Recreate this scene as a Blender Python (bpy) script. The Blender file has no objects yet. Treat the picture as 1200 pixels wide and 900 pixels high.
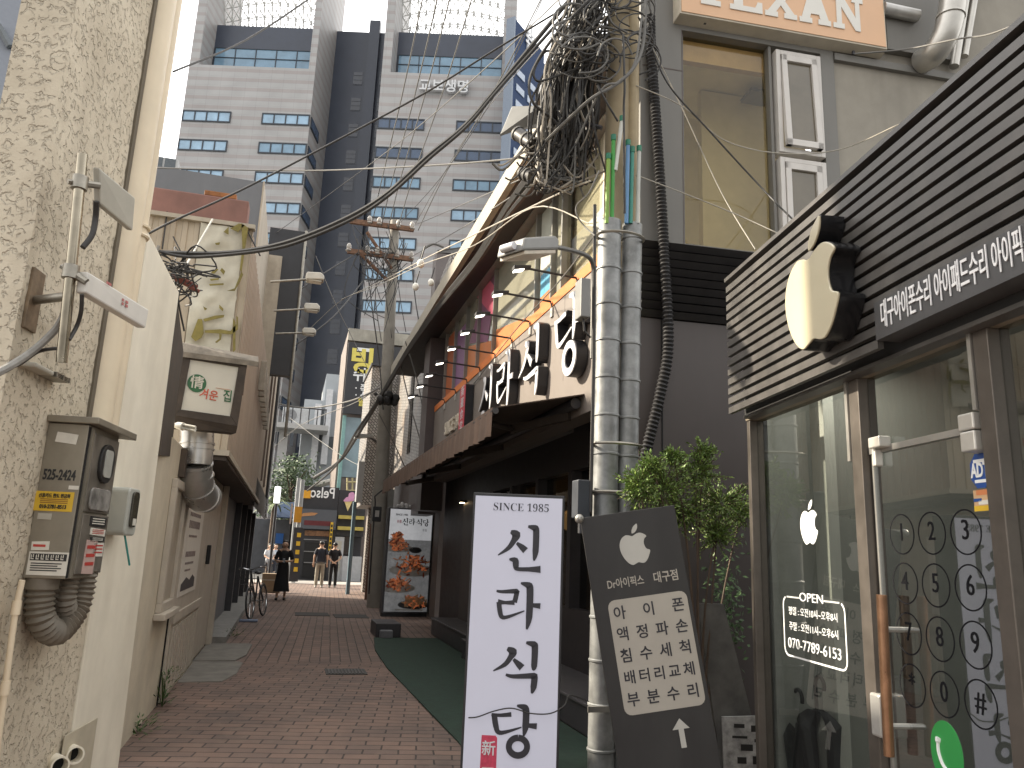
import bpy, math, random
from mathutils import Vector as V, Matrix, noise as mnoise

S = bpy.context.scene
COL = S.collection
R = math.radians
rnd = random.Random(7)

# ------------------------------------------------------------------ camera, light, exposure
FPX, CX, CY, EYE = 900.0, 600.0, 450.0, 1.53
C0 = V((0, 0, EYE))
_up = V((160, 4050, 900)).normalized()
_al = V((-265, -190, 900)); _al = (_al - _up * _al.dot(_up)).normalized()
_xr = V((_up.y * _al.z - _up.z * _al.y, _up.z * _al.x - _up.x * _al.z, _up.x * _al.y - _up.y * _al.x))
if _xr.x < 0: _xr = -_xr
def cam2w(c): return V((_xr.dot(c), _al.dot(c), _up.dot(c)))
cam = bpy.data.cameras.new('camera'); camo = bpy.data.objects.new('camera', cam); COL.objects.link(camo)
cam.sensor_width = 36; cam.lens = FPX / 1200 * 36; cam.clip_start = .05; cam.clip_end = 2000
_r, _u, _b = cam2w(V((1, 0, 0))), cam2w(V((0, 1, 0))), -cam2w(V((0, 0, 1)))
camo.matrix_world = Matrix(((_r.x, _u.x, _b.x, C0.x), (_r.y, _u.y, _b.y, C0.y), (_r.z, _u.z, _b.z, C0.z), (0, 0, 0, 1)))
S.camera = camo

SUN_TO = V((-.86, .51, 0)).normalized()
SUN_EL = R(30.5)
w = bpy.data.worlds.new('World'); S.world = w; w.use_nodes = True
nt = w.node_tree; nt.nodes.clear()
_o = nt.nodes.new('ShaderNodeOutputWorld'); _bg = nt.nodes.new('ShaderNodeBackground')
_sky = nt.nodes.new('ShaderNodeTexSky'); _sky.sky_type = 'NISHITA'; _sky.sun_disc = False
_sky.sun_elevation = SUN_EL; _sky.sun_rotation = math.atan2(SUN_TO.x, SUN_TO.y); _sky.dust_density = 4; _sky.air_density = 1.2
_tc = nt.nodes.new('ShaderNodeTexCoord'); _nz = nt.nodes.new('ShaderNodeTexNoise'); _nz.inputs['Scale'].default_value = 2.2; _nz.inputs['Detail'].default_value = 5
_rp = nt.nodes.new('ShaderNodeValToRGB')
_rp.color_ramp.elements[0].position = .35; _rp.color_ramp.elements[0].color = (5.9, 5.85, 5.8, 1)
_rp.color_ramp.elements[1].position = .68; _rp.color_ramp.elements[1].color = (7.2, 7.05, 6.85, 1)
_mx = nt.nodes.new('ShaderNodeMixRGB'); _mx.inputs[0].default_value = .92
nt.links.new(_tc.outputs['Generated'], _nz.inputs['Vector']); nt.links.new(_nz.outputs['Fac'], _rp.inputs[0])
nt.links.new(_sky.outputs[0], _mx.inputs[1]); nt.links.new(_rp.outputs[0], _mx.inputs[2])
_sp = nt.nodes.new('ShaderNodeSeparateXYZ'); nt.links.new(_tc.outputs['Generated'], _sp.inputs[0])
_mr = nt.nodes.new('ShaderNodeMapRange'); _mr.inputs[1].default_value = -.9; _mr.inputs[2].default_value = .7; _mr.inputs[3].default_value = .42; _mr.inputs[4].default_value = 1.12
nt.links.new(_sp.outputs[1], _mr.inputs[0])       # sky brighter ahead, dimmed behind: added to shade faces that look back
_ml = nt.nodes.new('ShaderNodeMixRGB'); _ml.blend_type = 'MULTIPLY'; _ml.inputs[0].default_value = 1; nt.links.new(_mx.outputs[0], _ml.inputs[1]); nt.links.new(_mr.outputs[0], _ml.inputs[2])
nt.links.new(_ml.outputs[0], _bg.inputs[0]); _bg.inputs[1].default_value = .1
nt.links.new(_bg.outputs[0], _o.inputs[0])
sl = bpy.data.lights.new('sun', 'SUN'); sl.energy = 2.4; sl.angle = R(1.5); sl.color = (1, .89, .72)
slo = bpy.data.objects.new('sun', sl); COL.objects.link(slo)
_d = V((SUN_TO.x * math.cos(SUN_EL), SUN_TO.y * math.cos(SUN_EL), math.sin(SUN_EL)))
slo.rotation_euler = _d.to_track_quat('Z', 'Y').to_euler(); slo.location = (-20, 15, 30)
vs = S.view_settings; vs.view_transform = 'Standard'; vs.look = 'None'; vs.gamma = 1; vs.exposure = 2.2
try: vs.use_curve_mapping = False
except Exception: pass
S.cycles.max_bounces = 8; S.cycles.transparent_max_bounces = 12
try: S.cycles.sample_clamp_indirect = 6
except Exception: pass

# ------------------------------------------------------------------ points and frames
def ray(px, py): return cam2w(V((px - CX, CY - py, FPX)))
def at(px, py, Y): d = ray(px, py); return C0 + d * (Y / d.y)
def atx(px, py, X): d = ray(px, py); return C0 + d * (X / d.x)
def atz(px, py, z): d = ray(px, py); return C0 + d * ((z - EYE) / d.z)
def vpd(x): d = ray(x, 650 + .0395 * (x - 592)); return V((d.x, d.y, 0)).normalized()
FWD = vpd(592)
class Fr:
    """a flat frame: u along, w up, n out of the face"""
    def __init__(s, o, U, W=None):
        s.o = V((o[0], o[1], o[2] if len(o) > 2 else 0)); s.U = V((U[0], U[1], U[2] if len(U) > 2 else 0)).normalized()
        s.W = W.normalized() if W is not None else V((0, 0, 1)); s.N = s.U.cross(s.W)
    def p(s, u, w, n=0): return s.o + s.U * u + s.W * w + s.N * n
    def px(s, x, y, n=0):
        d = ray(x, y); q = s.o + s.N * n; t = (q - C0).dot(s.N) / d.dot(s.N); h = C0 + d * t - s.o
        return h.dot(s.U), h.dot(s.W)
    def P(s, x, y, n=0): u, w_ = s.px(x, y, n); return s.p(u, w_, n)
XY = Fr((0, 0, 0), (1, 0, 0))          # u = X, w = Z, n = -Y
GR = Fr((0, 0, 0), (1, 0, 0), V((0, 1, 0)))   # the ground: u = X, w = Y, n = Z

# ------------------------------------------------------------------ materials
MATS = {}
def mat(name, col, rough=.6, metal=0, var=.12, scale=6, bump=0, bscale=60, streak=0, emit=0, spec=.5, coat=0, dirt=None):
    if name in MATS: return MATS[name]
    m = bpy.data.materials.new(name); m.use_nodes = True; t = m.node_tree; N = t.nodes; L = t.links
    b = N['Principled BSDF']; b.inputs['Roughness'].default_value = rough; b.inputs['Metallic'].default_value = metal
    b.inputs['Specular IOR Level'].default_value = spec; b.inputs['Base Color'].default_value = (*col, 1)
    if coat: b.inputs['Coat Weight'].default_value = coat
    if emit: b.inputs['Emission Color'].default_value = (*col, 1); b.inputs['Emission Strength'].default_value = emit
    if var or bump or streak:
        tc = N.new('ShaderNodeTexCoord')
    src = None
    if var:
        nz = N.new('ShaderNodeTexNoise'); nz.inputs['Scale'].default_value = scale; nz.inputs['Detail'].default_value = 6; nz.inputs['Roughness'].default_value = .62
        L.new(tc.outputs['Object'], nz.inputs['Vector'])
        rp = N.new('ShaderNodeValToRGB'); e = rp.color_ramp.elements
        e[0].position = .3; e[1].position = .7
        e[0].color = (*[c * (1 - var) for c in col], 1); e[1].color = (*[min(1, c * (1 + var)) for c in col], 1)
        L.new(nz.outputs['Fac'], rp.inputs[0]); src = rp.outputs[0]
    if streak:
        mp = N.new('ShaderNodeMapping'); mp.inputs['Scale'].default_value = (3.6, 3.6, .45); L.new(tc.outputs['Object'], mp.inputs[0])
        n2 = N.new('ShaderNodeTexNoise'); n2.inputs['Scale'].default_value = 1.6; n2.inputs['Detail'].default_value = 7; L.new(mp.outputs[0], n2.inputs['Vector'])
        r2 = N.new('ShaderNodeValToRGB'); r2.color_ramp.elements[0].position = .45; r2.color_ramp.elements[1].position = .82
        L.new(n2.outputs['Fac'], r2.inputs[0])
        mul = N.new('ShaderNodeMath'); mul.operation = 'MULTIPLY'; mul.inputs[1].default_value = streak; L.new(r2.outputs[0], mul.inputs[0])
        mx = N.new('ShaderNodeMixRGB'); L.new(mul.outputs[0], mx.inputs[0])
        if src: L.new(src, mx.inputs[1])
        else: mx.inputs[1].default_value = (*col, 1)
        dc = dirt or tuple(c * .45 for c in col); mx.inputs[2].default_value = (*dc, 1); src = mx.outputs[0]
    if src: L.new(src, b.inputs['Base Color'])
    if var and rough > .12:
        rr = N.new('ShaderNodeMapRange'); rr.inputs[3].default_value = max(.04, rough - .12); rr.inputs[4].default_value = min(1, rough + .12)
        L.new(nz.outputs['Fac'], rr.inputs[0]); L.new(rr.outputs[0], b.inputs['Roughness'])
    if bump:
        n3 = N.new('ShaderNodeTexNoise'); n3.inputs['Scale'].default_value = bscale; n3.inputs['Detail'].default_value = 4; L.new(tc.outputs['Object'], n3.inputs['Vector'])
        bp = N.new('ShaderNodeBump'); bp.inputs['Strength'].default_value = min(1, bump * 20) ; bp.inputs['Distance'].default_value = bump
        L.new(n3.outputs['Fac'], bp.inputs['Height']); L.new(bp.outputs[0], b.inputs['Normal'])
    MATS[name] = m; return m
def glass(name, tint=(.8, .85, .82), refl=1.0, rough=.01, alpha=.85, ior=1.55):
    """clear pane: mostly see-through, mirrors at a glance"""
    if name in MATS: return MATS[name]
    m = bpy.data.materials.new(name); m.use_nodes = True; t = m.node_tree; N = t.nodes; L = t.links; N.clear()
    o = N.new('ShaderNodeOutputMaterial'); tr = N.new('ShaderNodeBsdfTransparent'); tr.inputs[0].default_value = (*[c * alpha for c in tint], 1)
    gl = N.new('ShaderNodeBsdfGlossy'); gl.inputs['Roughness'].default_value = rough; gl.inputs[0].default_value = (*[refl] * 3, 1)
    fr = N.new('ShaderNodeFresnel'); fr.inputs[0].default_value = ior
    ge = N.new('ShaderNodeNewGeometry'); iv = N.new('ShaderNodeMath'); iv.operation = 'SUBTRACT'; iv.inputs[0].default_value = 1; L.new(ge.outputs['Backfacing'], iv.inputs[1])
    mm = N.new('ShaderNodeMath'); mm.operation = 'MULTIPLY'; L.new(fr.outputs[0], mm.inputs[0]); L.new(iv.outputs[0], mm.inputs[1])
    mx = N.new('ShaderNodeMixShader'); L.new(mm.outputs[0], mx.inputs[0]); L.new(tr.outputs[0], mx.inputs[1]); L.new(gl.outputs[0], mx.inputs[2])
    L.new(mx.outputs[0], o.inputs[0]); MATS[name] = m; return m

# ------------------------------------------------------------------ meshes
WM = {}
class MB:
    def __init__(s): s.v = []; s.f = []
    def add(s, vs_, fs): k = len(s.v); s.v += [tuple(p) for p in vs_]; s.f += [tuple(i + k for i in f) for f in fs]; return s
    def poly(s, pts): return s.add(pts, [tuple(range(len(pts)))])
    def box(s, fr, u0, u1, w0, w1, n0, n1):
        P = [fr.p(u, w_, n) for n in (n0, n1) for w_ in (w0, w1) for u in (u0, u1)]
        return s.add(P, [(0, 2, 3, 1), (4, 5, 7, 6), (0, 1, 5, 4), (2, 6, 7, 3), (0, 4, 6, 2), (1, 3, 7, 5)])
    def ext(s, fr, pts, n0, n1):
        """extrude a 2-D outline (u, w) of a frame from n0 to n1"""
        a = sum(pts[i][0] * pts[(i + 1) % len(pts)][1] - pts[(i + 1) % len(pts)][0] * pts[i][1] for i in range(len(pts)))
        if a < 0: pts = pts[::-1]
        k = len(pts); P = [fr.p(u, w_, n0) for u, w_ in pts] + [fr.p(u, w_, n1) for u, w_ in pts]
        F = [tuple(range(k - 1, -1, -1)), tuple(range(k, 2 * k))] + [(i, (i + 1) % k, k + (i + 1) % k, k + i) for i in range(k)]
        return s.add(P, F)
    def hull(s, A, B):
        """solid between two quads A and B (4 points each, same order)"""
        return s.add(list(A) + list(B), [(3, 2, 1, 0), (4, 5, 6, 7), (0, 1, 5, 4), (1, 2, 6, 5), (2, 3, 7, 6), (3, 0, 4, 7)])
    def tube(s, pts, r, seg=8, cap=True, closed=False):
        pts = [V(p) for p in pts]; n = len(pts); rs = r if isinstance(r, (list, tuple)) else [r] * n
        ring = []; prev = None
        for i, p in enumerate(pts):
            if closed: t = pts[(i + 1) % n] - pts[i - 1]
            else: t = pts[min(i + 1, n - 1)] - pts[max(i - 1, 0)]
            if t.length < 1e-9: t = V((0, 0, 1))
            t.normalize()
            if prev is None:
                a = V((0, 0, 1)) if abs(t.z) < .9 else V((1, 0, 0)); x = t.cross(a).normalized()
            else:
                x = prev - t * prev.dot(t)
                x = x.normalized() if x.length > 1e-6 else t.orthogonal().normalized()
            prev = x; y = t.cross(x)
            ring.append([p + (x * math.cos(2 * math.pi * k / seg) + y * math.sin(2 * math.pi * k / seg)) * rs[i] for k in range(seg)])
        P = [q for g in ring for q in g]; F = []
        for i in range(n if closed else n - 1):
            j = (i + 1) % n
            for k in range(seg): F.append((i * seg + k, i * seg + (k + 1) % seg, j * seg + (k + 1) % seg, j * seg + k))
        if cap and not closed: F += [tuple(range(seg - 1, -1, -1)), tuple(range((n - 1) * seg, n * seg))]
        return s.add(P, F)
    def ball(s, c, r, seg=10, rings=6, rot=None):
        c = V(c); rr = V(r) if isinstance(r, (tuple, list, V)) else V((r, r, r)); P = []; F = []
        for i in range(rings + 1):
            a = math.pi * i / rings
            for k in range(seg):
                b = 2 * math.pi * k / seg; q = V((rr.x * math.sin(a) * math.cos(b), rr.y * math.sin(a) * math.sin(b), rr.z * math.cos(a)))
                P.append(c + (rot @ q if rot else q))
        for i in range(rings):
            for k in range(seg): F.append((i * seg + k, (i + 1) * seg + k, (i + 1) * seg + (k + 1) % seg, i * seg + (k + 1) % seg))
        return s.add(P, F)
    def ring2(s, fr, cu, cw, r0, r1, n0, n1, seg=28, sx=1):
        """flat ring (annulus with thickness) in a frame"""
        P = []
        for k in range(seg):
            a = 2 * math.pi * k / seg; c_, s_ = math.cos(a) * sx, math.sin(a)
            P += [fr.p(cu + c_ * r0, cw + s_ * r0, n1), fr.p(cu + c_ * r1, cw + s_ * r1, n1), fr.p(cu + c_ * r1, cw + s_ * r1, n0), fr.p(cu + c_ * r0, cw + s_ * r0, n0)]
        F = []
        for k in range(seg):
            a, b = 4 * k, 4 * ((k + 1) % seg)
            for i in range(4): F.append((a + i, a + (i + 1) % 4, b + (i + 1) % 4, b + i))
        return s.add(P, F)
    def build(s, name, m, parent=None, smooth=False, bev=0, local=False, segs=2):
        me = bpy.data.meshes.new(name); vv = s.v
        if parent is not None and not local:
            inv = WM[parent].inverted(); vv = [tuple(inv @ V(p)) for p in vv]
        me.from_pydata(vv, [], s.f); me.materials.append(m); me.update()
        o = bpy.data.objects.new(name, me); COL.objects.link(o)
        if parent is not None: o.parent = parent; WM[o] = WM[parent]
        else: WM[o] = Matrix.Identity(4)
        if smooth:
            for p in me.polygons: p.use_smooth = True
            try: me.set_sharp_from_angle(angle=R(40))
            except Exception: pass
        if bev:
            b = o.modifiers.new('bevel', 'BEVEL'); b.width = bev; b.segments = segs; b.limit_method = 'ANGLE'; b.angle_limit = R(40)
        return o
def tag(o, label, cat, group=None, kind=None):
    if label: o['label'] = label
    if cat: o['category'] = cat
    if group: o['group'] = group
    if kind: o['kind'] = kind
    return o
def thing(name, label, cat, loc=(0, 0, 0), rz=0, group=None):
    o = bpy.data.objects.new(name, None); o.empty_display_size = .1; COL.objects.link(o)
    o.location = loc; o.rotation_euler = (0, 0, rz); WM[o] = Matrix.Translation(V(loc)) @ Matrix.Rotation(rz, 4, 'Z')
    return tag(o, label, cat, group)
def ground(name, mb, m): o = mb.build(name, m); o['kind'] = 'structure'; return o
def dup(root, loc, rz=0, label=None):
    r = root.copy(); COL.objects.link(r); r.location = loc; r.rotation_euler = (0, 0, rz)
    if label: r['label'] = label
    for ch in list(root.children):
        c = ch.copy(); COL.objects.link(c); c.parent = r
        for g in list(ch.children):
            d = g.copy(); COL.objects.link(d); d.parent = c
    return r
def sag(a, b, s, n=14):
    a, b = V(a), V(b); return [a.lerp(b, i / n) - V((0, 0, s * 4 * (i / n) * (1 - i / n))) for i in range(n + 1)]
def smoothpts(pts, k=6):
    """Catmull-Rom through the points"""
    P = [V(p) for p in pts]; out = []
    for i in range(len(P) - 1):
        p0, p1, p2, p3 = P[max(i - 1, 0)], P[i], P[i + 1], P[min(i + 2, len(P) - 1)]
        for j in range(k):
            t = j / k; out.append(.5 * ((2 * p1) + (p2 - p0) * t + (2 * p0 - 5 * p1 + 4 * p2 - p3) * t * t + (3 * p1 - p0 - 3 * p2 + p3) * t ** 3))
    out.append(P[-1]); return out

# ------------------------------------------------------------------ lettering
def txt(name, body, fr, u, w_, size, m, parent, n=.004, ext=.0015, align='CENTER', sx=1.0, off=0.0, rot=0.0, fit=None):
    cu = bpy.data.curves.new(name, 'FONT'); cu.body = body; cu.size = size; cu.align_x = align; cu.align_y = 'CENTER'
    cu.extrude = ext; cu.offset = off * size; cu.resolution_u = 3
    ob = bpy.data.objects.new(name, cu)
    me = bpy.data.meshes.new_from_object(ob)
    bpy.data.objects.remove(ob); mb = MB(); c, s_ = math.cos(rot), math.sin(rot)
    if fit and len(me.vertices): xs_ = [v.co.x for v in me.vertices]; sx = fit / max(1e-6, max(xs_) - min(xs_))
    mb.v = [tuple(fr.p(u + (v.co.x * sx * c - v.co.y * s_), w_ + (v.co.x * sx * s_ + v.co.y * c), n + v.co.z)) for v in me.vertices]
    mb.f = [tuple(p.vertices) for p in me.polygons]
    bpy.data.meshes.remove(me)
    if sx < 0: mb.f = [f[::-1] for f in mb.f]
    return mb.build(name, m, parent)
# brush-written syllables: strokes of (x, y, width) in a unit cell, y up
BR = {
 'sin': [[(.28,.86,.06),(.40,.80,.17),(.36,.68,.11),(.24,.50,.08),(.02,.34,.02)], [(.42,.62,.05),(.54,.53,.11),(.62,.46,.13)],
         [(.66,.99,.04),(.80,.96,.12),(.84,.90,.12),(.84,.45,.115),(.81,.25,.03)], [(.27,.26,.03),(.40,.24,.12),(.42,.12,.11),(.45,.06,.07),(.70,.06,.08),(.96,.07,.13)]],
 'ra': [[(.02,.80,.04),(.15,.79,.06),(.44,.81,.09),(.46,.78,.09),(.42,.58,.09)], [(.42,.58,.09),(.22,.57,.06),(.06,.58,.10)], [(.08,.58,.09),(.11,.40,.09),(.16,.28,.08),(.30,.29,.06),(.64,.42,.02)],
        [(.54,.98,.03),(.70,.94,.12),(.745,.86,.13),(.745,.30,.12),(.70,.05,.03)], [(.80,.54,.07),(.98,.53,.10)]],
 'sik': [[(.30,.86,.06),(.42,.80,.16),(.38,.70,.10),(.26,.55,.08),(.02,.42,.02)], [(.44,.66,.05),(.56,.56,.11),(.63,.50,.13)],
         [(.70,.99,.04),(.86,.96,.12),(.89,.90,.12),(.885,.55,.11),(.86,.46,.03)], [(.29,.36,.04),(.45,.33,.07),(.86,.355,.10),(.90,.33,.12),(.885,.14,.11),(.85,.02,.03)]],
 'dang': [[(.02,.80,.05),(.20,.79,.06),(.44,.815,.08)], [(.08,.79,.10),(.12,.60,.10),(.18,.47,.08),(.34,.48,.06),(.66,.58,.02)],
          [(.55,.99,.03),(.70,.96,.11),(.745,.90,.12),(.745,.60,.12),(.71,.42,.03)], [(.80,.62,.07),(.98,.61,.10)],
          [(.60+.19*math.sin(a*math.pi/9),.215+.165*math.cos(a*math.pi/9),.105) for a in range(19)]],
}
def brush(mb, key, fr, u, w_, cw, ch, n0, n1, thick=1.0):
    for si, st in enumerate(BR[key]):
        P = [V((x * cw, y * ch, 0)) for x, y, _ in st]; Wd = [q[2] * cw * .5 * thick for q in st]
        pts = smoothpts(P, 4) if len(P) > 2 else [P[0], P[1]]
        k = 4 if len(P) > 2 else 1; ws = []
        for i in range(len(pts)):
            a = i / k; j = min(int(a), len(Wd) - 2); ws.append(Wd[j] + (Wd[j + 1] - Wd[j]) * (a - j))
        L_, R_ = [], []
        for i, p in enumerate(pts):
            t = (pts[min(i + 1, len(pts) - 1)] - pts[max(i - 1, 0)]).normalized(); q = V((-t.y, t.x, 0))
            L_.append(p + q * ws[i]); R_.append(p - q * ws[i])
        dn = si * .0018; K = len(pts)
        vs_ = [fr.p(u + p.x, w_ + p.y, n0) for p in L_] + [fr.p(u + p.x, w_ + p.y, n0) for p in R_] + [fr.p(u + p.x, w_ + p.y, n1 + dn) for p in L_] + [fr.p(u + p.x, w_ + p.y, n1 + dn) for p in R_]
        F = []
        for i in range(K - 1):
            F += [(2 * K + i, 3 * K + i, 3 * K + i + 1, 2 * K + i + 1), (i, i + 1, K + i + 1, K + i), (i, 2 * K + i, 2 * K + i + 1, i + 1), (K + i, K + i + 1, 3 * K + i + 1, 3 * K + i)]
        F += [(0, K, 3 * K, 2 * K), (K - 1, 3 * K - 1, 4 * K - 1, 2 * K - 1)]
        mb.add(vs_, F)
    return mb
# bitten-apple emblem outline, unit height, centred; body and leaf
AP_B = [(0,.30),(.10,.34),(.22,.36),(.33,.31),(.40,.23),(.33,.17),(.29,.08),(.29,-.02),(.33,-.12),(.42,-.18),(.37,-.30),(.29,-.42),(.20,-.49),(.12,-.49),(.02,-.455),(-.08,-.485),(-.16,-.50),(-.26,-.43),(-.35,-.30),(-.41,-.14),(-.43,.02),(-.40,.17),(-.32,.29),(-.20,.355),(-.10,.34)]
AP_L = [(.005,.375),(.015,.46),(.07,.55),(.15,.61),(.20,.625),(.20,.54),(.16,.46),(.09,.395)]
def closed_smooth(pts, k=4):
    n = len(pts); out = []
    for i in range(n):
        p0, p1, p2, p3 = [V((*pts[(i + d) % n], 0)) for d in (-1, 0, 1, 2)]
        for j in range(k):
            t = j / k; q = .5 * ((2 * p1) + (p2 - p0) * t + (2 * p0 - 5 * p1 + 4 * p2 - p3) * t * t + (3 * p1 - p0 - 3 * p2 + p3) * t ** 3); out.append((q.x, q.y))
    return out
def apple(mb, fr, u, w_, h, n0, n1, rot=0, sx=1):
    c, s_ = math.cos(rot), math.sin(rot); k = h / 1.125
    for A in (AP_B, AP_L):
        pts = [(u + k * (x * sx * c - (y - .06) * s_), w_ + k * (x * sx * s_ + (y - .06) * c)) for x, y in (closed_smooth(A) if A is AP_B else closed_smooth(A, 3))]
        mb.ext(fr, pts, n0, n1)
    return mb
def rrect(u0, u1, w0, w1, r, k=4):
    out = []
    for cu, cw, a0 in ((u1 - r, w1 - r, 0), (u0 + r, w1 - r, 90), (u0 + r, w0 + r, 180), (u1 - r, w0 + r, 270)):
        for i in range(k + 1): a = R(a0 + 90 * i / k); out.append((cu + r * math.cos(a), cw + r * math.sin(a)))
    return out
# ================================================================== THE GROUND
def brickmat():
    m = bpy.data.materials.new('brick pavers'); m.use_nodes = True; t = m.node_tree; N = t.nodes; L = t.links; b = N['Principled BSDF']
    tc = N.new('ShaderNodeTexCoord'); mp = N.new('ShaderNodeMapping'); mp.inputs['Rotation'].default_value = (0, 0, R(3))
    L.new(tc.outputs['Object'], mp.inputs[0])
    nw = N.new('ShaderNodeTexNoise'); nw.inputs['Scale'].default_value = 3; nw.inputs['Detail'].default_value = 3; L.new(mp.outputs[0], nw.inputs['Vector'])
    ad = N.new('ShaderNodeMixRGB'); ad.blend_type = 'LINEAR_LIGHT'; ad.inputs[0].default_value = .012; L.new(mp.outputs[0], ad.inputs[1]); L.new(nw.outputs['Color'], ad.inputs[2])
    def br(rot):
        q = N.new('ShaderNodeMapping'); q.inputs['Rotation'].default_value = (0, 0, rot); L.new(ad.outputs[0], q.inputs[0])
        k = N.new('ShaderNodeTexBrick'); k.inputs['Scale'].default_value = 1; k.inputs['Brick Width'].default_value = .27; k.inputs['Row Height'].default_value = .138
        k.inputs['Mortar Size'].default_value = .0075; k.inputs['Mortar Smooth'].default_value = .25; k.inputs['Bias'].default_value = 0
        k.inputs['Color1'].default_value = (.200, .134, .106, 1); k.inputs['Color2'].default_value = (.150, .108, .090, 1); k.inputs['Mortar'].default_value = (.05, .04, .034, 1)
        L.new(q.outputs[0], k.inputs['Vector']); return k
    k1, k2 = br(R(90)), br(R(7))
    sx = N.new('ShaderNodeSeparateXYZ'); L.new(tc.outputs['Object'], sx.inputs[0])
    ge = N.new('ShaderNodeMath'); ge.operation = 'GREATER_THAN'; ge.inputs[1].default_value = 11.2; L.new(sx.outputs[1], ge.inputs[0])
    def mixin(a, c):
        x = N.new('ShaderNodeMixRGB'); L.new(ge.outputs[0], x.inputs[0]); L.new(a, x.inputs[1]); L.new(c, x.inputs[2]); return x.outputs[0]
    col = mixin(k2.outputs['Color'], k1.outputs['Color']); fac = mixin(k2.outputs['Fac'], k1.outputs['Fac'])
    n1 = N.new('ShaderNodeTexNoise'); n1.inputs['Scale'].default_value = 1.1; n1.inputs['Detail'].default_value = 8; n1.inputs['Roughness'].default_value = .7; L.new(tc.outputs['Object'], n1.inputs['Vector'])
    r1 = N.new('ShaderNodeValToRGB'); r1.color_ramp.elements[0].position = .3; r1.color_ramp.elements[0].color = (.66, .68, .70, 1); r1.color_ramp.elements[1].position = .72; r1.color_ramp.elements[1].color = (1.22, 1.16, 1.1, 1)
    L.new(n1.outputs['Fac'], r1.inputs[0])
    mu = N.new('ShaderNodeMixRGB'); mu.blend_type = 'MULTIPLY'; mu.inputs[0].default_value = 1; L.new(col, mu.inputs[1]); L.new(r1.outputs[0], mu.inputs[2])
    n2 = N.new('ShaderNodeTexNoise'); n2.inputs['Scale'].default_value = 9; n2.inputs['Detail'].default_value = 6; L.new(tc.outputs['Object'], n2.inputs['Vector'])
    r2 = N.new('ShaderNodeValToRGB'); r2.color_ramp.elements[0].position = .56; r2.color_ramp.elements[1].position = .74; L.new(n2.outputs['Fac'], r2.inputs[0])
    mg = N.new('ShaderNodeMath'); mg.operation = 'MULTIPLY'; mg.inputs[1].default_value = .35; L.new(r2.outputs[0], mg.inputs[0])
    m2 = N.new('ShaderNodeMixRGB'); L.new(mg.outputs[0], m2.inputs[0]); L.new(mu.outputs[0], m2.inputs[1]); m2.inputs[2].default_value = (.20, .155, .12, 1)
    L.new(m2.outputs[0], b.inputs['Base Color']); b.inputs['Roughness'].default_value = .82
    sb = N.new('ShaderNodeMath'); sb.operation = 'MULTIPLY_ADD'; sb.inputs[1].default_value = -1; sb.inputs[2].default_value = 1; L.new(fac, sb.inputs[0])
    nn = N.new('ShaderNodeTexNoise'); nn.inputs['Scale'].default_value = 70; L.new(tc.outputs['Object'], nn.inputs['Vector'])
    sm = N.new('ShaderNodeMath'); sm.operation = 'MULTIPLY_ADD'; sm.inputs[1].default_value = .25; L.new(nn.outputs['Fac'], sm.inputs[0]); L.new(sb.outputs[0], sm.inputs[2])
    bp = N.new('ShaderNodeBump'); bp.inputs['Distance'].default_value = .006; bp.inputs['Strength'].default_value = .9; L.new(sm.outputs[0], bp.inputs['Height']); L.new(bp.outputs[0], b.inputs['Normal'])
    return m
g = MB(); g.poly([(-300, -150, 0), (300, -150, 0), (300, 500, 0), (-300, 500, 0)]); ground('ground', g, mat('asphalt', (.06, .06, .06), .9, bump=.004, bscale=80))
g = MB()
nx, ny = 14, 120
for j in range(ny + 1):
    for i in range(nx + 1):
        x = -2.2 + 5.6 * i / nx; y = -3 + 37 * j / ny
        g.v.append((x, y, .006 + .010 * (mnoise.noise(V((x * .7, y * .7, 3))) + .9)))
for j in range(ny):
    for i in range(nx): a = j * (nx + 1) + i; g.f.append((a, a + 1, a + nx + 2, a + nx + 1))
o = g.build('alley_paving', brickmat(), smooth=True); o['kind'] = 'structure'
g = MB(); g.box(GR, -14, 16, 34, 36.6, 0, .03); ground('pale_pavement', g, mat('pale paving', (.34, .31, .28), .85, scale=3))
for k, (xa, ya, yb, xb) in enumerate(((-1.02, 9.6, 11.2, -.42), (-1.02, 11.22, 13.1, -.38))):
    g = MB(); g.ext(GR, [(xa, ya), (xb - .12, ya + .05), (xb, ya + .6), (xb + .03, yb - .1), (xb - .02, yb), (xa, yb)], 0, .026 + .008 * k)
    o = g.build('concrete_pad', mat('worn concrete', (.17, .16, .14), .9, var=.25, scale=5, bump=.004, bscale=50), bev=.01); o['kind'] = 'structure'

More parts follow.
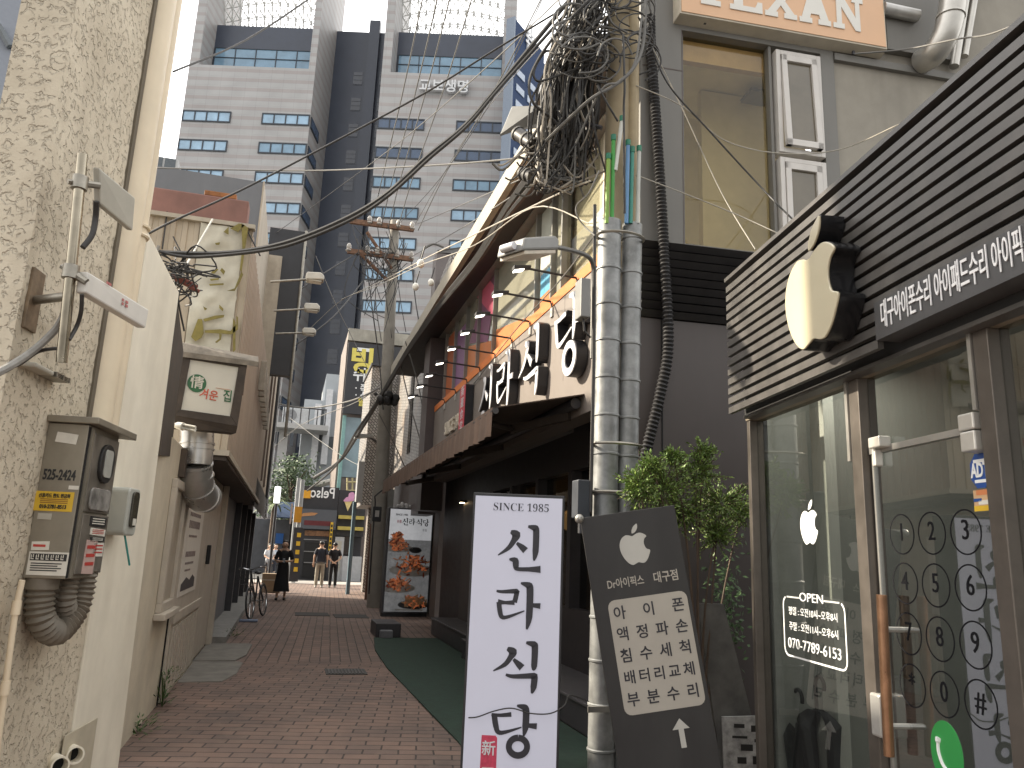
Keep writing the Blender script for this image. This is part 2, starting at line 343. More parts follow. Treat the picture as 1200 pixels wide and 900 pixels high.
# ================================================================== LEFT: STUCCO BUILDING
LW = Fr((-.90, 5.90, 0), (.1399, .9902))
def LE(u): return Fr(LW.p(u, 0, 0), LW.N)         # a face that looks back at the viewer from the wall
def stuccomat():
    m = bpy.data.materials.new('trowelled stucco'); m.use_nodes = True; t = m.node_tree; N = t.nodes; L = t.links; b = N['Principled BSDF']
    tc = N.new('ShaderNodeTexCoord'); n1 = N.new('ShaderNodeTexNoise'); n1.inputs['Scale'].default_value = 1.3; n1.inputs['Detail'].default_value = 8; n1.inputs['Roughness'].default_value = .65
    L.new(tc.outputs['Object'], n1.inputs['Vector']); rp = N.new('ShaderNodeValToRGB'); e = rp.color_ramp.elements
    e[0].position = .25; e[0].color = (.47, .405, .305, 1); e[1].position = .7; e[1].color = (.64, .57, .445, 1); L.new(n1.outputs['Fac'], rp.inputs[0])
    mp = N.new('ShaderNodeMapping'); mp.inputs['Scale'].default_value = (7, 7, .6); L.new(tc.outputs['Object'], mp.inputs[0])
    n4 = N.new('ShaderNodeTexNoise'); n4.inputs['Scale'].default_value = 1.5; n4.inputs['Detail'].default_value = 6; L.new(mp.outputs[0], n4.inputs['Vector'])
    r4 = N.new('ShaderNodeValToRGB'); r4.color_ramp.elements[0].position = .5; r4.color_ramp.elements[1].position = .8; L.new(n4.outputs['Fac'], r4.inputs[0])
    mm = N.new('ShaderNodeMath'); mm.operation = 'MULTIPLY'; mm.inputs[1].default_value = .4; L.new(r4.outputs[0], mm.inputs[0])
    mx = N.new('ShaderNodeMixRGB'); L.new(mm.outputs[0], mx.inputs[0]); L.new(rp.outputs[0], mx.inputs[1]); mx.inputs[2].default_value = (.38, .33, .25, 1)
    L.new(mx.outputs[0], b.inputs['Base Color']); b.inputs['Roughness'].default_value = .9
    n2 = N.new('ShaderNodeTexNoise'); n2.inputs['Scale'].default_value = 30; n2.inputs['Detail'].default_value = 4; n2.inputs['Distortion'].default_value = .5; L.new(tc.outputs['Object'], n2.inputs['Vector'])
    r2 = N.new('ShaderNodeValToRGB'); r2.color_ramp.elements[0].position = .36; r2.color_ramp.elements[1].position = .46; L.new(n2.outputs['Fac'], r2.inputs[0])
    n3 = N.new('ShaderNodeTexNoise'); n3.inputs['Scale'].default_value = 110; L.new(tc.outputs['Object'], n3.inputs['Vector'])
    ma = N.new('ShaderNodeMath'); ma.operation = 'MULTIPLY_ADD'; ma.inputs[1].default_value = .18; L.new(n3.outputs['Fac'], ma.inputs[0]); L.new(r2.outputs[0], ma.inputs[2])
    bp = N.new('ShaderNodeBump'); bp.inputs['Distance'].default_value = .010; bp.inputs['Strength'].default_value = 1; L.new(ma.outputs[0], bp.inputs['Height']); L.new(bp.outputs[0], b.inputs['Normal'])
    return m
STU = stuccomat()
cream = mat('cream paint', (.76, .71, .59), .75, var=.09, scale=2.5, bump=.003, bscale=22, streak=.34, dirt=(.50, .44, .33))
trimp = mat('painted pipe', (.70, .60, .44), .5, var=.08, scale=3, streak=.15)
uC = LW.px(89, 0)[0]; eW = -LE(uC).px(25, 0)[0]
uT0, uT1 = -1.33, -.93
st = thing('stucco_building', 'tall narrow building in rough trowelled tan stucco at the left edge', 'building', LW.p(uC, 0, -.1))
def relief(fr, u0, u1, w0, w1, amp, step=.022):
    mb = MB(); nu = int((u1 - u0) / step); nw = int((w1 - w0) / step)
    for j in range(nw + 1):
        for i in range(nu + 1):
            u = u0 + (u1 - u0) * i / nu; w_ = w0 + (w1 - w0) * j / nw; q = fr.p(u, w_, 0)
            h = mnoise.noise(q * 9) * .6 + mnoise.noise(q * 21) * .5
            h = max(-.35, min(.3, h)) + .25 * mnoise.noise(q * 2)
            if i in (0, nu): h = 0
            mb.v.append(tuple(fr.p(u, w_, h * amp)))
    for j in range(nw):
        for i in range(nu): a = j * (nu + 1) + i; mb.f.append((a, a + 1, a + nu + 2, a + nu + 1))
    return mb
m = relief(LW, uC, uT1, 0, 9, .007); m.build('stucco_wall', STU, st, smooth=True)
m = relief(LE(uC), -eW, 0, 0, 9, .007); m.build('end_wall', STU, st, smooth=True)
m = MB(); m.box(LW, uC + .02, uT1, 0, 9, -eW, -.03); m.build('wall_core', STU, st)
m = MB(); m.box(LW, -1.385, uT0 - .01, 1.6, 9, -.02, .012); m.build('dark_joint', mat('dirty joint', (.13, .11, .08), .9), st)
m = MB(); m.tube([LW.p(-1.23, 1.62, -.03), LW.p(-1.23, 9, -.03)], .105, 20); m.build('drain_pipe', trimp, st, smooth=True)
m = MB(); m.tube([LW.p(-1.065, 1.62, -.01), LW.p(-1.065, 9, -.01)], .062, 16); m.build('drain_pipe', trimp, st, smooth=True)
q = LW.px(168, 262, .1)
m = MB(); m.tube([LW.p(-1.065 + .068 * math.cos(a), q[1] + .02 * k, -.01 + .068 * math.sin(a)) for k in (0, 3) for a in [i * math.pi / 8 for i in range(17)]], .012, 6); m.build('pipe_clamp', trimp, st)
# gas pipe down the stucco
m = MB(); pts = [LW.P(26, 680, .06), LW.P(19, 712, .05), LW.P(14, 745, .05), LW.P(-2, 868, .05), LW.P(-12, 960, .05)]
gp = thing('gas_pipe', 'thin cream painted pipe running down the rough stucco below the steel cabinet', 'pipe', LW.p(LW.px(0, 850)[0], .0, .05))
m.tube(pts, .013, 10); m.build('pipe', trimp, gp, smooth=True)
m = MB()
for (x, y) in ((19, 712), (6, 806)): p = LW.P(x, y, .05); m.tube([p - V((0, 0, .03)), p + V((0, 0, .03))], .019, 10)
m.build('coupling', trimp, gp, smooth=True)

# ---------------- low cream wall
cw = thing('cream_wall', 'low cream painted wall panel beside the rough stucco with two pipe stubs at its foot', 'wall', LW.p(-.5, 0, -.1))
m = MB(); m.ext(LW, [(uT1 + .002, 0), (-.06, 0), (-.17, 3.28), (uT1 + .002, 3.42)], -.22, .012); m.build('wall', cream, cw, bev=.01)
for (x, y) in ((80, 893), (97, 881)):
    u, z = LW.px(x, y, .06); D_ = (LW.N * .62 - LW.U * .78 + V((0, 0, .05))).normalized(); Q0 = LW.p(u, z, -.02); s_ = MB(); s_.tube([Q0, Q0 + D_ * .13], .046, 20, cap=False); s_.tube([Q0 + D_ * .13, Q0 + D_ * .1302], [.046, .037], 20, cap=False); s_.tube([Q0 + D_ * .13, Q0 + D_ * .04], .037, 20, cap=False)
    vp = s_.build('vent_pipe', cream, cw, smooth=True)
    s_ = MB(); s_.tube([Q0 + D_ * .055, Q0 + D_ * .06], .0375, 18); s_.build('pipe_mouth', mat('black hole', (.01, .01, .01), .9, var=0), vp)
m = MB(); a, b_ = LW.px(72, 862), LW.px(110, 847)
m.box(LW, a[0], b_[0], .0, a[1], .012, .019); m.build('patch_panel', mat('cream patch', (.47, .42, .32), .8, streak=.2), cw, bev=.004)

# ---------------- antenna mast on its bracket
galv = mat('bright steel pipe', (.36, .32, .25), .25, metal=1, var=.25, scale=12, streak=.4)
gdull = mat('dull steel', (.30, .28, .24), .45, metal=.9, var=.25, scale=10)
plas = mat('aged grey plastic', (.40, .38, .32), .5, var=.12, scale=5, streak=.3)
am = thing('antenna_mast', 'vertical steel tube on a wall bracket carrying two box antennas', 'antenna mast', LW.P(72, 425, .2))
nA = .20
top, bot = LW.P(97, 181, nA), LW.P(72, 425, nA)
m = MB(); m.tube([bot, top], .023, 16); m.build('mast', galv, am, smooth=True)
u, z = LW.px(40, 352, 0.01); m = MB(); m.box(LW, u - .055, u + .055, z - .14, z + .14, .0, .016); m.build('bracket_plate', mat('rusty plate', (.20, .15, .10), .6, metal=.5, var=.4, scale=15), am, bev=.003)
pm = bot.lerp(top, .315); m = MB(); m.tube([LW.p(u, z, .01), pm], .02, 12); m.build('bracket_arm', gdull, am, smooth=True)
def antenna(ct, c0, c1, c2, c3, th, mtl):
    """flat box: four face corners and a thickness"""
    A = [V(c0), V(c1), V(c2), V(c3)]; n = (A[1] - A[0]).cross(A[3] - A[0]).normalized() * th
    mb = MB(); mb.hull([p + n for p in A], A); return mb.build('antenna', mtl, am, bev=.008)
t1 = bot.lerp(top, .86)
c = [LW.P(116, 196, .26), LW.P(159, 232, .34), LW.P(156, 271, .34), LW.P(117, 239, .26)]
antenna(t1, *c, .035, plas)
c2 = [LW.P(103, 318, .27), LW.P(175, 363, .40), LW.P(171, 385, .40), LW.P(100, 343, .27)]
a2 = antenna(None, *c2, .05, mat('white plastic', (.62, .60, .55), .45, var=.06, streak=.25))
e = Fr(c2[0].lerp(c2[2], .5), c2[1] - c2[0], ((c2[0] - c2[3])))
s_ = MB()
for k, (x, y_) in enumerate(((-.10, .045), (-.085, .045), (.02, .012), (.045, .012), (.02, -.006), (.045, -.006))): s_.box(e, x, x + .012 + .006 * (k % 2), y_, y_ + .012, .003, .005)
s_.build('faded_print', mat('faded red print', (.45, .16, .15), .7), a2)
for t, cpt in ((.86, c[0].lerp(c[3], .5)), (.43, c2[0].lerp(c2[3], .5))):
    p = bot.lerp(top, t); m = MB(); m.tube([p - V((0, 0, .03)), p + V((0, 0, .03))], .034, 12); d = (cpt - p)
    m.tube([p, cpt], .016, 8); m.tube([p - d * .6, p], .012, 6); m.build('clamp', gdull, am, smooth=True)
rub = mat('black cable rubber', (.03, .028, .026), .55, var=.25, scale=20)
gcab = mat('grey conduit', (.22, .21, .19), .6, var=.2, scale=20)
m = MB(); m.tube(smoothpts([LW.P(113, 236, .25), LW.P(112, 255, .24), LW.P(108, 275, .24), LW.P(97, 290, nA + .02)]), .013, 8); m.build('antenna_lead', rub, am, smooth=True)
m = MB(); m.tube(smoothpts([LW.P(96, 345, .26), LW.P(95, 365, .25), LW.P(90, 382, .23), LW.P(81, 398, nA + .02)]), .009, 8); m.build('antenna_lead', rub, am, smooth=True)
m = MB(); m.tube(smoothpts([LW.P(77, 365, nA - .01), LW.P(66, 385, .14), LW.P(40, 410, .08), LW.P(10, 430, .06), LW.P(-25, 447, .05)]), .017, 8)
fc = m.build('flexible_conduit', gcab, smooth=True); tag(fc, 'ribbed grey conduit drooping from the steel mast to the left edge', 'cable')
m = MB(); m.tube(smoothpts([LW.P(70, 408, .18), LW.P(45, 412, .08), LW.P(20, 428, .05), LW.P(-25, 443, .04)]), .008, 6)
fc = m.build('black_cable', rub, smooth=True); tag(fc, 'thin black cable beside the ribbed grey conduit on the stucco', 'cable')
# grey ribbed terminal box under the mast
tb = thing('terminal_box', 'small grey ribbed box on the stucco right under the steel mast', 'box', LW.P(58, 437, .03))
(u0, z1), (u1, z0) = LW.px(40, 424, .06), LW.px(77, 449, .06)
m = MB(); m.box(LW, u0, u0 + (u1 - u0) * .55, z0, z1, 0, .07); m.build('cover', plas, tb, bev=.008)
m = MB()
for k in range(4):
    zz = z0 + (z1 - z0) * k / 3.4; m.box(LW, u0 + (u1 - u0) * .56, u1, zz, zz + (z1 - z0) * .13, 0, .075)
for k in range(3):
    uu = u0 + (u1 - u0) * (.56 + .2 * k); m.box(LW, uu, uu + .008, z0, z1, .076, .082)
m.build('ribbed_grille', gdull, tb)

# ---------------- steel meter cabinet
ub, zt = LW.px(57, 495); zb = LW.px(29, 677)[1]
LB = LE(ub); nb = LB.px(105, 496)[0]; ue = LW.px(140, 510, nb)[0]
NB = nb; fro = Fr(LW.p(0, 0, nb), LW.U)
steel = mat('weathered cabinet steel', (.27, .245, .195), .5, metal=.55, var=.2, scale=4, streak=.4)
mc = thing('meter_cabinet', 'weathered steel meter cabinet with a slanted roof and old stickers on the stucco', 'cabinet', LW.p(ub, zb, 0))
m = MB(); m.box(LW, ub, ue, zb, zt, .0, nb); m.build('body', steel, mc, bev=.004)
m = MB(); m.hull([LW.p(ub - .025, zt + .003, 0), LW.p(ue + .05, zt + .003, 0), LW.p(ue + .06, zt - .01, nb + .07), LW.p(ub - .025, zt + .003, nb + .05)],
                 [LW.p(ub - .025, zt + .035, 0), LW.p(ue + .05, zt + .035, 0), LW.p(ue + .06, zt + .025, nb + .07), LW.p(ub - .025, zt + .035, nb + .05)]); m.build('roof', steel, mc, bev=.004)
L_ = ue - ub
m = MB(); m.box(LW, ub + .03 , ub + .055, zb + .005, zt - .01, nb + .001, nb + .012); m.build('door_rail', steel, mc)
m = MB(); m.box(LW, ub + .004, ub + .022, zb + .005, zt - .01, nb + .001, nb + .004); m.build('door_gap', mat('black hole', (.01, .01, .01)), mc)
hz = zt - zb
m = MB(); m.box(LW, ub + .07, ue - .01, zb + .02, zb + .42 * hz, nb + .001, nb + .012); d1 = m.build('door', mat('dark cabinet door', (.21, .19, .16), .4, metal=.4, var=.3, scale=9, streak=.35), mc, bev=.003)
m = MB(); m.box(LW, ub + .07, ue - .01, zb + .435 * hz, zt - .03, nb + .001, nb + .010); d2 = m.build('door', mat('dark cabinet door', (0, 0, 0)), mc, bev=.003)
uo = (ub + .07 + ue) / 2
m = MB(); m.ext(fro, rrect(uo - .09, uo + .09, zt - .36 * hz, zt - .09 * hz, .08), .01, .026); m.build('window_gasket', mat('black gasket', (.018, .018, .018), .5), d2, bev=.004)
m = MB(); m.ext(fro, rrect(uo - .05, uo + .05, zt - .32 * hz, zt - .13 * hz, .02), .026, .030); m.build('window_pane', mat('pale meter glass', (.42, .42, .38), .2), d2)
m = MB(); m.ext(fro, rrect(ub + .10, ue - .05, zb + .45 * hz, zt - .40 * hz, .03), .011, .022); m.build('plastic_cover', mat('scuffed clear plastic', (.26, .25, .23), .15, var=.5, scale=12), d2, bev=.004)
# stickers: on the end that faces the viewer
white = mat('sticker white', (.62, .60, .53), .5, var=.1, scale=14); black = mat('print black', (.02, .02, .02), .5, var=0)
yel = mat('sticker yellow', (.62, .40, .03), .45, var=.1, scale=9); red = mat('print red', (.45, .05, .04), .5, var=0)
def sticker(fr, x0, y0, x1, y1, mtl, parent, tilt=0, n=.003):
    u0, w1 = fr.px(x0, y0); u1, w0 = fr.px(x1, y1); c_, s_ = math.cos(tilt), math.sin(tilt); cu, cw_ = (u0 + u1) / 2, (w0 + w1) / 2
    pts = [(cu + (a * c_ - b2 * s_), cw_ + (a * s_ + b2 * c_)) for a, b2 in ((u0 - cu, w0 - cw_), (u1 - cu, w0 - cw_), (u1 - cu, w1 - cw_), (u0 - cu, w1 - cw_))]
    mb = MB(); mb.ext(fr, pts, .0005, n); return mb.build('sticker', mtl, parent), cu, cw_, u1 - u0, w1 - w0
LB2 = Fr(LW.p(ub, 0, 0), LW.N)
s1, cu, cz, ww, hh = sticker(LB2, 67, 507, 90, 520, white, mc, R(-6))
s2, cu, cz, ww, hh = sticker(LB2, 43, 575, 84, 600, yel, mc)
txt('lettering', '신용카드 한도 현금화', LB2, cu, cz + hh * .27, hh * .24, black, s2, n=.005, sx=.72, off=.02)
txt('lettering', '010-2781-8513', LB2, cu, cz - hh * .28, hh * .27, black, s2, n=.005, sx=.78, off=.03)
for k in range(3):
    mb = MB(); mb.box(LB2, cu - ww * .36, cu + ww * .36, cz + hh * (.08 - .09 * k), cz + hh * (.08 - .09 * k) + .004, .0032, .0042); mb.build('print_line', mat('print brown', (.25, .12, .02), .6), s2)
u, z = LB2.px(68, 557); txt('painted_number', '525-2424', LB2, u + .006, z, .068, black, mc, n=.001, sx=.56, off=.03, rot=R(0))
s3, cu, cz, ww, hh = sticker(LB2, 35, 646, 77, 675, white, mc)
mb = MB(); mb.box(LB2, cu - ww * .46, cu + ww * .46, cz + hh * .12, cz + hh * .42, .0032, .0042); mb.build('print_band', black, s3)
mb = MB()
for k in range(7):
    a = cu - ww * .44 + ww * .125 * k; mb.box(LB2, a, a + ww * .075, cz + hh * .17, cz + hh * .21, .0045, .0052); mb.box(LB2, a, a + ww * .02, cz + hh * .22, cz + hh * .37, .0045, .0052); mb.box(LB2, a + ww * .05, a + ww * .07, cz + hh * .25, cz + hh * .39, .0045, .0052)
mb.build('print_blocks', white, s3)
for k in range(4):
    mb = MB(); mb.box(LB2, cu - ww * .42, cu + ww * (.36 - .1 * (k % 2)), cz - hh * (.02 + .1 * k), cz - hh * (.02 + .1 * k) + .005, .0032, .0042); mb.build('print_line', black, s3)
s4, cu, cz, ww, hh = sticker(LB2, 38, 634, 57, 645, white, mc, R(3)); mb = MB(); mb.box(LB2, cu - ww * .4, cu + ww * .3, cz - .005, cz + .006, .0032, .0042); mb.build('print_line', red, s4)
sticker(LB2, 81, 569, 92, 574, white, mc); sticker(LB2, 45, 601, 60, 609, mat('pale paper', (.4, .38, .32), .7), mc)
fro2 = Fr(LW.p(0, 0, nb + .012), LW.U)
for (x0, y0, x1, y1, mt_) in ((106, 605, 123, 618, black), (106, 619, 122, 628, white), (106, 629, 121, 635, black), (101, 633, 108, 672, mat('pinkish paper', (.5, .36, .32), .6)), (110, 636, 119, 652, white)):
    s5, cu, cz, ww, hh = sticker(fro2, x0, y0, x1, y1, mt_, mc, R(rnd.uniform(-3, 3)))
    for k in range(3):
        mb = MB(); mb.box(fro2, cu - ww * .38, cu + ww * .38, cz + hh * (.25 - .25 * k), cz + hh * (.25 - .25 * k) + hh * .1, .0035, .0045); mb.build('print_line', white if mt_ is black else red, s5)
# two ribbed hoses looping below the cabinet
hose = mat('ribbed hose', (.15, .13, .10), .6, var=.2, scale=8)
def ribbed(pts, r, pitch, amp, k=12, dens=40):
    P = smoothpts(pts, dens); ln = [0]
    for i in range(1, len(P)): ln.append(ln[-1] + (P[i] - P[i - 1]).length)
    n = max(8, int(ln[-1] / pitch * 4)); Q = []; rr = []; j = 0
    for i in range(n + 1):
        t = ln[-1] * i / n
        while j < len(ln) - 2 and ln[j + 1] < t: j += 1
        f = (t - ln[j]) / max(1e-9, ln[j + 1] - ln[j]); Q.append(P[j].lerp(P[j + 1], f)); rr.append(r + amp * math.cos(math.pi * i / 2))
    mb = MB(); mb.tube(Q, rr, k); return mb
def hp(u, dz, n): return LW.p(u, zb + dz, n * nb)
ribbed([hp(ub + .075, .03, .32), hp(ub + .075, -.10, .33), hp(ub + .10, -.20, .42), hp((ub + ue) / 2, -.255, .58), hp(ue - .10, -.17, .72), hp(ue - .075, -.08, .76), hp(ue - .075, .03, .76)], .060, .026, .006).build('hose', hose, mc, smooth=True)
ribbed([hp(ub + .20, .03, .40), hp(ub + .20, -.06, .42), hp(ub + .24, -.15, .52), hp((ub + ue) / 2 + .06, -.17, .62), hp(ue - .20, -.10, .66), hp(ue - .19, .03, .66)], .046, .022, .005).build('hose', hose, mc, smooth=True)
m = MB(); p = hp(ub + .075, 0, .32); m.tube([p + V((0, 0, .0)), p - V((0, 0, .05))], .073, 16); m.build('hose_collar', hose, mc, smooth=True)
# grey electricity meter beside it, with its green wire
em = thing('electricity_meter', 'small pale grey meter with a rounded window fixed right of the steel cabinet', 'meter', LW.P(138, 600, .02))
u0, z1 = LW.px(132, 570, .03); u1, z0 = LW.px(156, 628, .14)
pg = mat('pale grey plastic', (.40, .41, .37), .45, var=.06)
m = MB(); m.ext(LW, rrect(u0, u0 + .19, z0, z1, .03), .012, .13); m.build('body', pg, em, bev=.01)
f3 = Fr(LW.p(0, 0, .13), LW.U)
m = MB(); m.ext(f3, rrect(u0 + .045, u0 + .15, z0 + .05, z1 - .02, .03), .001, .012); mw = m.build('window', mat('dark meter window', (.06, .055, .04), .15, var=.4, scale=20), em, bev=.003)
m = MB(); m.box(f3, u0 + .08, u0 + .13, z0 + .06, z0 + .10, .012, .015); m.build('meter_label', white, mw)
m = MB(); m.tube(smoothpts([LW.p(u0 + .1, z0 + .01, .10), LW.p(u0 + .12, z0 - .08, .12), LW.p(u0 + .17, z0 - .17, .13)]), .006, 6); m.build('green_wire', mat('teal wire', (.03, .25, .22), .5), em, smooth=True)
# ================================================================== LEFT: CORRUGATED HOUSE
XL = -1.03
LF = Fr((XL, 0, 0), (0, 1)); YF = 8.9; XS = atx(267, 535, -.72).x
FB = Fr((0, YF, 0), (1, 0))
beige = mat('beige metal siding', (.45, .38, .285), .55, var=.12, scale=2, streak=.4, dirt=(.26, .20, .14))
brownside = mat('shaded brown siding', (.36, .29, .225), .6, var=.12, scale=2, streak=.3)  # the front's beige darkened: shade of the side wall is in the colour
olda = mat('old cream paint', (.56, .50, .39), .75, var=.14, scale=3, bump=.003, bscale=25, streak=.2, dirt=(.36, .30, .22))
zb_, zt_ = 2.46, FB.px(285, 268)[1]
ch = thing('corrugated_house', 'old two storey house with beige corrugated siding above a cream shopfront', 'house', (-1.4, 10, 0))
m = MB(); m.box(LF, 6.2, 13.15, 0, zb_ - .055, -1.2, 0); m.build('lower_wall', olda, ch)
def corrug(fr, u0, u1, w0, w1, pitch, depth, n=0):
    mb = MB(); u = u0; prof = []
    while u < u1: prof += [(u, 0), (u + pitch * .40, 0), (u + pitch * .48, -depth), (u + pitch * .92, -depth)]; u += pitch
    prof = [(min(a, u1), b) for a, b in prof]
    for a, b in prof: mb.v += [tuple(fr.p(a, w0, n + b)), tuple(fr.p(a, w1, n + b))]
    for i in range(len(prof) - 1): mb.f.append((2 * i, 2 * i + 2, 2 * i + 3, 2 * i + 1))
    return mb
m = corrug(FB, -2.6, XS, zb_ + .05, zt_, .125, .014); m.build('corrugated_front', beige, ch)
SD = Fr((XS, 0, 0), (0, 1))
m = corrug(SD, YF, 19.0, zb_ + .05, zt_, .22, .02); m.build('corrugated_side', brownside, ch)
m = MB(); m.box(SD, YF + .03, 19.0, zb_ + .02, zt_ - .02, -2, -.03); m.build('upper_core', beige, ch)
m = MB(); m.box(SD, YF + .002, 18.98, zb_ - .05, zb_ + .018, -1.8, .0); m.build('soffit', mat('dark plywood', (.07, .055, .045), .8, var=.3, scale=4), ch)
m = MB(); m.box(FB, -2.6, XS + .03, zb_, zb_ + .06, .0, .035); m.box(SD, YF + .0, 19, zb_, zb_ + .06, .0, .03); m.box(FB, -2.6, XS + .02, zt_, zt_ + .05, -.05, .05)
m.build('edge_trim', mat('pale trim', (.42, .37, .29), .6, streak=.4), ch)
zp = Fr((0, 9.6, 0), (1, 0)).px(270, 232)[1]
PP = Fr((0, 9.6, 0), (1, 0))
m = MB(); m.box(PP, -3, PP.px(291, 245)[0], zt_ - .3, zp, -.25, 0); m.build('parapet', mat('reddish waterproof paint', (.22, .115, .095), .8, var=.2, scale=3, streak=.3), ch, bev=.02)
m = MB(); u, z = PP.px(248, 236); m.box(PP, u - .1, u + .28, zp + .002, zp + .07, -.2, -.02); m.build('rusty_cap', mat('orange rust', (.30, .12, .04), .8, var=.4, scale=8), ch, bev=.01)
m = MB(); 
for (x0, y0, x1, y1) in ((196, 248, 190, 292), (287, 265, 305, 300)): m.tube([FB.P(x0, y0, .02), FB.P(x1, y1, .03)], .009, 6)
m.build('wall_cord', rub, ch)
# shopfront details on the lower wall (u runs down the alley)
wp = mat('white painted timber', (.47, .42, .35), .6, var=.1, scale=6, streak=.35, dirt=(.3, .24, .17)); gapm = mat('black hole', (0, 0, 0))
u0, u1 = LF.px(195, 690)[0], LF.px(207, 690)[0]
def lf(x, y): return LF.px(x, y)
wa, wb_ = 7.45, 8.26
m = MB()
for a, b, c, d in ((wa, wb_, .92, 1.0), (wa, wa + .08, 1.0, 2.0), (wb_ - .08, wb_, 1.0, 2.0), (wa, wb_, 2.0, 2.08)): m.box(LF, a, b, c, d, .001, .05)
wn = m.build('window_frame', wp, ch, bev=.006)
m = MB(); m.box(LF, wa + .08, wb_ - .08, 1.0, 2.0, .002, .018); m.build('shutter_board', mat('board', (.40, .35, .28), .7, var=.1, streak=.3), wn)
m = MB(); m.box(LF, wa - .06, wb_ + .06, .86, .918, .001, .1); m.build('sill', wp, wn, bev=.008)
da, db = 8.42, 11.0
m = MB(); m.box(LF, da, db, .02, 2.35, .001, .03); dr = m.build('door', wp, ch, bev=.005)
m = MB()
for k in range(12): m.box(LF, da + .10 + .2 * k, da + .23 + .2 * k, .08, .70, .031, .045)
m.build('door_slats', wp, dr)
m = MB(); m.box(LF, da + .02, db - .02, .74, .84, .031, .055); m.build('door_rail', wp, dr, bev=.006)
m = MB(); m.box(LF, da + .15, da + 1.75, .98, 1.98, .0305, .036); ps = m.build('poster', mat('faded poster', (.66, .62, .55), .6, var=.06, streak=.2), dr)
PO = Fr((XL + .036, 0, 0), (0, 1))
m = MB()
for k, (a, b, zz, h) in enumerate(((.3, .8, 2.06, .05), (.3, .82, 1.9, .1), (.34, .7, 1.78, .03), (.3, .74, 1.52, .07), (.32, .68, 1.42, .03), (.34, .6, 1.33, .025))):
    x = da + .15 + (a - .18) * 2; zz = .98 + (zz - 1.02) * .79
    while x < da + .15 + (b - .18) * 2: m.box(PO, x, x + .09, zz, zz + h * .8, .001, .003); x += .13
m.build('poster_print', mat('faded print', (.22, .17, .16), .7), ps)
m = MB(); m.ext(PO, [(da + .3, 1.03), (da + 1.5, 1.03), (da + 1.5, 1.13), (da + 1.25, 1.17), (da + 1.0, 1.12), (da + .7, 1.16), (da + .3, 1.1)], .001, .003); m.build('poster_print', mat('dark print', (.07, .06, .06), .7), ps)
m = MB(); m.box(LF, db + .2, db + .30, 1.25, 1.5, .021, .07); m.build('door_handle', mat('black metal', (.02, .02, .02), .4, metal=.4), dr, bev=.01)
m = MB(); m.box(LF, 11.1, 12.75, .06, 2.3, .001, .02); m.build('side_panel', wp, ch, bev=.005)
m = MB(); m.box(LF, 12.95, 13.15, 0, 2.45, .001, .08); m.build('corner_post', wp, ch, bev=.008)
m = MB(); m.box(LF, 7.75, 8.05, 2.12, 2.38, .001, .05); m.build('dark_vent', mat('sooty brown', (.09, .07, .055), .9, var=.3), ch)
m = MB(); m.box(LF, 8.33, 8.36, 0, 2.4, .001, .012); m.box(LF, 12.86, 12.88, 0, 2.4, .001, .01); m.build('panel_seam', gapm, ch)

# torn banner on the corrugated front
tbn = thing('torn_banner', 'torn dirty white banner with ragged letter-shaped holes hung on the beige corrugated front', 'banner', FB.P(250, 412, .03))
(ba, bz1), (bb, _x), (_y, bz0) = FB.px(236, 262), FB.px(288, 275), FB.px(222, 418)
ban = mat('dirty vinyl', (.50, .47, .38), .5, var=.2, scale=3.5, streak=.35, dirt=(.36, .33, .25))
m = MB(); nu, nw = 26, 60
for j in range(nw + 1):
    for i in range(nu + 1):
        u = ba + (bb - ba) * i / nu; z = bz0 + (bz1 - bz0) * j / nw
        e_ = 0
        if i == nu: e_ = -.05 * abs(mnoise.noise(V((2, z * 4, 1)))) - .01
        m.v.append(tuple(FB.p(u + e_, z, .03 + .035 * mnoise.noise(V((u * 3.2, 4, z * 2.4))) + .02 * mnoise.noise(V((u * 9, 1, z * 7))))))
for j in range(nw):
    for i in range(nu):
        a = j * (nu + 1) + i; m.f.append((a, a + 1, a + nu + 2, a + nu + 1))
vin = m.build('vinyl_sheet', ban, tbn, smooth=True)
oliv = mat('exposed olive backing', (.20, .165, .045), .8, var=.35, scale=10)
def patch(pts, mtl, n=.072):
    mb = MB(); q = [FB.px(x, y, n) for x, y in pts]; mb.ext(FB, q, n, n + .006); return mb
holes = [[(270, 268), (280, 262), (287, 264), (279, 272)], [(283, 262), (291, 267), (286, 300), (283, 320), (281, 316), (284, 290)], [(262, 272), (268, 266), (268, 275)],
 [(224, 395), (232, 374), (237, 374), (239, 390), (236, 396), (229, 400)], [(238, 374), (252, 370), (263, 369), (262, 372), (252, 374), (240, 377)], [(240, 387), (258, 386), (270, 388), (277, 380), (277, 370), (279, 372), (279, 386), (271, 392), (258, 391), (240, 390)],
 [(257, 391), (260, 392), (259, 398), (254, 402), (252, 401), (257, 397)], [(238, 359), (243, 362), (240, 364)], [(257, 357), (262, 362), (261, 365), (257, 361)], [(283, 318), (285, 322), (280, 333), (275, 341), (266, 341), (275, 338)],
 [(245, 333), (262, 332), (262, 334), (246, 335)], [(246, 327), (257, 326), (256, 328), (247, 329)], [(247, 320), (253, 314), (256, 316), (251, 321)], [(260, 314), (264, 318), (262, 322), (258, 317)], [(252, 285), (258, 284), (257, 287), (253, 287)], [(273, 372), (276, 378), (276, 410), (273, 413)]]
m = MB()
for h in holes: mb = patch(h, oliv); m.add(mb.v, mb.f)
m.build('torn_holes', oliv, tbn)

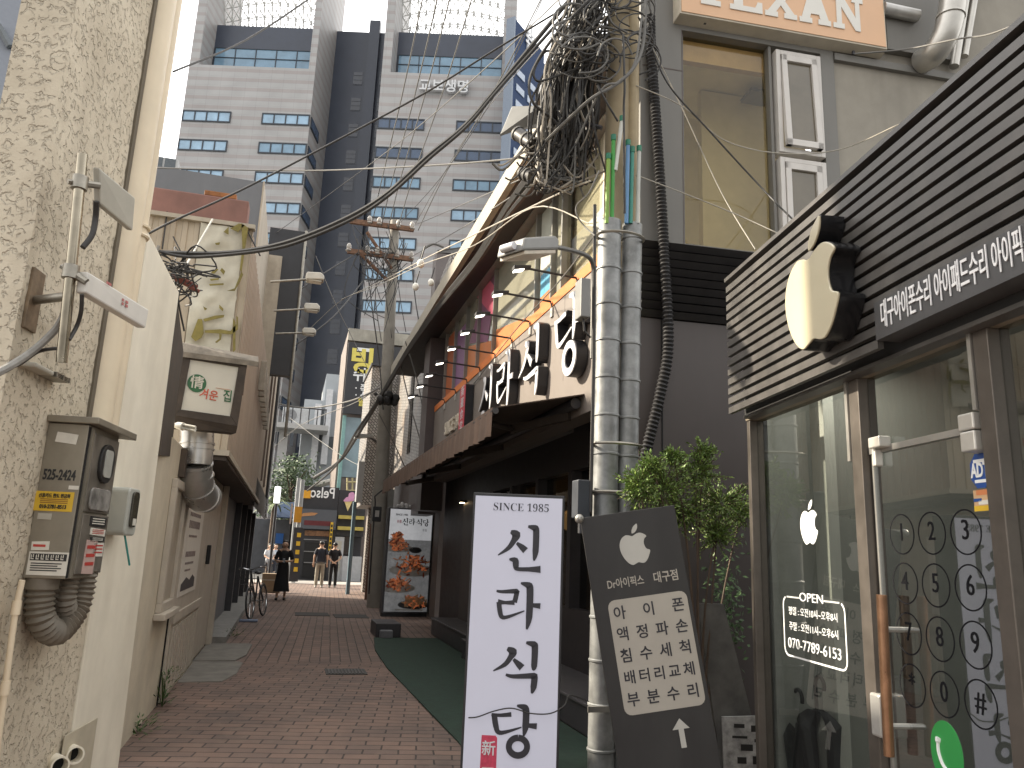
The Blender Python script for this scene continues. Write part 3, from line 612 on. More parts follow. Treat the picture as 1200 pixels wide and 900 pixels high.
# lit-up style wooden lightbox sign
SG = Fr(at(250, 455, 7.6), vpd(1870))
def sgp(x, y, n=0): return SG.px(x, y, n)
ls = thing('lightbox_sign', 'square cream lightbox sign in a dark wooden frame with a green emblem', 'sign', SG.p(-.2, -.4, -.1))
wood = mat('dark weathered wood', (.055, .042, .032), .75, var=.4, scale=8, streak=.3, bump=.002)
pan = mat('cream acrylic', (.60, .57, .48), .35, var=.06, scale=3)
q = [sgp(*p) for p in ((212, 480), (270, 488), (280, 430), (223, 421))]; o_ = [sgp(*p) for p in ((203, 487), (278, 500), (290, 424), (214, 413))]
m = MB(); m.ext(SG, q, -.1, -.012); m.build('panel', pan, ls)
m = MB()
for i in range(4):
    j = (i + 1) % 4; m.ext(SG, [o_[i], o_[j], q[j], q[i]], -.16, .012)
m.build('frame', wood, ls, bev=.004)
m = MB(); A = [SG.P(x, y, n) for x, y, n in ((198, 398, -.05), (214, 412, .03), (303, 424, .03), (303, 418, -.1))]
m.hull([p - V((0, 0, .05)) for p in A], A); m.build('roof_plank', mat('weathered plank lit pale', (.22, .19, .15), .85, var=.4, scale=9, streak=.4), ls)  # paler than the frame wood: light on the top is in the colour
m = MB(); B = [SG.p(o_[0][0], o_[0][1], .012), SG.p(o_[1][0], o_[1][1], .012), SG.p(o_[1][0], o_[1][1] - .06, -.02), SG.p(o_[0][0], o_[0][1] - .1, -.02)]
m.hull([p - SG.N * .16 for p in B], B); m.build('lower_board', wood, ls)
m = MB(); m.hull([SG.P(x, y, -.28) for x, y in ((200, 470), (186, 533), (198, 533), (214, 413))], [SG.P(x, y, -.165) for x, y in ((200, 470), (186, 533), (198, 533), (214, 413))])
m.box(SG, q[2][0] - .02, q[2][0] + .12, q[0][1] + .25, q[2][1] - .02, -.3, -.17)  # dark block added for the shadow right of the frame
A_ = [at(207, 342, 6.35), at(187, 533, 6.35), at(200, 535, 7.2), at(215, 412, 7.2)]; m.hull(A_, [p - V((.03, 0, 0)) for p in A_])
m.build('side_board_and_shadow', wood, ls)
gu, gz = sgp(231, 449); m = MB(); m.ext(SG, [(gu + .085 * math.cos(a * math.pi / 14), gz + .085 * math.sin(a * math.pi / 14)) for a in range(28)], -.011, -.006)
em_ = m.build('round_emblem', mat('sign green', (.02, .11, .035), .4), ls)
txt('emblem_character', '情', SG, gu, gz, .125, pan, em_, n=-.003, off=.015)
u, z = sgp(245, 463); txt('lettering', '겨운', SG, u, z, .105, mat('sign orange red', (.55, .09, .04), .4), ls, n=-.008, off=.012, rot=R(-4), sx=.9)
u, z = sgp(267, 465); txt('lettering', '집', SG, u, z, .125, mat('sign green', (0, 0, 0)), ls, n=-.008, off=.012, sx=.8)
m = MB(); u, z = sgp(262, 456); m.box(SG, u - .07, u + .07, z, z + .006, -.011, -.008); m.build('small_print', mat('pale red print', (.5, .3, .2), .5), ls)
# energy-saving bulb on its holder
bl = thing('spiral_bulb', 'white compact fluorescent bulb sticking out sideways under the cream lightbox sign', 'bulb', at(197, 498, 7.3))
a, b_ = at(195, 497, 7.3), at(210, 499, 7.25); c_ = at(229, 503, 7.15)
m = MB(); m.ball(a, .032); m.tube([a, b_], .022, 12); m.build('socket', mat('white ceramic', (.6, .57, .5), .4), bl, smooth=True)
m = MB(); m.tube([b_ - (c_ - b_) * .1, b_ + (c_ - b_) * .25], [.032, .036], 14)
for k in range(3):
    o2 = V((0, .018 * math.cos(k * 2.1), .018 * math.sin(k * 2.1))); m.tube([b_ + (c_ - b_) * .25 + o2, c_ + o2], .0125, 8)
m.build('bulb_tubes', mat('white glass tube', (.72, .70, .62), .25, var=0), bl, smooth=True)
# galvanised exhaust elbow
duct = mat('galvanised duct', (.46, .45, .43), .3, metal=.65, var=.15, scale=6, streak=.2)
ed = thing('exhaust_duct', 'shiny galvanised exhaust duct bending into an elbow below the wooden lightbox', 'duct', at(231, 540, 8.1))
P = [at(231, 500, 8.0), at(231, 520, 8.0), at(229, 545, 8.0)]
m = MB(); m.tube(P[:2] + [P[2]], .155, 24); m.build('pipe', duct, ed, smooth=True)
E0 = P[2]; E1 = E0 + V((.03, .12, -.2)); E2 = E0 + V((.06, .36, -.27)); 
m = MB(); m.tube([E0, E0 + V((.005, .03, -.09)), E1, E0 + V((.045, .24, -.25)), E2, E0 + V((.07, .6, -.27))], .158, 24); m.build('elbow', duct, ed, smooth=True)
m = MB()
for p, d in ((P[1], P[2] - P[1]), (P[1].lerp(P[2], .25), P[2] - P[1]), (E0, E1 - E0), (E1, E2 - E0), (E0.lerp(E1, .5), E1 - E0), (E2, V((0, 1, -.05)))):
    d = d.normalized(); m.tube([p - d * .008, p + d * .008], .165, 24)
m.build('seam_ring', duct, ed, smooth=True)
m = MB(); m.hull([at(188, 532, 7.4) + V((0, 0, .0)), at(194, 540, 7.4), at(196, 545, 7.6), at(190, 540, 7.6)], [p + V((.05, 0, .03)) for p in (at(188, 532, 7.4), at(194, 540, 7.4), at(196, 545, 7.6), at(190, 540, 7.6))])
tag(m.build('wall_hook', gdull), 'small steel hook plate on the wall below the wooden sign', 'bracket')

# weeds at the foot of the wall
lf_m = mat('weed green', (.055, .095, .025), .7, var=.4, scale=30)
def tuft(name, label, base, n, h, spread, stems=5):
    t = thing(name, label, 'weed', base); mb = MB(); b = V(base)
    for i in range(n):
        a = rnd.uniform(0, 6.28); r_ = rnd.uniform(0, spread); z = rnd.uniform(0.02, h); c = b + V((r_ * math.cos(a) * .5, r_ * math.sin(a), z)); d = V((math.cos(a), math.sin(a), rnd.uniform(-.2, .9))).normalized() * rnd.uniform(.04, .09); s_ = d.cross(V((0, 0, 1))).normalized() * .009
        mb.poly([c, c + d * .5 + s_, c + d, c + d * .5 - s_])
    mb.build('leaves', lf_m, t)
    mb = MB()
    for i in range(stems): a = rnd.uniform(0, 6.28); mb.tube([b, b + V((spread * .3 * math.cos(a), spread * .5 * math.sin(a), h * rnd.uniform(.6, 1)))], .004, 4)
    mb.build('stem', lf_m, t)
tuft('weed', 'leafy weed growing where the cream shopfront wall meets the bricks', (-.97, 8.3, .0), 130, .33, .22)
tuft('weed', 'low grass tuft beside the cream wall corner in the foreground', (-1.0, 7.2, .0), 90, .12, .3)
tuft('weed', 'thin grass tuft in front of the black shutter step', (-.72, 14.2, .0), 90, .12, .5)

# ================================================================== LEFT: BLACK SHUTTERED SHOP AND NEIGHBOURS
blk = mat('black paint', (.018, .018, .020), .55, var=.25, scale=5, streak=.15, dirt=(.03, .03, .03)); dk = mat('charcoal metal', (.045, .045, .05), .45, var=.2, scale=6)
bs = thing('shuttered_shop', 'black shop with lowered roller shutters and a black awning board', 'shop', (-1.6, 18, 0))
m = MB(); m.box(LF, 13.17, 27, 0, 2.45, -2, -.2); m.build('wall', blk, bs)
m = MB(); n_ = 26
for k in range(n_): m.box(LF, 13.3, 18.0, .14 + k * .085, .14 + k * .085 + .07, -.198, -.17)
m.build('roller_shutter', mat('dark shutter', (.014, .013, .015), .6, var=.3, scale=7), bs)
m = MB()
for y in (18.1, 20.6, 23.2, 26): m = MB(); m.box(LF, y, y + .16, 0, 2.5, -.198, .02); m.build('shop_post', dk, bs)
m = MB(); m.box(LF, 18.4, 20.5, .2, 2.3, -.197, -.15); m.build('shop_window', mat('dark glass', (.02, .022, .025), .08, var=0, spec=.8), bs)
m = MB(); m.box(LF, 20.9, 23.1, .2, 2.3, -.197, -.15); m.build('shop_window', mat('dark glass', (0, 0, 0)), bs)
AW = [(-1.0, 2.75), (-.72, 2.30), (-.72, 2.92), (-1.0, 3.0)]
m = MB(); m.add([(x, y, z) for y in (17.2, 26.5) for x, z in AW], [(0, 1, 2, 3), (7, 6, 5, 4), (0, 4, 5, 1), (1, 5, 6, 2), (2, 6, 7, 3), (3, 7, 4, 0)]); aw = m.build('awning_board', blk, bs)
AF = Fr((-.715, 0, 0), (0, 1)); txt('lettering', '준코', AF, 25.0, 2.6, .55, mat('dull white paint', (.35, .36, .38), .6), aw, n=.004)
m = MB(); m.box(LF, 13.15, 25.2, 0, .12, -.2, .28); ground('shop_kerb', m, mat('concrete kerb', (.22, .215, .2), .9, var=.2, bump=.003))
nb_ = thing('beige_house', 'narrow beige house wall with black corner strip beyond the corrugated house', 'house', (-1.5, 23, 0))
m = MB(); m.box(LF, 19.05, 27, 3.05, 8.6, -3, .25); m.build('wall', mat('beige render', (.40, .345, .27), .75, var=.12, streak=.4), nb_)
m = MB(); m.box(LF, 25.6, 27.05, 2.4, 8.7, .252, .33); m.build('corner_strip', blk, nb_)
for y in (20.3, 22.6):
    m = MB(); m.box(LF, y, y + .12, 3.1, 8.6, .252, .30); m.build('downpipe', mat('brown pipe', (.15, .11, .085), .6), nb_)
cr_ = thing('cable_rack', 'row of weathered insulator blocks on the side of the corrugated house', 'rack', (XS + .03, 13, 3.9))
for k in range(9):
    m = MB(); p = V((XS + .03, 13 + k * .42, 4.0 - k * .02)); m.box(Fr(p, (0, 1)), 0, .1, 0, .5 - .02 * k, 0, .10); m.build('insulator_block', mat('old insulator', (.30, .27, .22), .7, var=.3), cr_, bev=.01)
gh = thing('grey_house', 'tall grey clad house rising behind the reddish parapet', 'house', at(285, 300, 15) * 1)
G0, G1, G2, G3 = at(264, 210, 15), at(309, 214, 15), at(307, 330, 15), at(318, 330, 18)
GH = Fr((0, 15, 0), (1, 0)); ga, gb = G0.x, G1.x
m = MB(); m.box(GH, ga - 1.5, gb - .012, 0, G1.z, -12, 0); m.build('wall', mat('grey cladding', (.14, .145, .155), .5, var=.1, scale=2, streak=.15), gh)
m = MB(); m.box(GH, gb - .01, gb + .02, 3, G1.z + .02, -12.1, .02); m.build('side_wall', mat('beige render', (0, 0, 0)), gh)
# black projecting sign
vsn = thing('projecting_sign', 'tall black blank projecting sign high on the left side of the alley', 'sign', at(330, 430, 19))
BSG = Fr((0, 19.1, 0), (1, 0)); (a, za), (b_, zb2) = BSG.px(317, 266), BSG.px(334, 440)
m = MB(); m.box(BSG, a, b_ + .12, zb2, za, -.25, 0); m.build('panel', mat('black banner', (.022, .022, .025), .5, var=.2), vsn)
m = MB(); m.tube([BSG.p(b_ + .15, zb2 - 1.5, .02), BSG.p(b_ + .15, za + .02, .02)], .035, 8); m.build('post', gdull, vsn)
# three arm lamps
for k, (x0, y0, x1, y1, Y) in enumerate(((307, 329, 366, 327, 13.5), (311, 363, 363, 362, 16.0), (315, 390, 360, 390, 18.2))):
    hd = at(x1, y1, Y); wl = V((XS + .01, Y, at(x0, y0, Y).z))
    t = thing('arm_lamp', ['nearest and highest of the three arm lamps sticking out from the corrugated house', 'middle of the three arm lamps sticking out from the corrugated house', 'farthest and lowest of the three arm lamps sticking out from the corrugated house'][k], 'lamp', wl, group='arm lamps on the left house')
    m = MB(); m.tube([wl, V((hd.x, Y, hd.z))], .022, 8); m.build('arm', gdull, t)
    m = MB(); H = Fr(hd, (1, 0)); m.ext(H, [(-.12, .02), (-.10, .09), (.14, .11), (.20, .05), (.20, -.02), (-.10, -.05)], -.12, .12); m.build('lamp_head', mat('aged white lamp', (.50, .48, .42), .5, var=.15), t, bev=.02)
    m = MB(); m.box(H, -.06, .16, -.055, -.042, -.09, .09); m.build('lens', mat('lamp lens', (.6, .58, .5), .3), t)
# cable knot fixed to the cream wall
ck = thing('cable_knot', 'tangle of black and red cable splices hanging by the cream wall top', 'cables', at(205, 330, 6.6))
m = MB(); m2 = MB()
for i in range(34):
    c = at(205 + rnd.gauss(0, 12), 324 + rnd.gauss(0, 9), 6.6 + rnd.uniform(-.12, .12)); pts = [c + V((rnd.gauss(0, .10), rnd.gauss(0, .08), rnd.gauss(0, .07))) for _ in range(4)]
    m.tube(smoothpts(pts, 5), rnd.uniform(.004, .008), 5)
for (x, y, l) in ((200, 322, .1), (206, 327, .12), (212, 326, .1), (218, 330, .09), (222, 336, .08)):
    p = at(x, y, 6.55); m2.tube([p, p + V((l, 0, -l * .4))], .017, 7)
m.build('wires', rub, ck); m2.build('splice_caps', mat('dull red splice', (.17, .05, .035), .6, var=.4), ck)
m = MB(); m.tube(smoothpts([at(205, 330, 6.5), at(196, 362, 6.4), at(183, 387, 6.3), at(179, 395, 6.28)]), .008, 6); m.tube(smoothpts([at(214, 335, 6.5), at(209, 350, 6.5), at(216, 388, 6.6)]), .008, 6)
m.tube(smoothpts([at(180, 300, 6.0), at(183, 322, 6.0), at(176, 352, 6.0), at(180, 380, 6.2)]), .007, 6); m.build('drop_wire', rub, ck, smooth=True)
m = MB(); m.tube(smoothpts([at(186, 288, 6.0), at(183, 298, 6.0), at(182, 320, 6.0), at(181, 326, 6.0)]), .012, 7); m.build('grey_lead', gcab, ck, smooth=True)
pw = MB(); pw.tube([at(249, 257, 8.7), at(230, 290, 8.2), at(212, 322, 7.2)], .010, 8); tag(pw.build('white_conduit', mat('white pvc', (.5, .48, .42), .5)), 'short white conduit running from the torn banner top down to the cable tangle', 'conduit')

# ---------------- bicycle against the shutter step
by = thing('bicycle', 'dark parked bicycle with a front basket leaning by the black shuttered shop', 'bicycle', (-.56, 17.2, 0.12), R(0))
Bk = Fr((-.56, 17.2, .02), (.22, 1), V((-.10, 0, 1)).normalized())
Bk.N = Bk.U.cross(Bk.W).normalized()
tyre = mat('black tyre', (.02, .02, .02), .8); chrome = mat('chrome', (.6, .6, .6), .2, metal=1)
for k, uu in enumerate((0, 1.05)):
    wh = MB(); wh.tube([Bk.p(uu + .31 * math.cos(a * math.pi / 16), .33 + .31 * math.sin(a * math.pi / 16)) for a in range(32)], .019, 8, closed=True); wo = wh.build('wheel', tyre, by, smooth=True)
    s_ = MB(); s_.tube([Bk.p(uu + .285 * math.cos(a * math.pi / 16), .33 + .285 * math.sin(a * math.pi / 16)) for a in range(32)], .011, 6, closed=True); s_.build('rim', chrome, wo, smooth=True)
    s_ = MB()
    for a in range(14): s_.tube([Bk.p(uu, .33), Bk.p(uu + .28 * math.cos(a * .449), .33 + .28 * math.sin(a * .449))], .003, 4)
    s_.build('spokes', chrome, wo)
    s_ = MB(); s_.tube([Bk.p(uu + .36 * math.cos(a), .33 + .36 * math.sin(a)) for a in [R(20 + 15 * i) for i in range(10)]], .012, 5); s_.build('mudguard', dk, by)
m = MB()
for A, B in (((.05, .95), (.42, .36)), ((.42, .36), (.62, .85)), ((.42, .36), (1.05, .33)), ((1.05, .33), (.62, .85)), ((0, .33), (.06, .98))): m.tube([Bk.p(*A), Bk.p(*B)], .018, 8)
m.build('frame', blk, by, smooth=True)
m = MB(); m.tube(smoothpts([Bk.p(.16, 1.02, -.27), Bk.p(.04, 1.05, -.2), Bk.p(.06, 1.0, 0), Bk.p(.04, 1.05, .2), Bk.p(.16, 1.02, .27)]), .013, 8); m.build('handlebar', chrome, by, smooth=True)
m = MB(); m.ball(Bk.p(.63, .93), (.08, .14, .04)); m.build('saddle', blk, by, smooth=True)
m = MB(); bk = Bk
for h in (0, .1, .2):
    m.tube([bk.p(-.30, .72 + h, -.17), bk.p(-.02, .72 + h, -.14), bk.p(-.02, .72 + h, .14), bk.p(-.30, .72 + h, .17)], .006, 5, closed=True)
for t in range(9):
    n_ = -.16 + .04 * t; m.tube([bk.p(-.31, .93, n_), bk.p(-.28, .72, n_), bk.p(-.02, .72, n_ * .85)], .004, 4)
m.build('basket', dk, by)
m = MB(); m.tube([Bk.p(.42, .36, -.1), Bk.p(.42, .36, .1), Bk.p(.42, .2, .1)], .012, 6); m.ring2(Bk, .42, .36, .07, .09, .03, .036); m.build('crank', chrome, by)
m = MB(); m.box(GR, -.80, -.40, 16.72, 17.0, .026, .055); tag(m.build('blue_board', mat('faded blue board', (.14, .17, .24), .7)), 'small faded blue board lying under the parked bicycle', 'board')
# ================================================================== RIGHT: THE RESTAURANT
XR = 2.9
RF = Fr((XR, 0, 0), (0, -1))           # u = -Y, n towards the alley
def ry(x, y, X=XR): return atx(x, y, X).y
YC, YE = 6.18, 16.7
taupe = mat('taupe panel', (.185, .158, .138), .55, var=.06, scale=1.5, streak=.12)
brn = mat('dark brown metal', (.085, .066, .064), .5, var=.12, scale=3, streak=.15)
orange = mat('orange trim', (.60, .17, .035), .5, var=.06)
darkw = mat('near-black timber', (.022, .019, .02), .5, var=.3, scale=7)
rs = thing('restaurant', 'restaurant with a dark ground floor, taupe sign band and glazed upper floor', 'restaurant', (3.3, 11, 0))
ZB0, ZB1, ZS = 3.02, 4.56, 6.30
m = MB(); m.box(RF, -YE, -YC, ZB0, ZB1, -.25, 0); m.build('sign_band', taupe, rs)
m = MB()
for y in (8.2, 10.1, 12.0, 13.9, 15.6): m.box(RF, -y - .004, -y + .004, ZB0 + .5, ZB1, .0005, .002)
m.build('panel_seam', mat('seam brown', (.12, .10, .09), .7), rs)
m = MB(); m.box(RF, -YE, -YC, ZB1 + .002, ZB1 + .13, -.25, .012); m.build('orange_trim', orange, rs)
# ground floor: recessed dark timber front with windows
XG = 3.25; GF = Fr((XG, 0, 0), (0, -1))
m = MB(); m.box(GF, -YE, -YC, 2.55, ZB0 + .3, -.3, 0); m.box(GF, -YE, -12.6, 0, 2.55, -.3, 0); m.box(GF, -12.6, -YC, 0, .95, -.3, 0)
for y in (6.3, 7.55, 8.8, 10.1, 11.4, 12.55): m.box(GF, -y - .06, -y + .06, .95, 2.55, -.2, .02)
m.build('timber_front', darkw, rs)
gdark = glass('shop glass', (.62, .6, .55), 1.0, .01, .75)
for a, b in ((6.36, 7.49), (7.61, 8.74), (8.86, 10.04), (10.16, 11.34), (11.46, 12.49)):
    m = MB(); m.box(GF, -b, -a, .95, 2.55, -.12, -.11); m.build('window', gdark, rs)
m = MB(); m.box(GF, -14.6, -13.5, .3, 2.45, .002, .04); m.build('door', mat('brown door', (.05, .038, .033), .5, var=.3), rs)
m = MB(); m.box(GF, -13.3, -13.26, 1.1, 1.5, .002, .06); m.build('intercom', mat('pale plate', (.4, .38, .35), .5), rs)
# room behind the windows: warm lamps inside
m = MB(); m.box(GF, -12.6, -YC - .02, 0, 3.0, -4.2, -4.0); m.box(GF, -12.6, -YC - .02, 2.98, 3.05, -4.0, -.35); m.box(GF, -12.6, -YC - .02, .0, .1, -4.0, -.35); m.box(GF, -12.7, -12.6, 0, 3, -4, -.3)
m.build('dining_room', mat('dim room', (.16, .135, .11), .8, var=.15), rs)
wlamp = mat('warm lamp', (1, .72, .40), .5, var=0, emit=7)
for (lb, x, y, X, l) in (('long flat warm ceiling light glowing inside the restaurant window', 663, 550, 3.95, .16), ('lowest round warm lamp inside the restaurant window, right of the long light', 671, 565, 4.3, .0), ('second round warm lamp from the left inside the restaurant window', 648, 543, 3.7, .0), ('leftmost round warm lamp inside the restaurant window', 635, 556, 3.9, 0), ('highest round warm lamp inside the restaurant window', 668, 534, 3.75, 0)):
    p = atx(x, y, X); t = thing('ceiling_lamp', lb, 'lamp', p, group='warm lamps inside the restaurant')
    q = MB()
    if l: q.ext(Fr(p, (0, -1)), rrect(-.2, .2, -.02, .02, .018), -.05, .05)
    else: q.ball(p, (.05, .05, .022), 10, 5)
    q.build('bulb', wlamp, t); q = MB(); q.tube([p + V((0, 0, .02)), V((p.x, p.y, 2.97))], .006, 5); q.build('cord', blk, t)
sl_ = thing('paper_lantern', 'round ochre lamp shade seen low through the restaurant window', 'lamp', atx(672, 610, 4.0)); q = MB(); q.ball(atx(672, 610, 4.0), (.2, .2, .17), 14, 8); q.build('shade', mat('ochre shade', (.45, .27, .11), .7, emit=.25), sl_, smooth=True); q = MB(); p = atx(672, 610, 4.0); q.tube([p - V((0, 0, .16)), V((p.x, p.y, .1))], .02, 6); q.build('stand', blk, sl_)
# paper slats beside the door
m = MB(); m.box(GF, -12.95, -12.72, 1.05, 2.3, .002, .05)
o_ = m.build('shutter_panel', mat('grey timber', (.17, .16, .15), .6, var=.2), rs)
m = MB()
for k in range(7): m.box(GF, -12.90, -12.84, 1.15 + k * .16, 1.24 + k * .16, .051, .058)
m.build('slot', gapm, o_)
wlm = thing('wall_lamp', 'small down-light over copper coloured cladding by the restaurant door', 'lamp', atx(541, 588, XG - .1)); p = atx(541, 588, XG - .08)
q = MB(); q.box(GF, -p.y - .06, -p.y + .06, p.z - .015, p.z + .03, .0, .12); q.build('housing', blk, wlm); q = MB(); q.box(GF, -p.y - .045, -p.y + .045, p.z - .022, p.z - .016, .03, .11); q.build('bulb', wlamp, wlm)
m = MB(); m.box(GF, -12.25, -12.1, .3, 2.3, .021, .05)
for k in range(7): m.box(GF, -12.28, -12.07, 1.6 - .1 * k, 1.66 - .1 * k, .05, .056)
m.build('copper_cladding', mat('copper brown', (.13, .07, .045), .4, metal=.3, var=.3), rs)
# terrace step with stone top
slate = mat('dark stone', (.035, .033, .036), .5, var=.3, scale=5); slt = mat('dark stone top', (.07, .066, .068), .45, var=.25, scale=5)
m = MB(); m.box(GF, -14.8, -11.6, .03, .30, 0, .50); m.box(GF, -11.59, -6.2, .03, .27, 0, .62); m.build('terrace_step', slate, rs, bev=.01)
m = MB(); m.box(GF, -14.8, -11.6, .302, .33, 0, .52); m.box(GF, -11.59, -6.2, .272, .30, 0, .64); m.build('step_slab', slt, rs, bev=.006)
# upper glazing
UF = RF; zg0, zg1 = ZB1 + .14, 6.28
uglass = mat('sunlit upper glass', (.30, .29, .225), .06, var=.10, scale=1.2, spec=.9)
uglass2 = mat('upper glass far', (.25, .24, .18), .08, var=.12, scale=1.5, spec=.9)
ylist = [6.22, 8.62, 9.02, 9.72, 12.05, 13.2, 14.2, 15.3, 16.3]
for k in range(len(ylist) - 1):
    a, b = ylist[k], ylist[k + 1]
    m = MB(); m.box(UF, -b + .02, -a - .02, zg0, zg1, -.16, -.15); m.build('upper_window', glass('upper clear glass', (.92, .92, .88), 1, .01, .85) if k == 0 else (uglass if k < 4 else uglass2), rs)
m = MB()
for y in ylist: m.box(UF, -y - .022, -y + .022, zg0, zg1, -.2, -.08)
m.box(UF, -YE, -YC, zg1, ZS, -.25, 0); m.build('window_mullion', mat('grey mullion', (.25, .25, .23), .4, metal=.3), rs)
m = MB(); m.box(UF, -9.66, -9.06, zg0 + .6, zg1 - .02, -.148, -.142)
m.build('light_curtain', mat('pale curtain', (.40, .41, .35), .5, var=.15), rs)
m = MB(); m.box(UF, -9.62, -9.08, zg0 + .30, zg0 + .62, -.147, -.140); m.build('window_film', mat('sky blue film', (.12, .36, .52), .3), rs)
m = MB(); m.box(UF, -9.62, -9.08, zg0 + .0, zg0 + .296, -.147, -.140); m.ext(UF, [(-12.0, zg0), (-9.76, zg0), (-9.76, zg0 + .12), (-12.0, zg0 + .5)], -.149, -.141); m.ext(UF, [(-14.15, zg0), (-12.1, zg0), (-12.1, zg0 + .35), (-14.15, zg0 + .75)], -.149, -.141); m.build('window_film', mat('orange film', (.52, .17, .05), .4), rs)
m = MB(); m.ext(UF, [(-14.1, zg0 + .8), (-12.6, zg0 + .45), (-12.1, zg1), (-13.0, zg1)], -.1485, -.1405); m.build('window_film', mat('plum film', (.20, .075, .14), .4), rs)
m = MB(); m.ext(UF, [(-13.6, zg1), (-12.3, zg1 - .75), (-12.15, zg1 - .3), (-12.6, zg1)], -.1395, -.137); m.build('window_film', mat('pink film', (.62, .13, .20), .4), rs)
m = MB(); m.box(UF, -15.28, -14.25, zg0, zg1 - .25, -.149, -.141); m.build('window_film', mat('purple film', (.22, .10, .22), .4), rs)
m = MB(); m.box(UF, -16.28, -15.34, zg0, zg1 - .1, -.149, -.139); m.build('window_film', mat('deep orange film', (.42, .11, .035), .5), rs)
# eave
m = MB(); m.box(RF, -21, -YC - .02, ZS, ZS + .12, -.2, .47); m.build('soffit', mat('dark soffit', (.025, .022, .024), .55, var=.3), rs)
m = MB(); m.box(RF, -21, -YC - .02, ZS - .03, ZS + .24, .472, .56); m.build('fascia', mat('cream fascia', (.30, .27, .21), .55, var=.1, streak=.35), rs)
m = MB(); m.box(RF, -21, -8.75, ZS + .125, ZS + .26, -3, -.201); m.box(RF, -21, -YC - .02, ZS + .125, ZS + .26, -.2, .471); m.box(RF, -YE, -8.75, ZB0, ZS, -3, -.26); m.build('roof', mat('grey roof', (.16, .155, .15), .7), rs)
m = MB(); m.box(RF, -17.5, -16.75, 2.4, ZS - .01, -.3, .18); m.build('end_column', brn, rs)
m = MB(); m.box(RF, -22, -17.52, 2.35, 3.35, -.3, .1); m.build('end_wall', brn, rs)
# gutter box above the eave
bx = thing('roof_box', 'grey brown box with a tilted lid standing above the restaurant eave', 'box', at(530, 345, 19)); B0 = Fr((0, 19.5, 0), (1, 0)); (a, za), (b_, zb2) = B0.px(512, 296), B0.px(537, 400)
m = MB(); m.box(B0, a, b_ + .5, zb2, za, -.6, 0); m.build('body', mat('brown grey', (.16, .14, .135), .6, var=.1), bx)
m = MB(); m.hull([B0.p(a, za, .02), B0.p(b_ + .55, za + .12, .02), B0.p(b_ + .55, za + .12, -.62), B0.p(a, za, -.62)], [B0.p(a, za + .04, .1), B0.p(b_ + .55, za + .4, .1), B0.p(b_ + .55, za + .4, -.62), B0.p(a, za + .04, -.62)]); m.build('lid', mat('dull grey', (.2, .2, .2), .4), bx)
# sign letters
lwhite = mat('letter face white', (.62, .62, .64), .4, var=.03); lside = mat('letter side black', (.02, .02, .024), .4, var=.1)
fcY = {'sin': (562, 480), 'ra': (594, 455), 'sik': (632, 420), 'dang': (663, 400)}
def cells():
    for key, (xl, xr) in (('dang', (644, 691)), ('sik', (608, 641)), ('ra', (579, 606)), ('sin', (559, 580))): yield key, atx(xl, 420, XR - .12).y, atx(xr, 420, XR - .12).y
ys = [7.72, 9.15, 10.32, 11.4]; hw = .92
for key, yc in zip(('dang', 'sik', 'ra', 'sin'), ys):
    ko = {'dang': '당', 'sik': '식', 'ra': '라', 'sin': '신'}[key]
    t = thing('sign_letter', f'black-sided white letter {ko} standing proud of the taupe sign band', 'letter', (XR, yc, 3.9), group='letters of the restaurant sign')
    m = MB(); brush(m, key, RF, -yc - hw / 2, 3.44, hw, .93, .01, .12, 1.04); m.build('body', lside, t)
    m = MB(); brush(m, key, RF, -yc - hw / 2, 3.44, hw, .93, .132, .138, .86); m.build('face', lwhite, t)
sealt = thing('sign_seal', 'red seal plate beside the white restaurant lettering', 'sign', (XR, 13.0, 3.8))
m = MB(); m.ext(RF, rrect(-13.28, -12.82, 3.55, 4.42, .06), .01, .15); m.build('body', lside, sealt)
m = MB(); m.ext(RF, rrect(-13.27, -12.83, 3.56, 4.41, .06), .151, .156); sf_ = m.build('face', mat('seal red', (.50, .035, .06), .45), sealt)
for k, c_ in enumerate('新羅食堂'): txt('seal_character', c_, RF, -13.05, 4.31 - .21 * k, .2, lwhite, sf_, n=.159, sx=1.3)
sc = thing('since_lettering', 'small cream lettering SINCE 1985 on the taupe sign band', 'letters', (XR, 14.2, 3.7)); txt('letters', 'SINCE 1985', RF, -14.35, 3.93, .36, mat('cream letter', (.62, .55, .44), .5), sc, n=.03, ext=.025, off=.01, sx=.92)
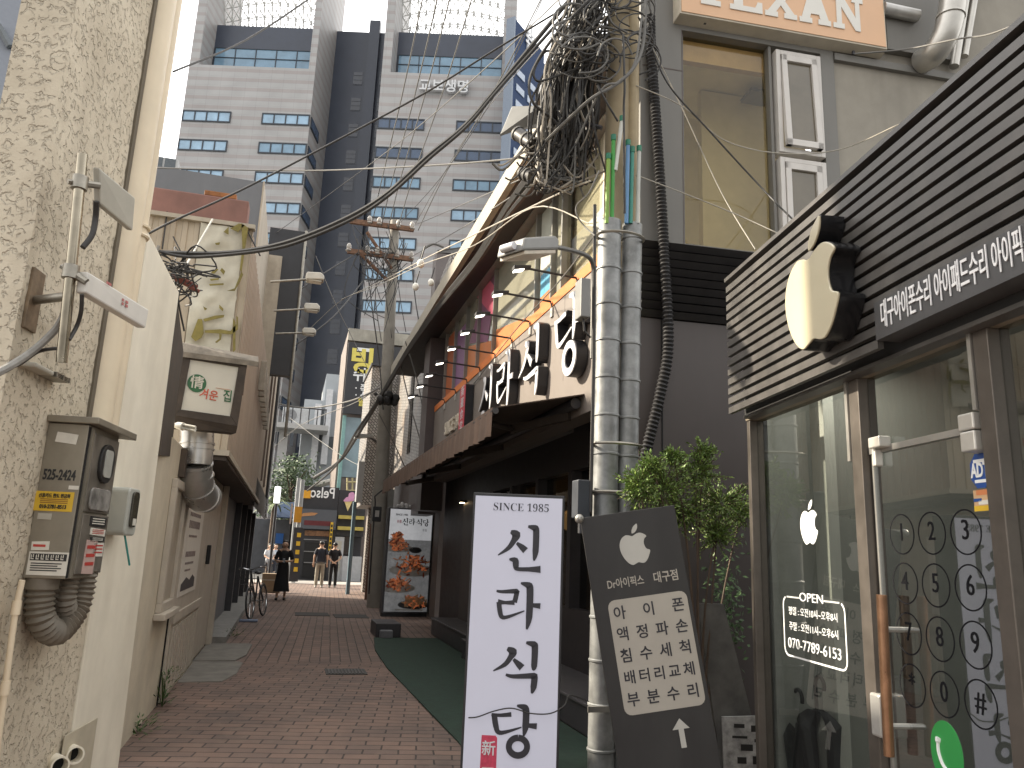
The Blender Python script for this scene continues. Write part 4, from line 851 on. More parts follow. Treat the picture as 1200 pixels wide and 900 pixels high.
# spot lamps on arms along the band
base = [7.75, 8.65, 9.55, 10.45, 11.4, 12.4, 13.4, 14.4, 15.5]
spot = None
ords = ['nearest the street pole', 'second from the street pole', 'third from the street pole', 'fourth from the street pole', 'fifth from the street pole', 'fourth from the far brown column', 'third from the far brown column', 'second from the far brown column', 'nearest the far brown column']
for k, y in enumerate(base):
    lab = 'thin black arm spotlight over the taupe sign band, ' + ords[k]
    if spot is None:
        spot = thing('arm_spotlight', lab, 'lamp', (XR, y, 4.62), group='spotlights over the restaurant sign')
        f = Fr((XR, y, 4.62), (0, -1)); m = MB(); m.tube([f.p(0, -.12, 0), f.p(0, 0, .03), f.p(.0, .03, .62)], .014, 7); m.build('arm', blk, spot)
        m = MB(); m.hull([f.p(-.05, .03, .58), f.p(.05, .03, .58), f.p(.05, .06, .58), f.p(-.05, .06, .58)], [f.p(-.05, -.02, .78), f.p(.05, -.02, .78), f.p(.05, .03, .78), f.p(-.05, .03, .78)]); m.build('lamp_head', blk, spot, bev=.008)
        m = MB(); m.hull([f.p(-.04, .008, .66), f.p(.04, .008, .66), f.p(.04, .0, .66), f.p(-.04, .0, .66)], [f.p(-.04, -.022, .77), f.p(.04, -.022, .77), f.p(.04, -.032, .77), f.p(-.04, -.032, .77)]); m.build('led_face', mat('led white', (1, .93, .8), .5, var=0, emit=1.6), spot)
        m = MB(); m.box(f, -.04, .04, -.2, -.08, 0, .02); m.build('wall_plate', mat('pale plate', (.4, .38, .35)), spot)
    else: dup(spot, (XR, y, 4.62), 0, lab)
# folding-arm awning
XF = 1.9; AN = 7.5; AFAR = 16.9; ZW, ZF = 3.22, 2.985
aw = thing('awning', 'long brown fabric awning with a striped stained valance over the dark shopfront', 'awning', (2.4, 12, 3))
fabr = mat('brown awning fabric', (.075, .055, .045), .85, var=.3, scale=3, streak=.35, dirt=(.14, .13, .10)); 
m = MB(); m.hull([(XR - .002, AN, ZW), (XF, AN, ZF), (XF, AFAR, ZF), (XR - .002, AFAR, ZW)], [(XR - .002, AN, ZW + .012), (XF, AN, ZF + .012), (XF, AFAR, ZF + .012), (XR - .002, AFAR, ZW + .012)]); m.build('canopy', fabr, aw)
m = MB(); XV = Fr((XF, 0, 0), (0, -1)); n_ = 120
for i in range(n_ + 1):
    y = AN + (AFAR - AN) * i / n_; wv = .012 * math.sin(i * 1.9) + .01 * mnoise.noise(V((i * .3, 0, 0)))
    m.v += [(XF - .004, y, ZF + .012), (XF - .006 + wv, y, ZF - .14), (XF - .01 + wv * 1.6, y, ZF - .285 + .01 * math.sin(i * .7))]
for i in range(n_): a = 3 * i; m.f += [(a, a + 1, a + 4, a + 3), (a + 1, a + 2, a + 5, a + 4)]
m.build('valance', mat('brown valance', (.150, .098, .070), .85, var=.2, scale=4, streak=.5, dirt=(.07, .055, .042)), aw, smooth=True)
m = MB(); m.tube([(XF + .03, AN, ZF - .02), (XF + .03, AFAR, ZF - .02)], .035, 8); m.build('front_bar', dk, aw)
for y in (7.9, 10.7, 13.6, 16.3):
    m = MB(); e_ = V((2.45, y + .75, 2.98)); m.box(Fr(V((XR - .02, y, 3.05)), (e_ - V((XR - .02, y, 3.05)))), 0, (e_ - V((XR - .02, y, 3.05))).length, -.045, .045, -.03, .03); m.tube([e_ + V((0, 0, -.05)), e_ + V((0, 0, .06))], .04, 8)
    m.tube([e_, (XF + .05, y + .15, ZF - .05)], .035, 6); m.build('folding_arm', mat('arm grey brown', (.10, .085, .075), .5, metal=.3), aw)
m = MB(); m.tube([(XR - .06, AN + .1, ZW - .08), (XR - .06, AFAR - .1, ZW - .08)], .06, 10); m.build('roller', dk, aw)
# turf mat
tf_ = MB(); TP = [(1.62, 14.1), (1.46, 12.4), (1.42, 10.6), (1.46, 8.6), (1.50, 6.6), (1.46, 5.0), (2.62, 5.0), (2.62, 11.6), (2.74, 11.62), (2.74, 14.1)]
def turfmat():
    m = mat('green turf', (.014, .032, .021), .95, var=.4, scale=14, bump=.006, bscale=350, streak=0); return m
P = closed_smooth(TP, 3); tf_.ext(GR, TP, .021, .034); tag(tf_.build('turf_mat', turfmat()), 'dark green artificial turf mat along the restaurant step', 'mat')
dr_ = MB(); dr_.ext(GR, [(.62, 10.1), (1.12, 10.1), (1.12, 10.55), (.62, 10.55)], .012, .026); dt = thing('drain_grate', 'square iron drain grate set in the brick paving', 'grate', (.87, 10.3, .01)); dr_.build('frame', mat('worn iron', (.05, .048, .045), .6, metal=.4, var=.3), dt)
m = MB()
for k in range(11): m.box(GR, .65 + .041 * k, .672 + .041 * k, 10.13, 10.52, .026, .032)
m.build('grate_bars', mat('worn iron light', (.085, .08, .075), .6, metal=.4, var=.3), dt)
m = MB()
for (x, y) in ((.35, 18.5), (1.2, 18.1)): m.box(GR, x, x + .75, y, y + .9, .012, .024)
o_ = m.build('dark_paving_patch', mat('dark patch', (.05, .045, .042), .85, var=.3)); o_['kind'] = 'structure'
sb_ = MB(); sb_.box(GR, 1.66, 2.1, 14.2, 15.1, .02, .26); t = thing('step_block', 'small grey step block at the far end of the turf mat', 'step', (1.9, 14.6, .02)); sb_.build('block', slate, t, bev=.015); sb_ = MB(); sb_.box(GR, 1.72, 1.94, 14.0, 14.18, .02, .16); sb_.build('lower_block', mat('grey paint', (.13, .13, .14), .6, var=.2), t, bev=.02)

# ---------------- menu board: a standing lightbox with food pictures
MBF = Fr(at(474, 650, 18.6), vpd(2600)); (u0, z1), (u1, z0) = MBF.px(458, 596), MBF.px(500, 717)
mo = thing('menu_board', 'tall standing menu board with pictures of orange spicy seafood dishes', 'signboard', MBF.p((u0 + u1) / 2, z0, -.1))
m = MB(); m.box(MBF, u0 - .04, u1 + .04, z0 - .04, z1 + .03, -.22, -.005); m.build('case', dk, mo, bev=.01)
m = MB(); m.box(MBF, u0 - .02, u1 + .02, z0 - .04, z0 - .35, -.18, -.04); m.build('base', blk, mo)
W_, H_ = u1 - u0, z1 - z0
def postermat():
    mm = mat('poster grey', (.24, .245, .25), .35, emit=.06, var=.5, scale=5); return mm
m = MB(); m.box(MBF, u0, u1, z0, z1, -.004, .0); po = m.build('poster', postermat(), mo)
m = MB(); m.box(MBF, u0 + .0, u1, z0 + H_ * .70, z1, .0005, .002); m.build('poster_top', mat('poster pale', (.55, .56, .58), .35, emit=.10, var=.25, scale=2.5), po)
food = mat('spicy orange food', (.42, .12, .045), .4, emit=.08, var=.55, scale=22); plate = mat('plate grey', (.34, .33, .31), .3, var=.3); stone = mat('stone pot', (.025, .025, .027), .4)
def blob(u, z, ru, rz_, n, mtl, name, seed):
    pts = []
    for k in range(26): a = k * 2 * math.pi / 26; q = 1 + .22 * mnoise.noise(V((math.cos(a) * 2, math.sin(a) * 2, seed))) * (2 if mtl is food else .2); pts.append((u + ru * q * math.cos(a), z + rz_ * q * math.sin(a)))
    pts = [(min(max(a, u0), u1), b) for a, b in pts]; mb = MB(); mb.ext(MBF, pts, .002 + n, .0035 + n); mb.build(name, mtl, po)
foods = [food, mat('pale orange food', (.55, .24, .12), .4, var=.3, scale=20), mat('deep red food', (.22, .04, .015), .4, var=.3, scale=20)]
for (fx, fz, fr_, fh, sd) in ((.20, .735, .13, .035, 11), (.24, .645, .30, .07, 1), (.60, .45, .47, .11, 3), (.28, .265, .36, .085, 5), (.68, .10, .32, .075, 7)):
    U_, Z_ = u0 + W_ * fx, z0 + H_ * fz
    if sd != 11: blob(U_, Z_ - H_ * fh * .45, W_ * fr_ * 1.15, H_ * fh * .55, .0, plate if sd != 7 else stone, 'pictured_plate', sd)
    mbs_ = [MB(), MB(), MB()]
    for q in range(110):
        a = rnd.gauss(0, .34); b = rnd.gauss(0, .36) + (.35 if sd == 3 else 0) * (1 - min(1, abs(a) * 1.6)); pu, pz = U_ + W_ * fr_ * a, Z_ + H_ * fh * b
        if not (u0 + .03 < pu < u1 - .03): continue
        an = rnd.gauss(.4, .9); L = W_ * rnd.uniform(.04, .085); tk = W_ * rnd.uniform(.012, .024); cx_, sx__ = math.cos(an), math.sin(an)
        pts = [(pu + x * cx_ - y * sx__, pz + x * sx__ + y * cx_) for x, y in ((-L, 0), (-L * .5, -tk), (L * .6, -tk * .8), (L, 0), (L * .5, tk), (-L * .6, tk * .8))]
        pts = [(min(max(p, u0), u1), t_) for p, t_ in pts]; dn = .0045 + .00012 * q; mbs_[q % 3].ext(MBF, pts, dn - .0008, dn)
    for q in range(3): o_ = mbs_[q].build('pictured_food', foods[q] if sd != 7 else (mat('beige food', (.42, .25, .13), .4, var=.5, scale=20) if q < 2 else foods[0]), po); o_['kind'] = 'stuff'
blob(u0 + W_ * .64, z0 + H_ * .60, W_ * .15, H_ * .03, .0, stone, 'pictured_pot', 12.2)
m = MB(); m.box(MBF, u0 + W_ * .25, u1 - W_ * .1, z0 + H_ * .012, z0 + H_ * .026, .003, .0045); m.build('poster_lettering', plate, po)
m = MB()
for k, key in enumerate(('sin', 'ra', 'sik', 'dang')): brush(m, key, MBF, u0 + W_ * (.28 + .165 * k), z0 + H_ * .842, W_ * .15, H_ * .072, .003, .006, 1.25)
m.build('poster_lettering', black, po)
txt('poster_lettering', 'SINCE 1985', MBF, u0 + W_ * .27, z0 + H_ * .945, H_ * .026, black, po, n=.006, off=.02); txt('poster_lettering', '본점', MBF, u0 + W_ * .83, z0 + H_ * .80, H_ * .026, black, po, n=.006)
txt('poster_lettering', '新羅', MBF, u0 + W_ * .22, z0 + H_ * .875, H_ * .035, mat('seal red', (0, 0, 0)), po, n=.006, sx=.7)
m = MB()
for k in range(7): p = MBF.p(u0 + W_ * (.2 + .09 * k), z1 + .07, -.1); m.ball(p, (.05 + .02 * (k % 3), .05, .055 + .03 * ((k * 2) % 3)), 10, 6)
tag(m.build('ornament_row', mat('pale carved ornament', (.38, .37, .36), .6, var=.5, scale=15), smooth=True), 'row of small pale carved ornaments on top of the menu board', 'ornaments')

# ================================================================== RIGHT: GREY CORNER BUILDING
TF = Fr((XR + .002, YC - .03, 0), vpd(5500))
gp_ = mat('grey clad panel', (.175, .168, .152), .5, var=.06, scale=1.5, streak=.2); cem = mat('cement board', (.30, .275, .23), .8, var=.14, scale=2, streak=.3, bump=.002)
tb_ = thing('grey_building', 'grey clad corner building with tall yellowish upper window and black louvre band', 'building', TF.p(2, 0, -1))
def tpx(x, y, n=0): return TF.px(x, y, n)
wl, wr = tpx(800, 150)[0], tpx(908, 150)[0]; wz0, wz1 = tpx(850, 292)[1], tpx(850, 44)[1]; fl_, fr_ = tpx(911, 150)[0], tpx(964, 150)[0]; zl1, zl0 = tpx(790, 285)[1], tpx(790, 375)[1]
m = MB(); m.box(TF, 0, wl, zl1, 9, -.25, 0); m.box(TF, wl, fr_ + .02, wz1 + .002, 9, -.25, 0); m.box(TF, fr_ + .02, fr_ + .17, zl1, 9, -.25, 0); m.build('grey_panel', gp_, tb_)
m = MB(); m.box(TF, wl - .004, wl + .004, zl1, wz1, .0005, .003); m.box(TF, .02, wl, tpx(780, 80)[1] - .006, tpx(780, 80)[1] + .006, .0005, .003); m.build('panel_joint', mat('seam brown', (0, 0, 0)), tb_)
m = MB(); m.box(TF, fr_ + .171, 6, zl1, 9, -.25, -.03); m.build('cement_wall', cem, tb_)
m = MB(); m.box(TF, fr_ + .175, 5, wz1 - .05, wz1 + .03, -.03, .02); m.build('ledge', gp_, tb_)
m = MB(); m.box(TF, 0, 6, 0, zl0, -.25, -.02); m.build('lower_wall', mat('dark taupe panel', (.066, .054, .050), .5, var=.08, scale=2, streak=.12), tb_)
m = MB(); uu = tpx(777, 500)[0]; m.box(TF, uu - .006, uu + .006, 0, zl0, -.0195, -.015); m.build('panel_joint', gapm, tb_)
n_ = 9; dz = (zl1 - zl0) / n_; m = MB()
for k in range(n_):
    z = zl0 + dz * k; m.hull([TF.p(0, z + .01, .0), TF.p(6, z + .01, .0), TF.p(6, z + .01, -.15), TF.p(0, z + .01, -.15)], [TF.p(0, z + dz * .72, .055), TF.p(6, z + dz * .72, .055), TF.p(6, z + dz * .72, -.15), TF.p(0, z + dz * .72, -.15)])
m.box(TF, 0, 6, zl0, zl1, -.2, -.151); m.build('louvre_band', mat('black louvre', (.045, .042, .042), .42, metal=.3, var=.15, streak=.2), tb_)
m = MB(); m.box(TF, wl, wr, wz0, wz1, -.10, -.09); m.build('upper_window', glass('yellowish glass', (.95, .91, .77), 1, .01, .97), tb_)
m = MB(); m.box(TF, wl - .3, fr_ + .3, wz0 - .4, wz1 + 1, -1.6, -1.5); m.box(TF, wl - .3, fr_ + .3, wz1 + .02, wz1 + .1, -1.5, -.26); m.box(TF, wl + .62, wl + 1.9, wz0 - .4, wz1, -1.0, -.9); m.box(TF, wl - .3, fr_ + .3, wz0 - .4, wz0 - .2, -3.1, -.26); m.box(TF, wl - .4, wl - .3, wz0 - .4, wz1 + .1, -3.1, -.26)
m.build('upstairs_room', mat('yellowish plaster', (.72, .665, .53), .8, var=.06), tb_)
m = MB(); m.box(TF, wl + .02, wr - .02, wz1 - .24, wz1 - .01, -.2, -.13); m.build('roller_blind', mat('tan blind', (.50, .38, .27), .7, streak=.2), tb_)
q = tpx(885, 108, -.8); m = MB(); m.box(TF, q[0] - .16, q[0] + .16, wz1 - .12, wz1 - .08, -.85, -.6); vt = m.build('ceiling_vent', mat('vent grey', (.2, .19, .15), .5), tb_)
m = MB(); m.box(TF, wl, wl + .035, wz0, wz1, -.12, -.05); m.box(TF, wr - .03, wr, wz0, wz1, -.12, -.02); m.box(TF, wl, wr, wz0 - .03, wz0, -.12, .02); m.build('window_surround', gp_, tb_)
cw_ = mat('white pvc frame', (.62, .59, .55), .4, var=.05, streak=.2)
for z0_, z1_, op in ((tpx(935, 182)[1], tpx(935, 64)[1], .05), (tpx(935, 330)[1], tpx(935, 188)[1], 0)):
    wnd = MB()
    for a, b, c_, d_ in ((fl_, fl_ + .05, z0_, z1_), (fr_ - .05, fr_, z0_, z1_), (fl_ + .05, fr_ - .05, z0_, z0_ + .05), (fl_ + .05, fr_ - .05, z1_ - .05, z1_)): wnd.box(TF, a, b, c_, d_, -.12, .03)
    wf = wnd.build('casement_window', cw_, tb_, bev=.005)
    A = lambda u, z, n: TF.p(u, z, n + op * (z1_ - z) / (z1_ - z0_))
    sm_ = MB(); a0, a1, b0, b1 = fl_ + .055, fr_ - .055, z0_ + .055, z1_ - .055
    for a, b, c_, d_ in ((a0, a0 + .06, b0, b1), (a1 - .06, a1, b0, b1), (a0, a1, b0, b0 + .07), (a0, a1, b1 - .07, b1)):
        sm_.hull([A(a, c_, -.01), A(b, c_, -.01), A(b, d_, -.01), A(a, d_, -.01)], [A(a, c_, .04), A(b, c_, .04), A(b, d_, .04), A(a, d_, .04)])
    sm_.build('sash', cw_, wf, bev=.004)
    sm_ = MB(); sm_.poly([A(a0 + .06, b0 + .07, .012), A(a1 - .06, b0 + .07, .012), A(a1 - .06, b1 - .07, .012), A(a0 + .06, b1 - .07, .012)]); sm_.build('pane', mat('window pane brown', (.14, .12, .085), .06, var=.2, scale=2, spec=.9), wf)
# orange fascia sign
xs = thing('orange_sign', 'large peach orange box sign with white slab lettering TEXAN above the tall window', 'sign', TF.p(1.6, 6.7, .2))
su0, sz0 = tpx(797, 15, .13); su1 = tpx(1040, 60, .13)[0]; szb = tpx(800, 32, .0)[1]
m = MB(); m.hull([TF.p(su0 - .02, sz0 - .03, .002), TF.p(su1, sz0 - .03, .002), TF.p(su1, sz0 + 1.0, .002), TF.p(su0 - .02, sz0 + 1.0, .002)], [TF.p(su0, sz0, .13), TF.p(su1, sz0, .13), TF.p(su1, sz0 + 1.0, .13), TF.p(su0, sz0 + 1.0, .13)]); m.build('box', mat('cream sign box', (.50, .45, .36), .5, var=.08, streak=.3), xs)
m = MB(); m.box(TF, su0 + .015, su1 - .015, sz0 + .02, sz0 + .985, .131, .138); fx = m.build('face', mat('peach orange face', (.72, .45, .27), .45, var=.05, scale=1.5), xs)
lw2 = mat('sign letter white', (.72, .70, .64), .4, var=.03)
def slab(ch, u, z, w_, h, fr, n0, n1):
    s = .26 * w_; b = .15 * h; L = []
    if ch == 'T': L = [[(0,h),(0,h-.3*h),(.12*w_,h-.3*h),(.2*w_,h-b),(.36*w_,h-b),(.36*w_,b),(.2*w_,b),(.2*w_,0),(.8*w_,0),(.8*w_,b),(.64*w_,b),(.64*w_,h-b),(.8*w_,h-b),(.88*w_,h-.3*h),(w_,h-.3*h),(w_,h)]]
    if ch == 'E': L = [[(0,0),(w_,0),(w_,.32*h),(.86*w_,.32*h),(.78*w_,b),(.40*w_,b),(.40*w_,.43*h),(.62*w_,.43*h),(.62*w_,.57*h),(.40*w_,.57*h),(.40*w_,h-b),(.78*w_,h-b),(.86*w_,.68*h),(w_,.68*h),(w_,h),(0,h),(0,h-b),(.12*w_,h-b),(.12*w_,b),(0,b)]]
    if ch == 'X': L = [[(0,0),(.40*w_,0),(.40*w_,b),(.34*w_,b),(.5*w_,.36*h),(.66*w_,b),(.6*w_,b),(.6*w_,0),(w_,0),(w_,b),(.92*w_,b),(.64*w_,.5*h),(.90*w_,h-b),(w_,h-b),(w_,h),(.6*w_,h),(.6*w_,h-b),(.66*w_,h-b),(.5*w_,.64*h),(.34*w_,h-b),(.4*w_,h-b),(.4*w_,h),(0,h),(0,h-b),(.10*w_,h-b),(.36*w_,.5*h),(.08*w_,b),(0,b)]]
    if ch == 'A': L = [[(0,0),(.40*w_,0),(.40*w_,b),(.33*w_,b),(.37*w_,.28*h),(.63*w_,.28*h),(.67*w_,b),(.6*w_,b),(.6*w_,0),(w_,0),(w_,b),(.93*w_,b),(.64*w_,h),(.36*w_,h),(.07*w_,b),(0,b)]]
    if ch == 'N': L = [[(0,0),(.36*w_,0),(.36*w_,b),(.28*w_,b),(.28*w_,.66*h),(.72*w_,0),(.88*w_,0),(.88*w_,h-b),(w_,h-b),(w_,h),(.64*w_,h),(.64*w_,h-b),(.74*w_,h-b),(.74*w_,.38*h),(.34*w_,h),(0,h),(0,h-b),(.12*w_,h-b),(.12*w_,b),(0,b)]]
    mb = MB()
    for l in L: mb.ext(fr, [(u + a, z + c) for a, c in l], n0, n1)
    return mb
tz = sz0 + .14; 
for k, c_ in enumerate('TEXAN'):
    u = tpx(814, 40, .14)[0] + .385 * k; slab(c_, u, tz, .355, .40, TF, .139, .148).build('letter', lw2, xs)
txt('small_lettering', 'Restaurant', TF, su0 + 1.75, sz0 + .72, .2, lw2, fx, n=.142, off=.012)
m = MB()
for x, y in ((826, 26), (1000, 62)): p = TF.P(x, y, .06); m.box(Fr(p, TF.U), -.012, .012, -.02, .02, -.01, .01)
m.build('bracket', dk, xs)
# big metal ducts on the wall at the top right
bd = thing('wall_duct', 'fat pale metal duct bending across the grey wall at the top right corner', 'duct', TF.P(1080, 60, .3))
pale = mat('pale duct metal', (.50, .48, .44), .35, metal=.75, var=.12, streak=.2)
m = MB(); m.tube(smoothpts([TF.P(1120, -40, .40), TF.P(1117, 0, .4), TF.P(1110, 36, .36), TF.P(1095, 62, .22), TF.P(1080, 72, .05)], 5), .13, 20); m.build('duct_elbow', pale, bd, smooth=True)
m = MB()
for (x, y, n_, d) in ((1118, -5, .4, (0, 0, 1)), (1114, 20, .39, (.1, 0, 1)), (1088, 66, .13, (-.6, .6, .4))):
    p = TF.P(x, y, n_); d = V(d).normalized(); m.tube([p - d * .012, p + d * .012], .14, 20)
m.build('duct_seam', pale, bd, smooth=True)
m = MB(); m.tube([TF.P(1118, 78, .06), TF.P(1140, -60, .06)], .05, 12); m.tube([TF.P(1130, 66, .04), TF.P(1152, -60, .04)], .04, 12); m.build('side_pipe', pale, bd, smooth=True)
m = MB(); (a, za), (b_, zb2) = tpx(1028, -60, .0), tpx(1115, 60, 0); m.box(TF, a, b_, zb2 - .15, za, -.029, .05); m.build('backing_plate', gp_, bd)
m = MB(); m.tube([TF.P(1034, 10, .1), TF.P(1075, 19, .1)], .07, 12); m.build('silver_flex', duct, bd, smooth=True)
# black corrugated hose down the face
bh = ribbed([TF.P(762, 20, .06), TF.P(763, 60, .06), TF.P(770, 160, .07), TF.P(778, 290, .10), TF.P(783, 400, .09), TF.P(774, 460, .07), TF.P(757, 530, .05), TF.P(741, 610, .06), TF.P(733, 740, .06), TF.P(731, 930, .05)], .046, .038, .007)
tag(bh.build('corrugated_hose', mat('black hose', (.022, .021, .022), .55), smooth=True), 'fat black corrugated hose running down the grey corner wall', 'hose')
# ================================================================== RIGHT: REPAIR SHOP
SU = -vpd(490); SF = Fr((2.78, 4.18, 0), SU)
def sp(x, y, n=0): return SF.px(x, y, n)
NS = .16; zs1, zs0 = sp(853, 331, NS)[1], sp(852, 486, NS)[1]; us0 = sp(852, 400, NS)[0]; ug = sp(880, 600)[0]
ue_ = 3.2
bronze = mat('bronze frame', (.115, .10, .086), .4, metal=.5, var=.2, streak=.3); sil = mat('aluminium frame', (.42, .41, .38), .35, metal=.7, var=.12, streak=.3)
rp_ = thing('repair_shop', 'phone repair shop with a black slatted fascia over a glass front', 'shop', SF.p(1.2, 0, -1))
slatm = mat('black wood slat', (.068, .064, .060), .36, var=.2, scale=7, streak=.35, dirt=(.15, .14, .125))
m = MB(); n_ = 14; dz = (zs1 - zs0) / n_
tband = sp(1030, 402, NS)[0]; zt0, zt1 = zs0 + .03, zs0 + .03 + 2.2 * dz
for k in range(n_):
    z = zs0 + dz * k; ue1 = tband - .01 if k < 3 else ue_
    m.box(SF, us0, ue1, z, z + dz * .63, NS - .028, NS)
m.build('fascia_slats', slatm, rp_)
m = MB(); m.box(SF, us0 + .01, ue_, zs0 - .01, zs1 + .03, .0, .059); m.build('fascia_back', mat('black void', (.012, .012, .012), .8, var=0), rp_)
m = MB(); m.box(SF, us0, ue_, zs1 + .01, zs1 + .035, .06, NS + .01); m.box(SF, us0 + .02, ue_, zs0 - .03, zs0 - .012, .0, .07); m.build('fascia_edge', slatm, rp_)
m = MB(); m.box(SF, tband, ue_, zt0, zt1 + .03, .06, NS + .012); tb2 = m.build('text_panel', mat('dark grey panel', (.060, .060, .062), .4, var=.08), rp_)
tf = mat('letter white', (.74, .74, .74), .4, var=0)
x = 0; L_ = 2.2
txt('lettering', '대구아이폰수리 아이패드수리 아이픽스', SF, tband + .05, (zt0 + zt1) / 2 + .02, .135, tf, tb2, n=NS + .016, ext=.002, align='LEFT', fit=(sp(1200, 310, NS)[0] - sp(1029, 390, NS)[0]) * 1.02, off=.006)
m = MB(); m.box(SF, us0 + .05, ue_, zs0 + .02, zs1, -.1, -.001); m.box(SF, us0 + .1, ue_, zs1 - .2, zs1 + .0, -3, -.101); m.box(SF, ug - .06, ug - .002, 0, zs0 + .3, -3, -.06); m.build('wall', mat('dark wall', (.05, .045, .04), .7), rp_)
# emblem on the fascia
em2 = thing('apple_emblem', 'big glossy cream bitten apple emblem standing off the black slats', 'emblem', SF.p(1.15, 2.8, NS)); ne = NS + .12
ua, za = sp(953, 348, ne); hA = (sp(950, 262, ne)[1] - sp(955, 405, ne)[1]) * 1.0; za = (sp(950, 262, ne)[1] + sp(955, 405, ne)[1]) / 2
wA = (sp(986, 348, ne)[0] - sp(922, 348, ne)[0]); ua = (sp(986, 348, ne)[0] + sp(922, 348, ne)[0]) / 2; sxA = wA / (hA / 1.125 * .85)
m = MB(); apple(m, SF, ua, za, hA, NS + .005, ne, sx=sxA); m.build('body', mat('gloss black', (.012, .012, .013), .2, var=0), em2)
m = MB(); apple(m, SF, ua, za, hA * .985, ne + .0005, ne + .012, sx=sxA); m.build('face', mat('gloss cream', (.50, .45, .32), .18, var=.05, scale=2, coat=.4), em2, bev=.004)
# lintel and frames
zl = sp(1010, 442)[1] + .09; m = MB(); m.box(SF, ug, ue_, zl - .09, zl - .003, -.09, .02); m.build('lintel', mat('worn bronze', (.24, .20, .15), .5, metal=.3, var=.3, scale=9, streak=.5), rp_, bev=.004)
u1, u2 = sp(1002, 600)[0], sp(1014, 600)[0]; d0, d1 = sp(1016, 640)[0], sp(1150, 500)[0]; d2 = sp(1164, 500)[0]
m = MB(); m.box(SF, ug, ug + .045, 0, zl - .09, -.08, .012); m.box(SF, u1 + .02, u2 + .02, 0, zl - .09, -.08, .012); m.box(SF, d1 + .01, d2 + .03, 0, zl - .09, -.08, .012); m.build('frame_post', bronze, rp_, bev=.004)
m = MB(); m.box(SF, u1 - .005, u1 + .018, sp(1003, 540)[1], zl - .09, -.03, .02); m.build('pale_strip', sil, rp_); m = MB(); m.box(SF, d1 - .012, d1 + .008, sp(1150, 480)[1], zl - .09, -.03, .02); m.build('pale_strip', sil, rp_)
zd = sp(1020, 528)[1]
shopg = glass('shopfront glass', (.82, .835, .82), 1, .008, .92, 1.9)
m = MB(); m.box(SF, ug + .046, u1 - .006, .12, zl - .092, -.045, -.035); pn1 = m.build('window', shopg, rp_)
m = MB(); m.box(SF, d2 + .032, ue_, .12, zl - .092, -.045, -.035); m.build('window', shopg, rp_)
m = MB(); m.box(SF, u2 + .025, d1 + .005, zd + .02, zl - .092, -.045, -.035); m.build('transom', shopg, rp_)
m = MB(); m.box(SF, u2 + .03, d1, .03, zd - .015, -.045, -.033); door = m.build('door', glass('door glass', (.82, .835, .83), 1, .006, .9, 2.5), rp_)
m = MB(); m.box(SF, u2 + .025, d1 + .005, zd - .012, zd + .016, -.055, -.02); m.build('door_head', sil, rp_)
m = MB(); m.box(SF, u2 + .03, u2 + .045, .03, zd - .015, -.05, -.028); m.build('door_edge', sil, door)
m = MB(); u, z = sp(1030, 520); m.box(SF, u - .04, u + .05, z - .02, z + .03, -.03, .03); m.box(SF, u - .05, u - .02, z - .10, z - .021, -.03, .01); m.build('top_pivot', mat('pale hinge', (.55, .53, .48), .35, metal=.4, streak=.3), door, bev=.006); m = MB(); u, z = sp(1142, 506); m.box(SF, u - .05, u + .035, z + .006, z + .07, -.06, .03); m.box(SF, u - .045, u + .035, z - .075, z + .001, -.06, .03)
m.build('door_hinge', mat('pale hinge', (.55, .53, .48), .35, metal=.4, streak=.3), door, bev=.006)
# handle
h0, h1 = SF.P(1033, 697, .06), SF.P(1042, 886, .06); m = MB(); m.tube([h0, h1], .022, 16); hd = m.build('door_handle', mat('copper handle', (.30, .17, .10), .3, metal=.8, var=.3, scale=9), door, smooth=True)
m = MB()
for t in (.22, .82): m = MB(); p = h0.lerp(h1, t); m.tube([p, p - SF.N * .16], .012, 8); m.build('standoff', sil, hd)
g0, g1 = SF.P(1059, 698, -.12), SF.P(1070, 884, -.12); m = MB(); m.tube([g0, g1], .022, 12); m.build('inner_handle', mat('brown handle', (.06, .04, .03), .4, metal=.4), door, smooth=True)
m = MB(); u, z = sp(1033, 838, .0); m.box(SF, u - .04, u + .04, z - .09, z + .09, -.03, .03); m.build('lock_plate', mat('pale lock', (.5, .49, .46), .3, metal=.5), door, bev=.01)
# things stuck on the glass
sw = mat('vinyl white', (.75, .76, .75), .5, var=.03); bk2 = mat('vinyl black', (.012, .012, .014), .9, var=0, spec=.05); GP = Fr(SF.p(0, 0, -.034), SF.U)
uA, zA = GP.px(948, 612); hA2 = GP.px(948, 585)[1] - GP.px(948, 637)[1]; m = MB(); apple(m, GP, uA, zA, hA2, .0005, .002, sx=(GP.px(957, 612)[0] - GP.px(937, 612)[0]) / (hA2 / 1.125 * .85)); m.build('apple_decal', sw, pn1)
ub0, ub1 = GP.px(919, 740)[0], GP.px(992, 740)[0]; zb1, zb0 = GP.px(922, 698)[1], GP.px(922, 768)[1]
op, ip = rrect(ub0, ub1, zb0, zb1, .05), rrect(ub0 + .009, ub1 - .009, zb0 + .009, zb1 - .009, .042)
m = MB()
for i in range(len(op)):
    j = (i + 1) % len(op); mid = (op[i][0] + op[j][0]) / 2
    if abs((op[i][1] + op[j][1]) / 2 - zb1) < .004 :
        for A in ((ub0 + .05, ub0 + .13 * (ub1 - ub0) / .4), (ub1 - .13 * (ub1 - ub0) / .4, ub1 - .05)): m.box(GP, A[0], A[1], zb1 - .009, zb1, .0005, .002)
    else: m.ext(GP, [op[i], op[j], ip[j], ip[i]], .0005, .002)
fr_b = m.build('hours_border', sw, pn1); bw, bhh = ub1 - ub0, zb1 - zb0; uc = (ub0 + ub1) / 2
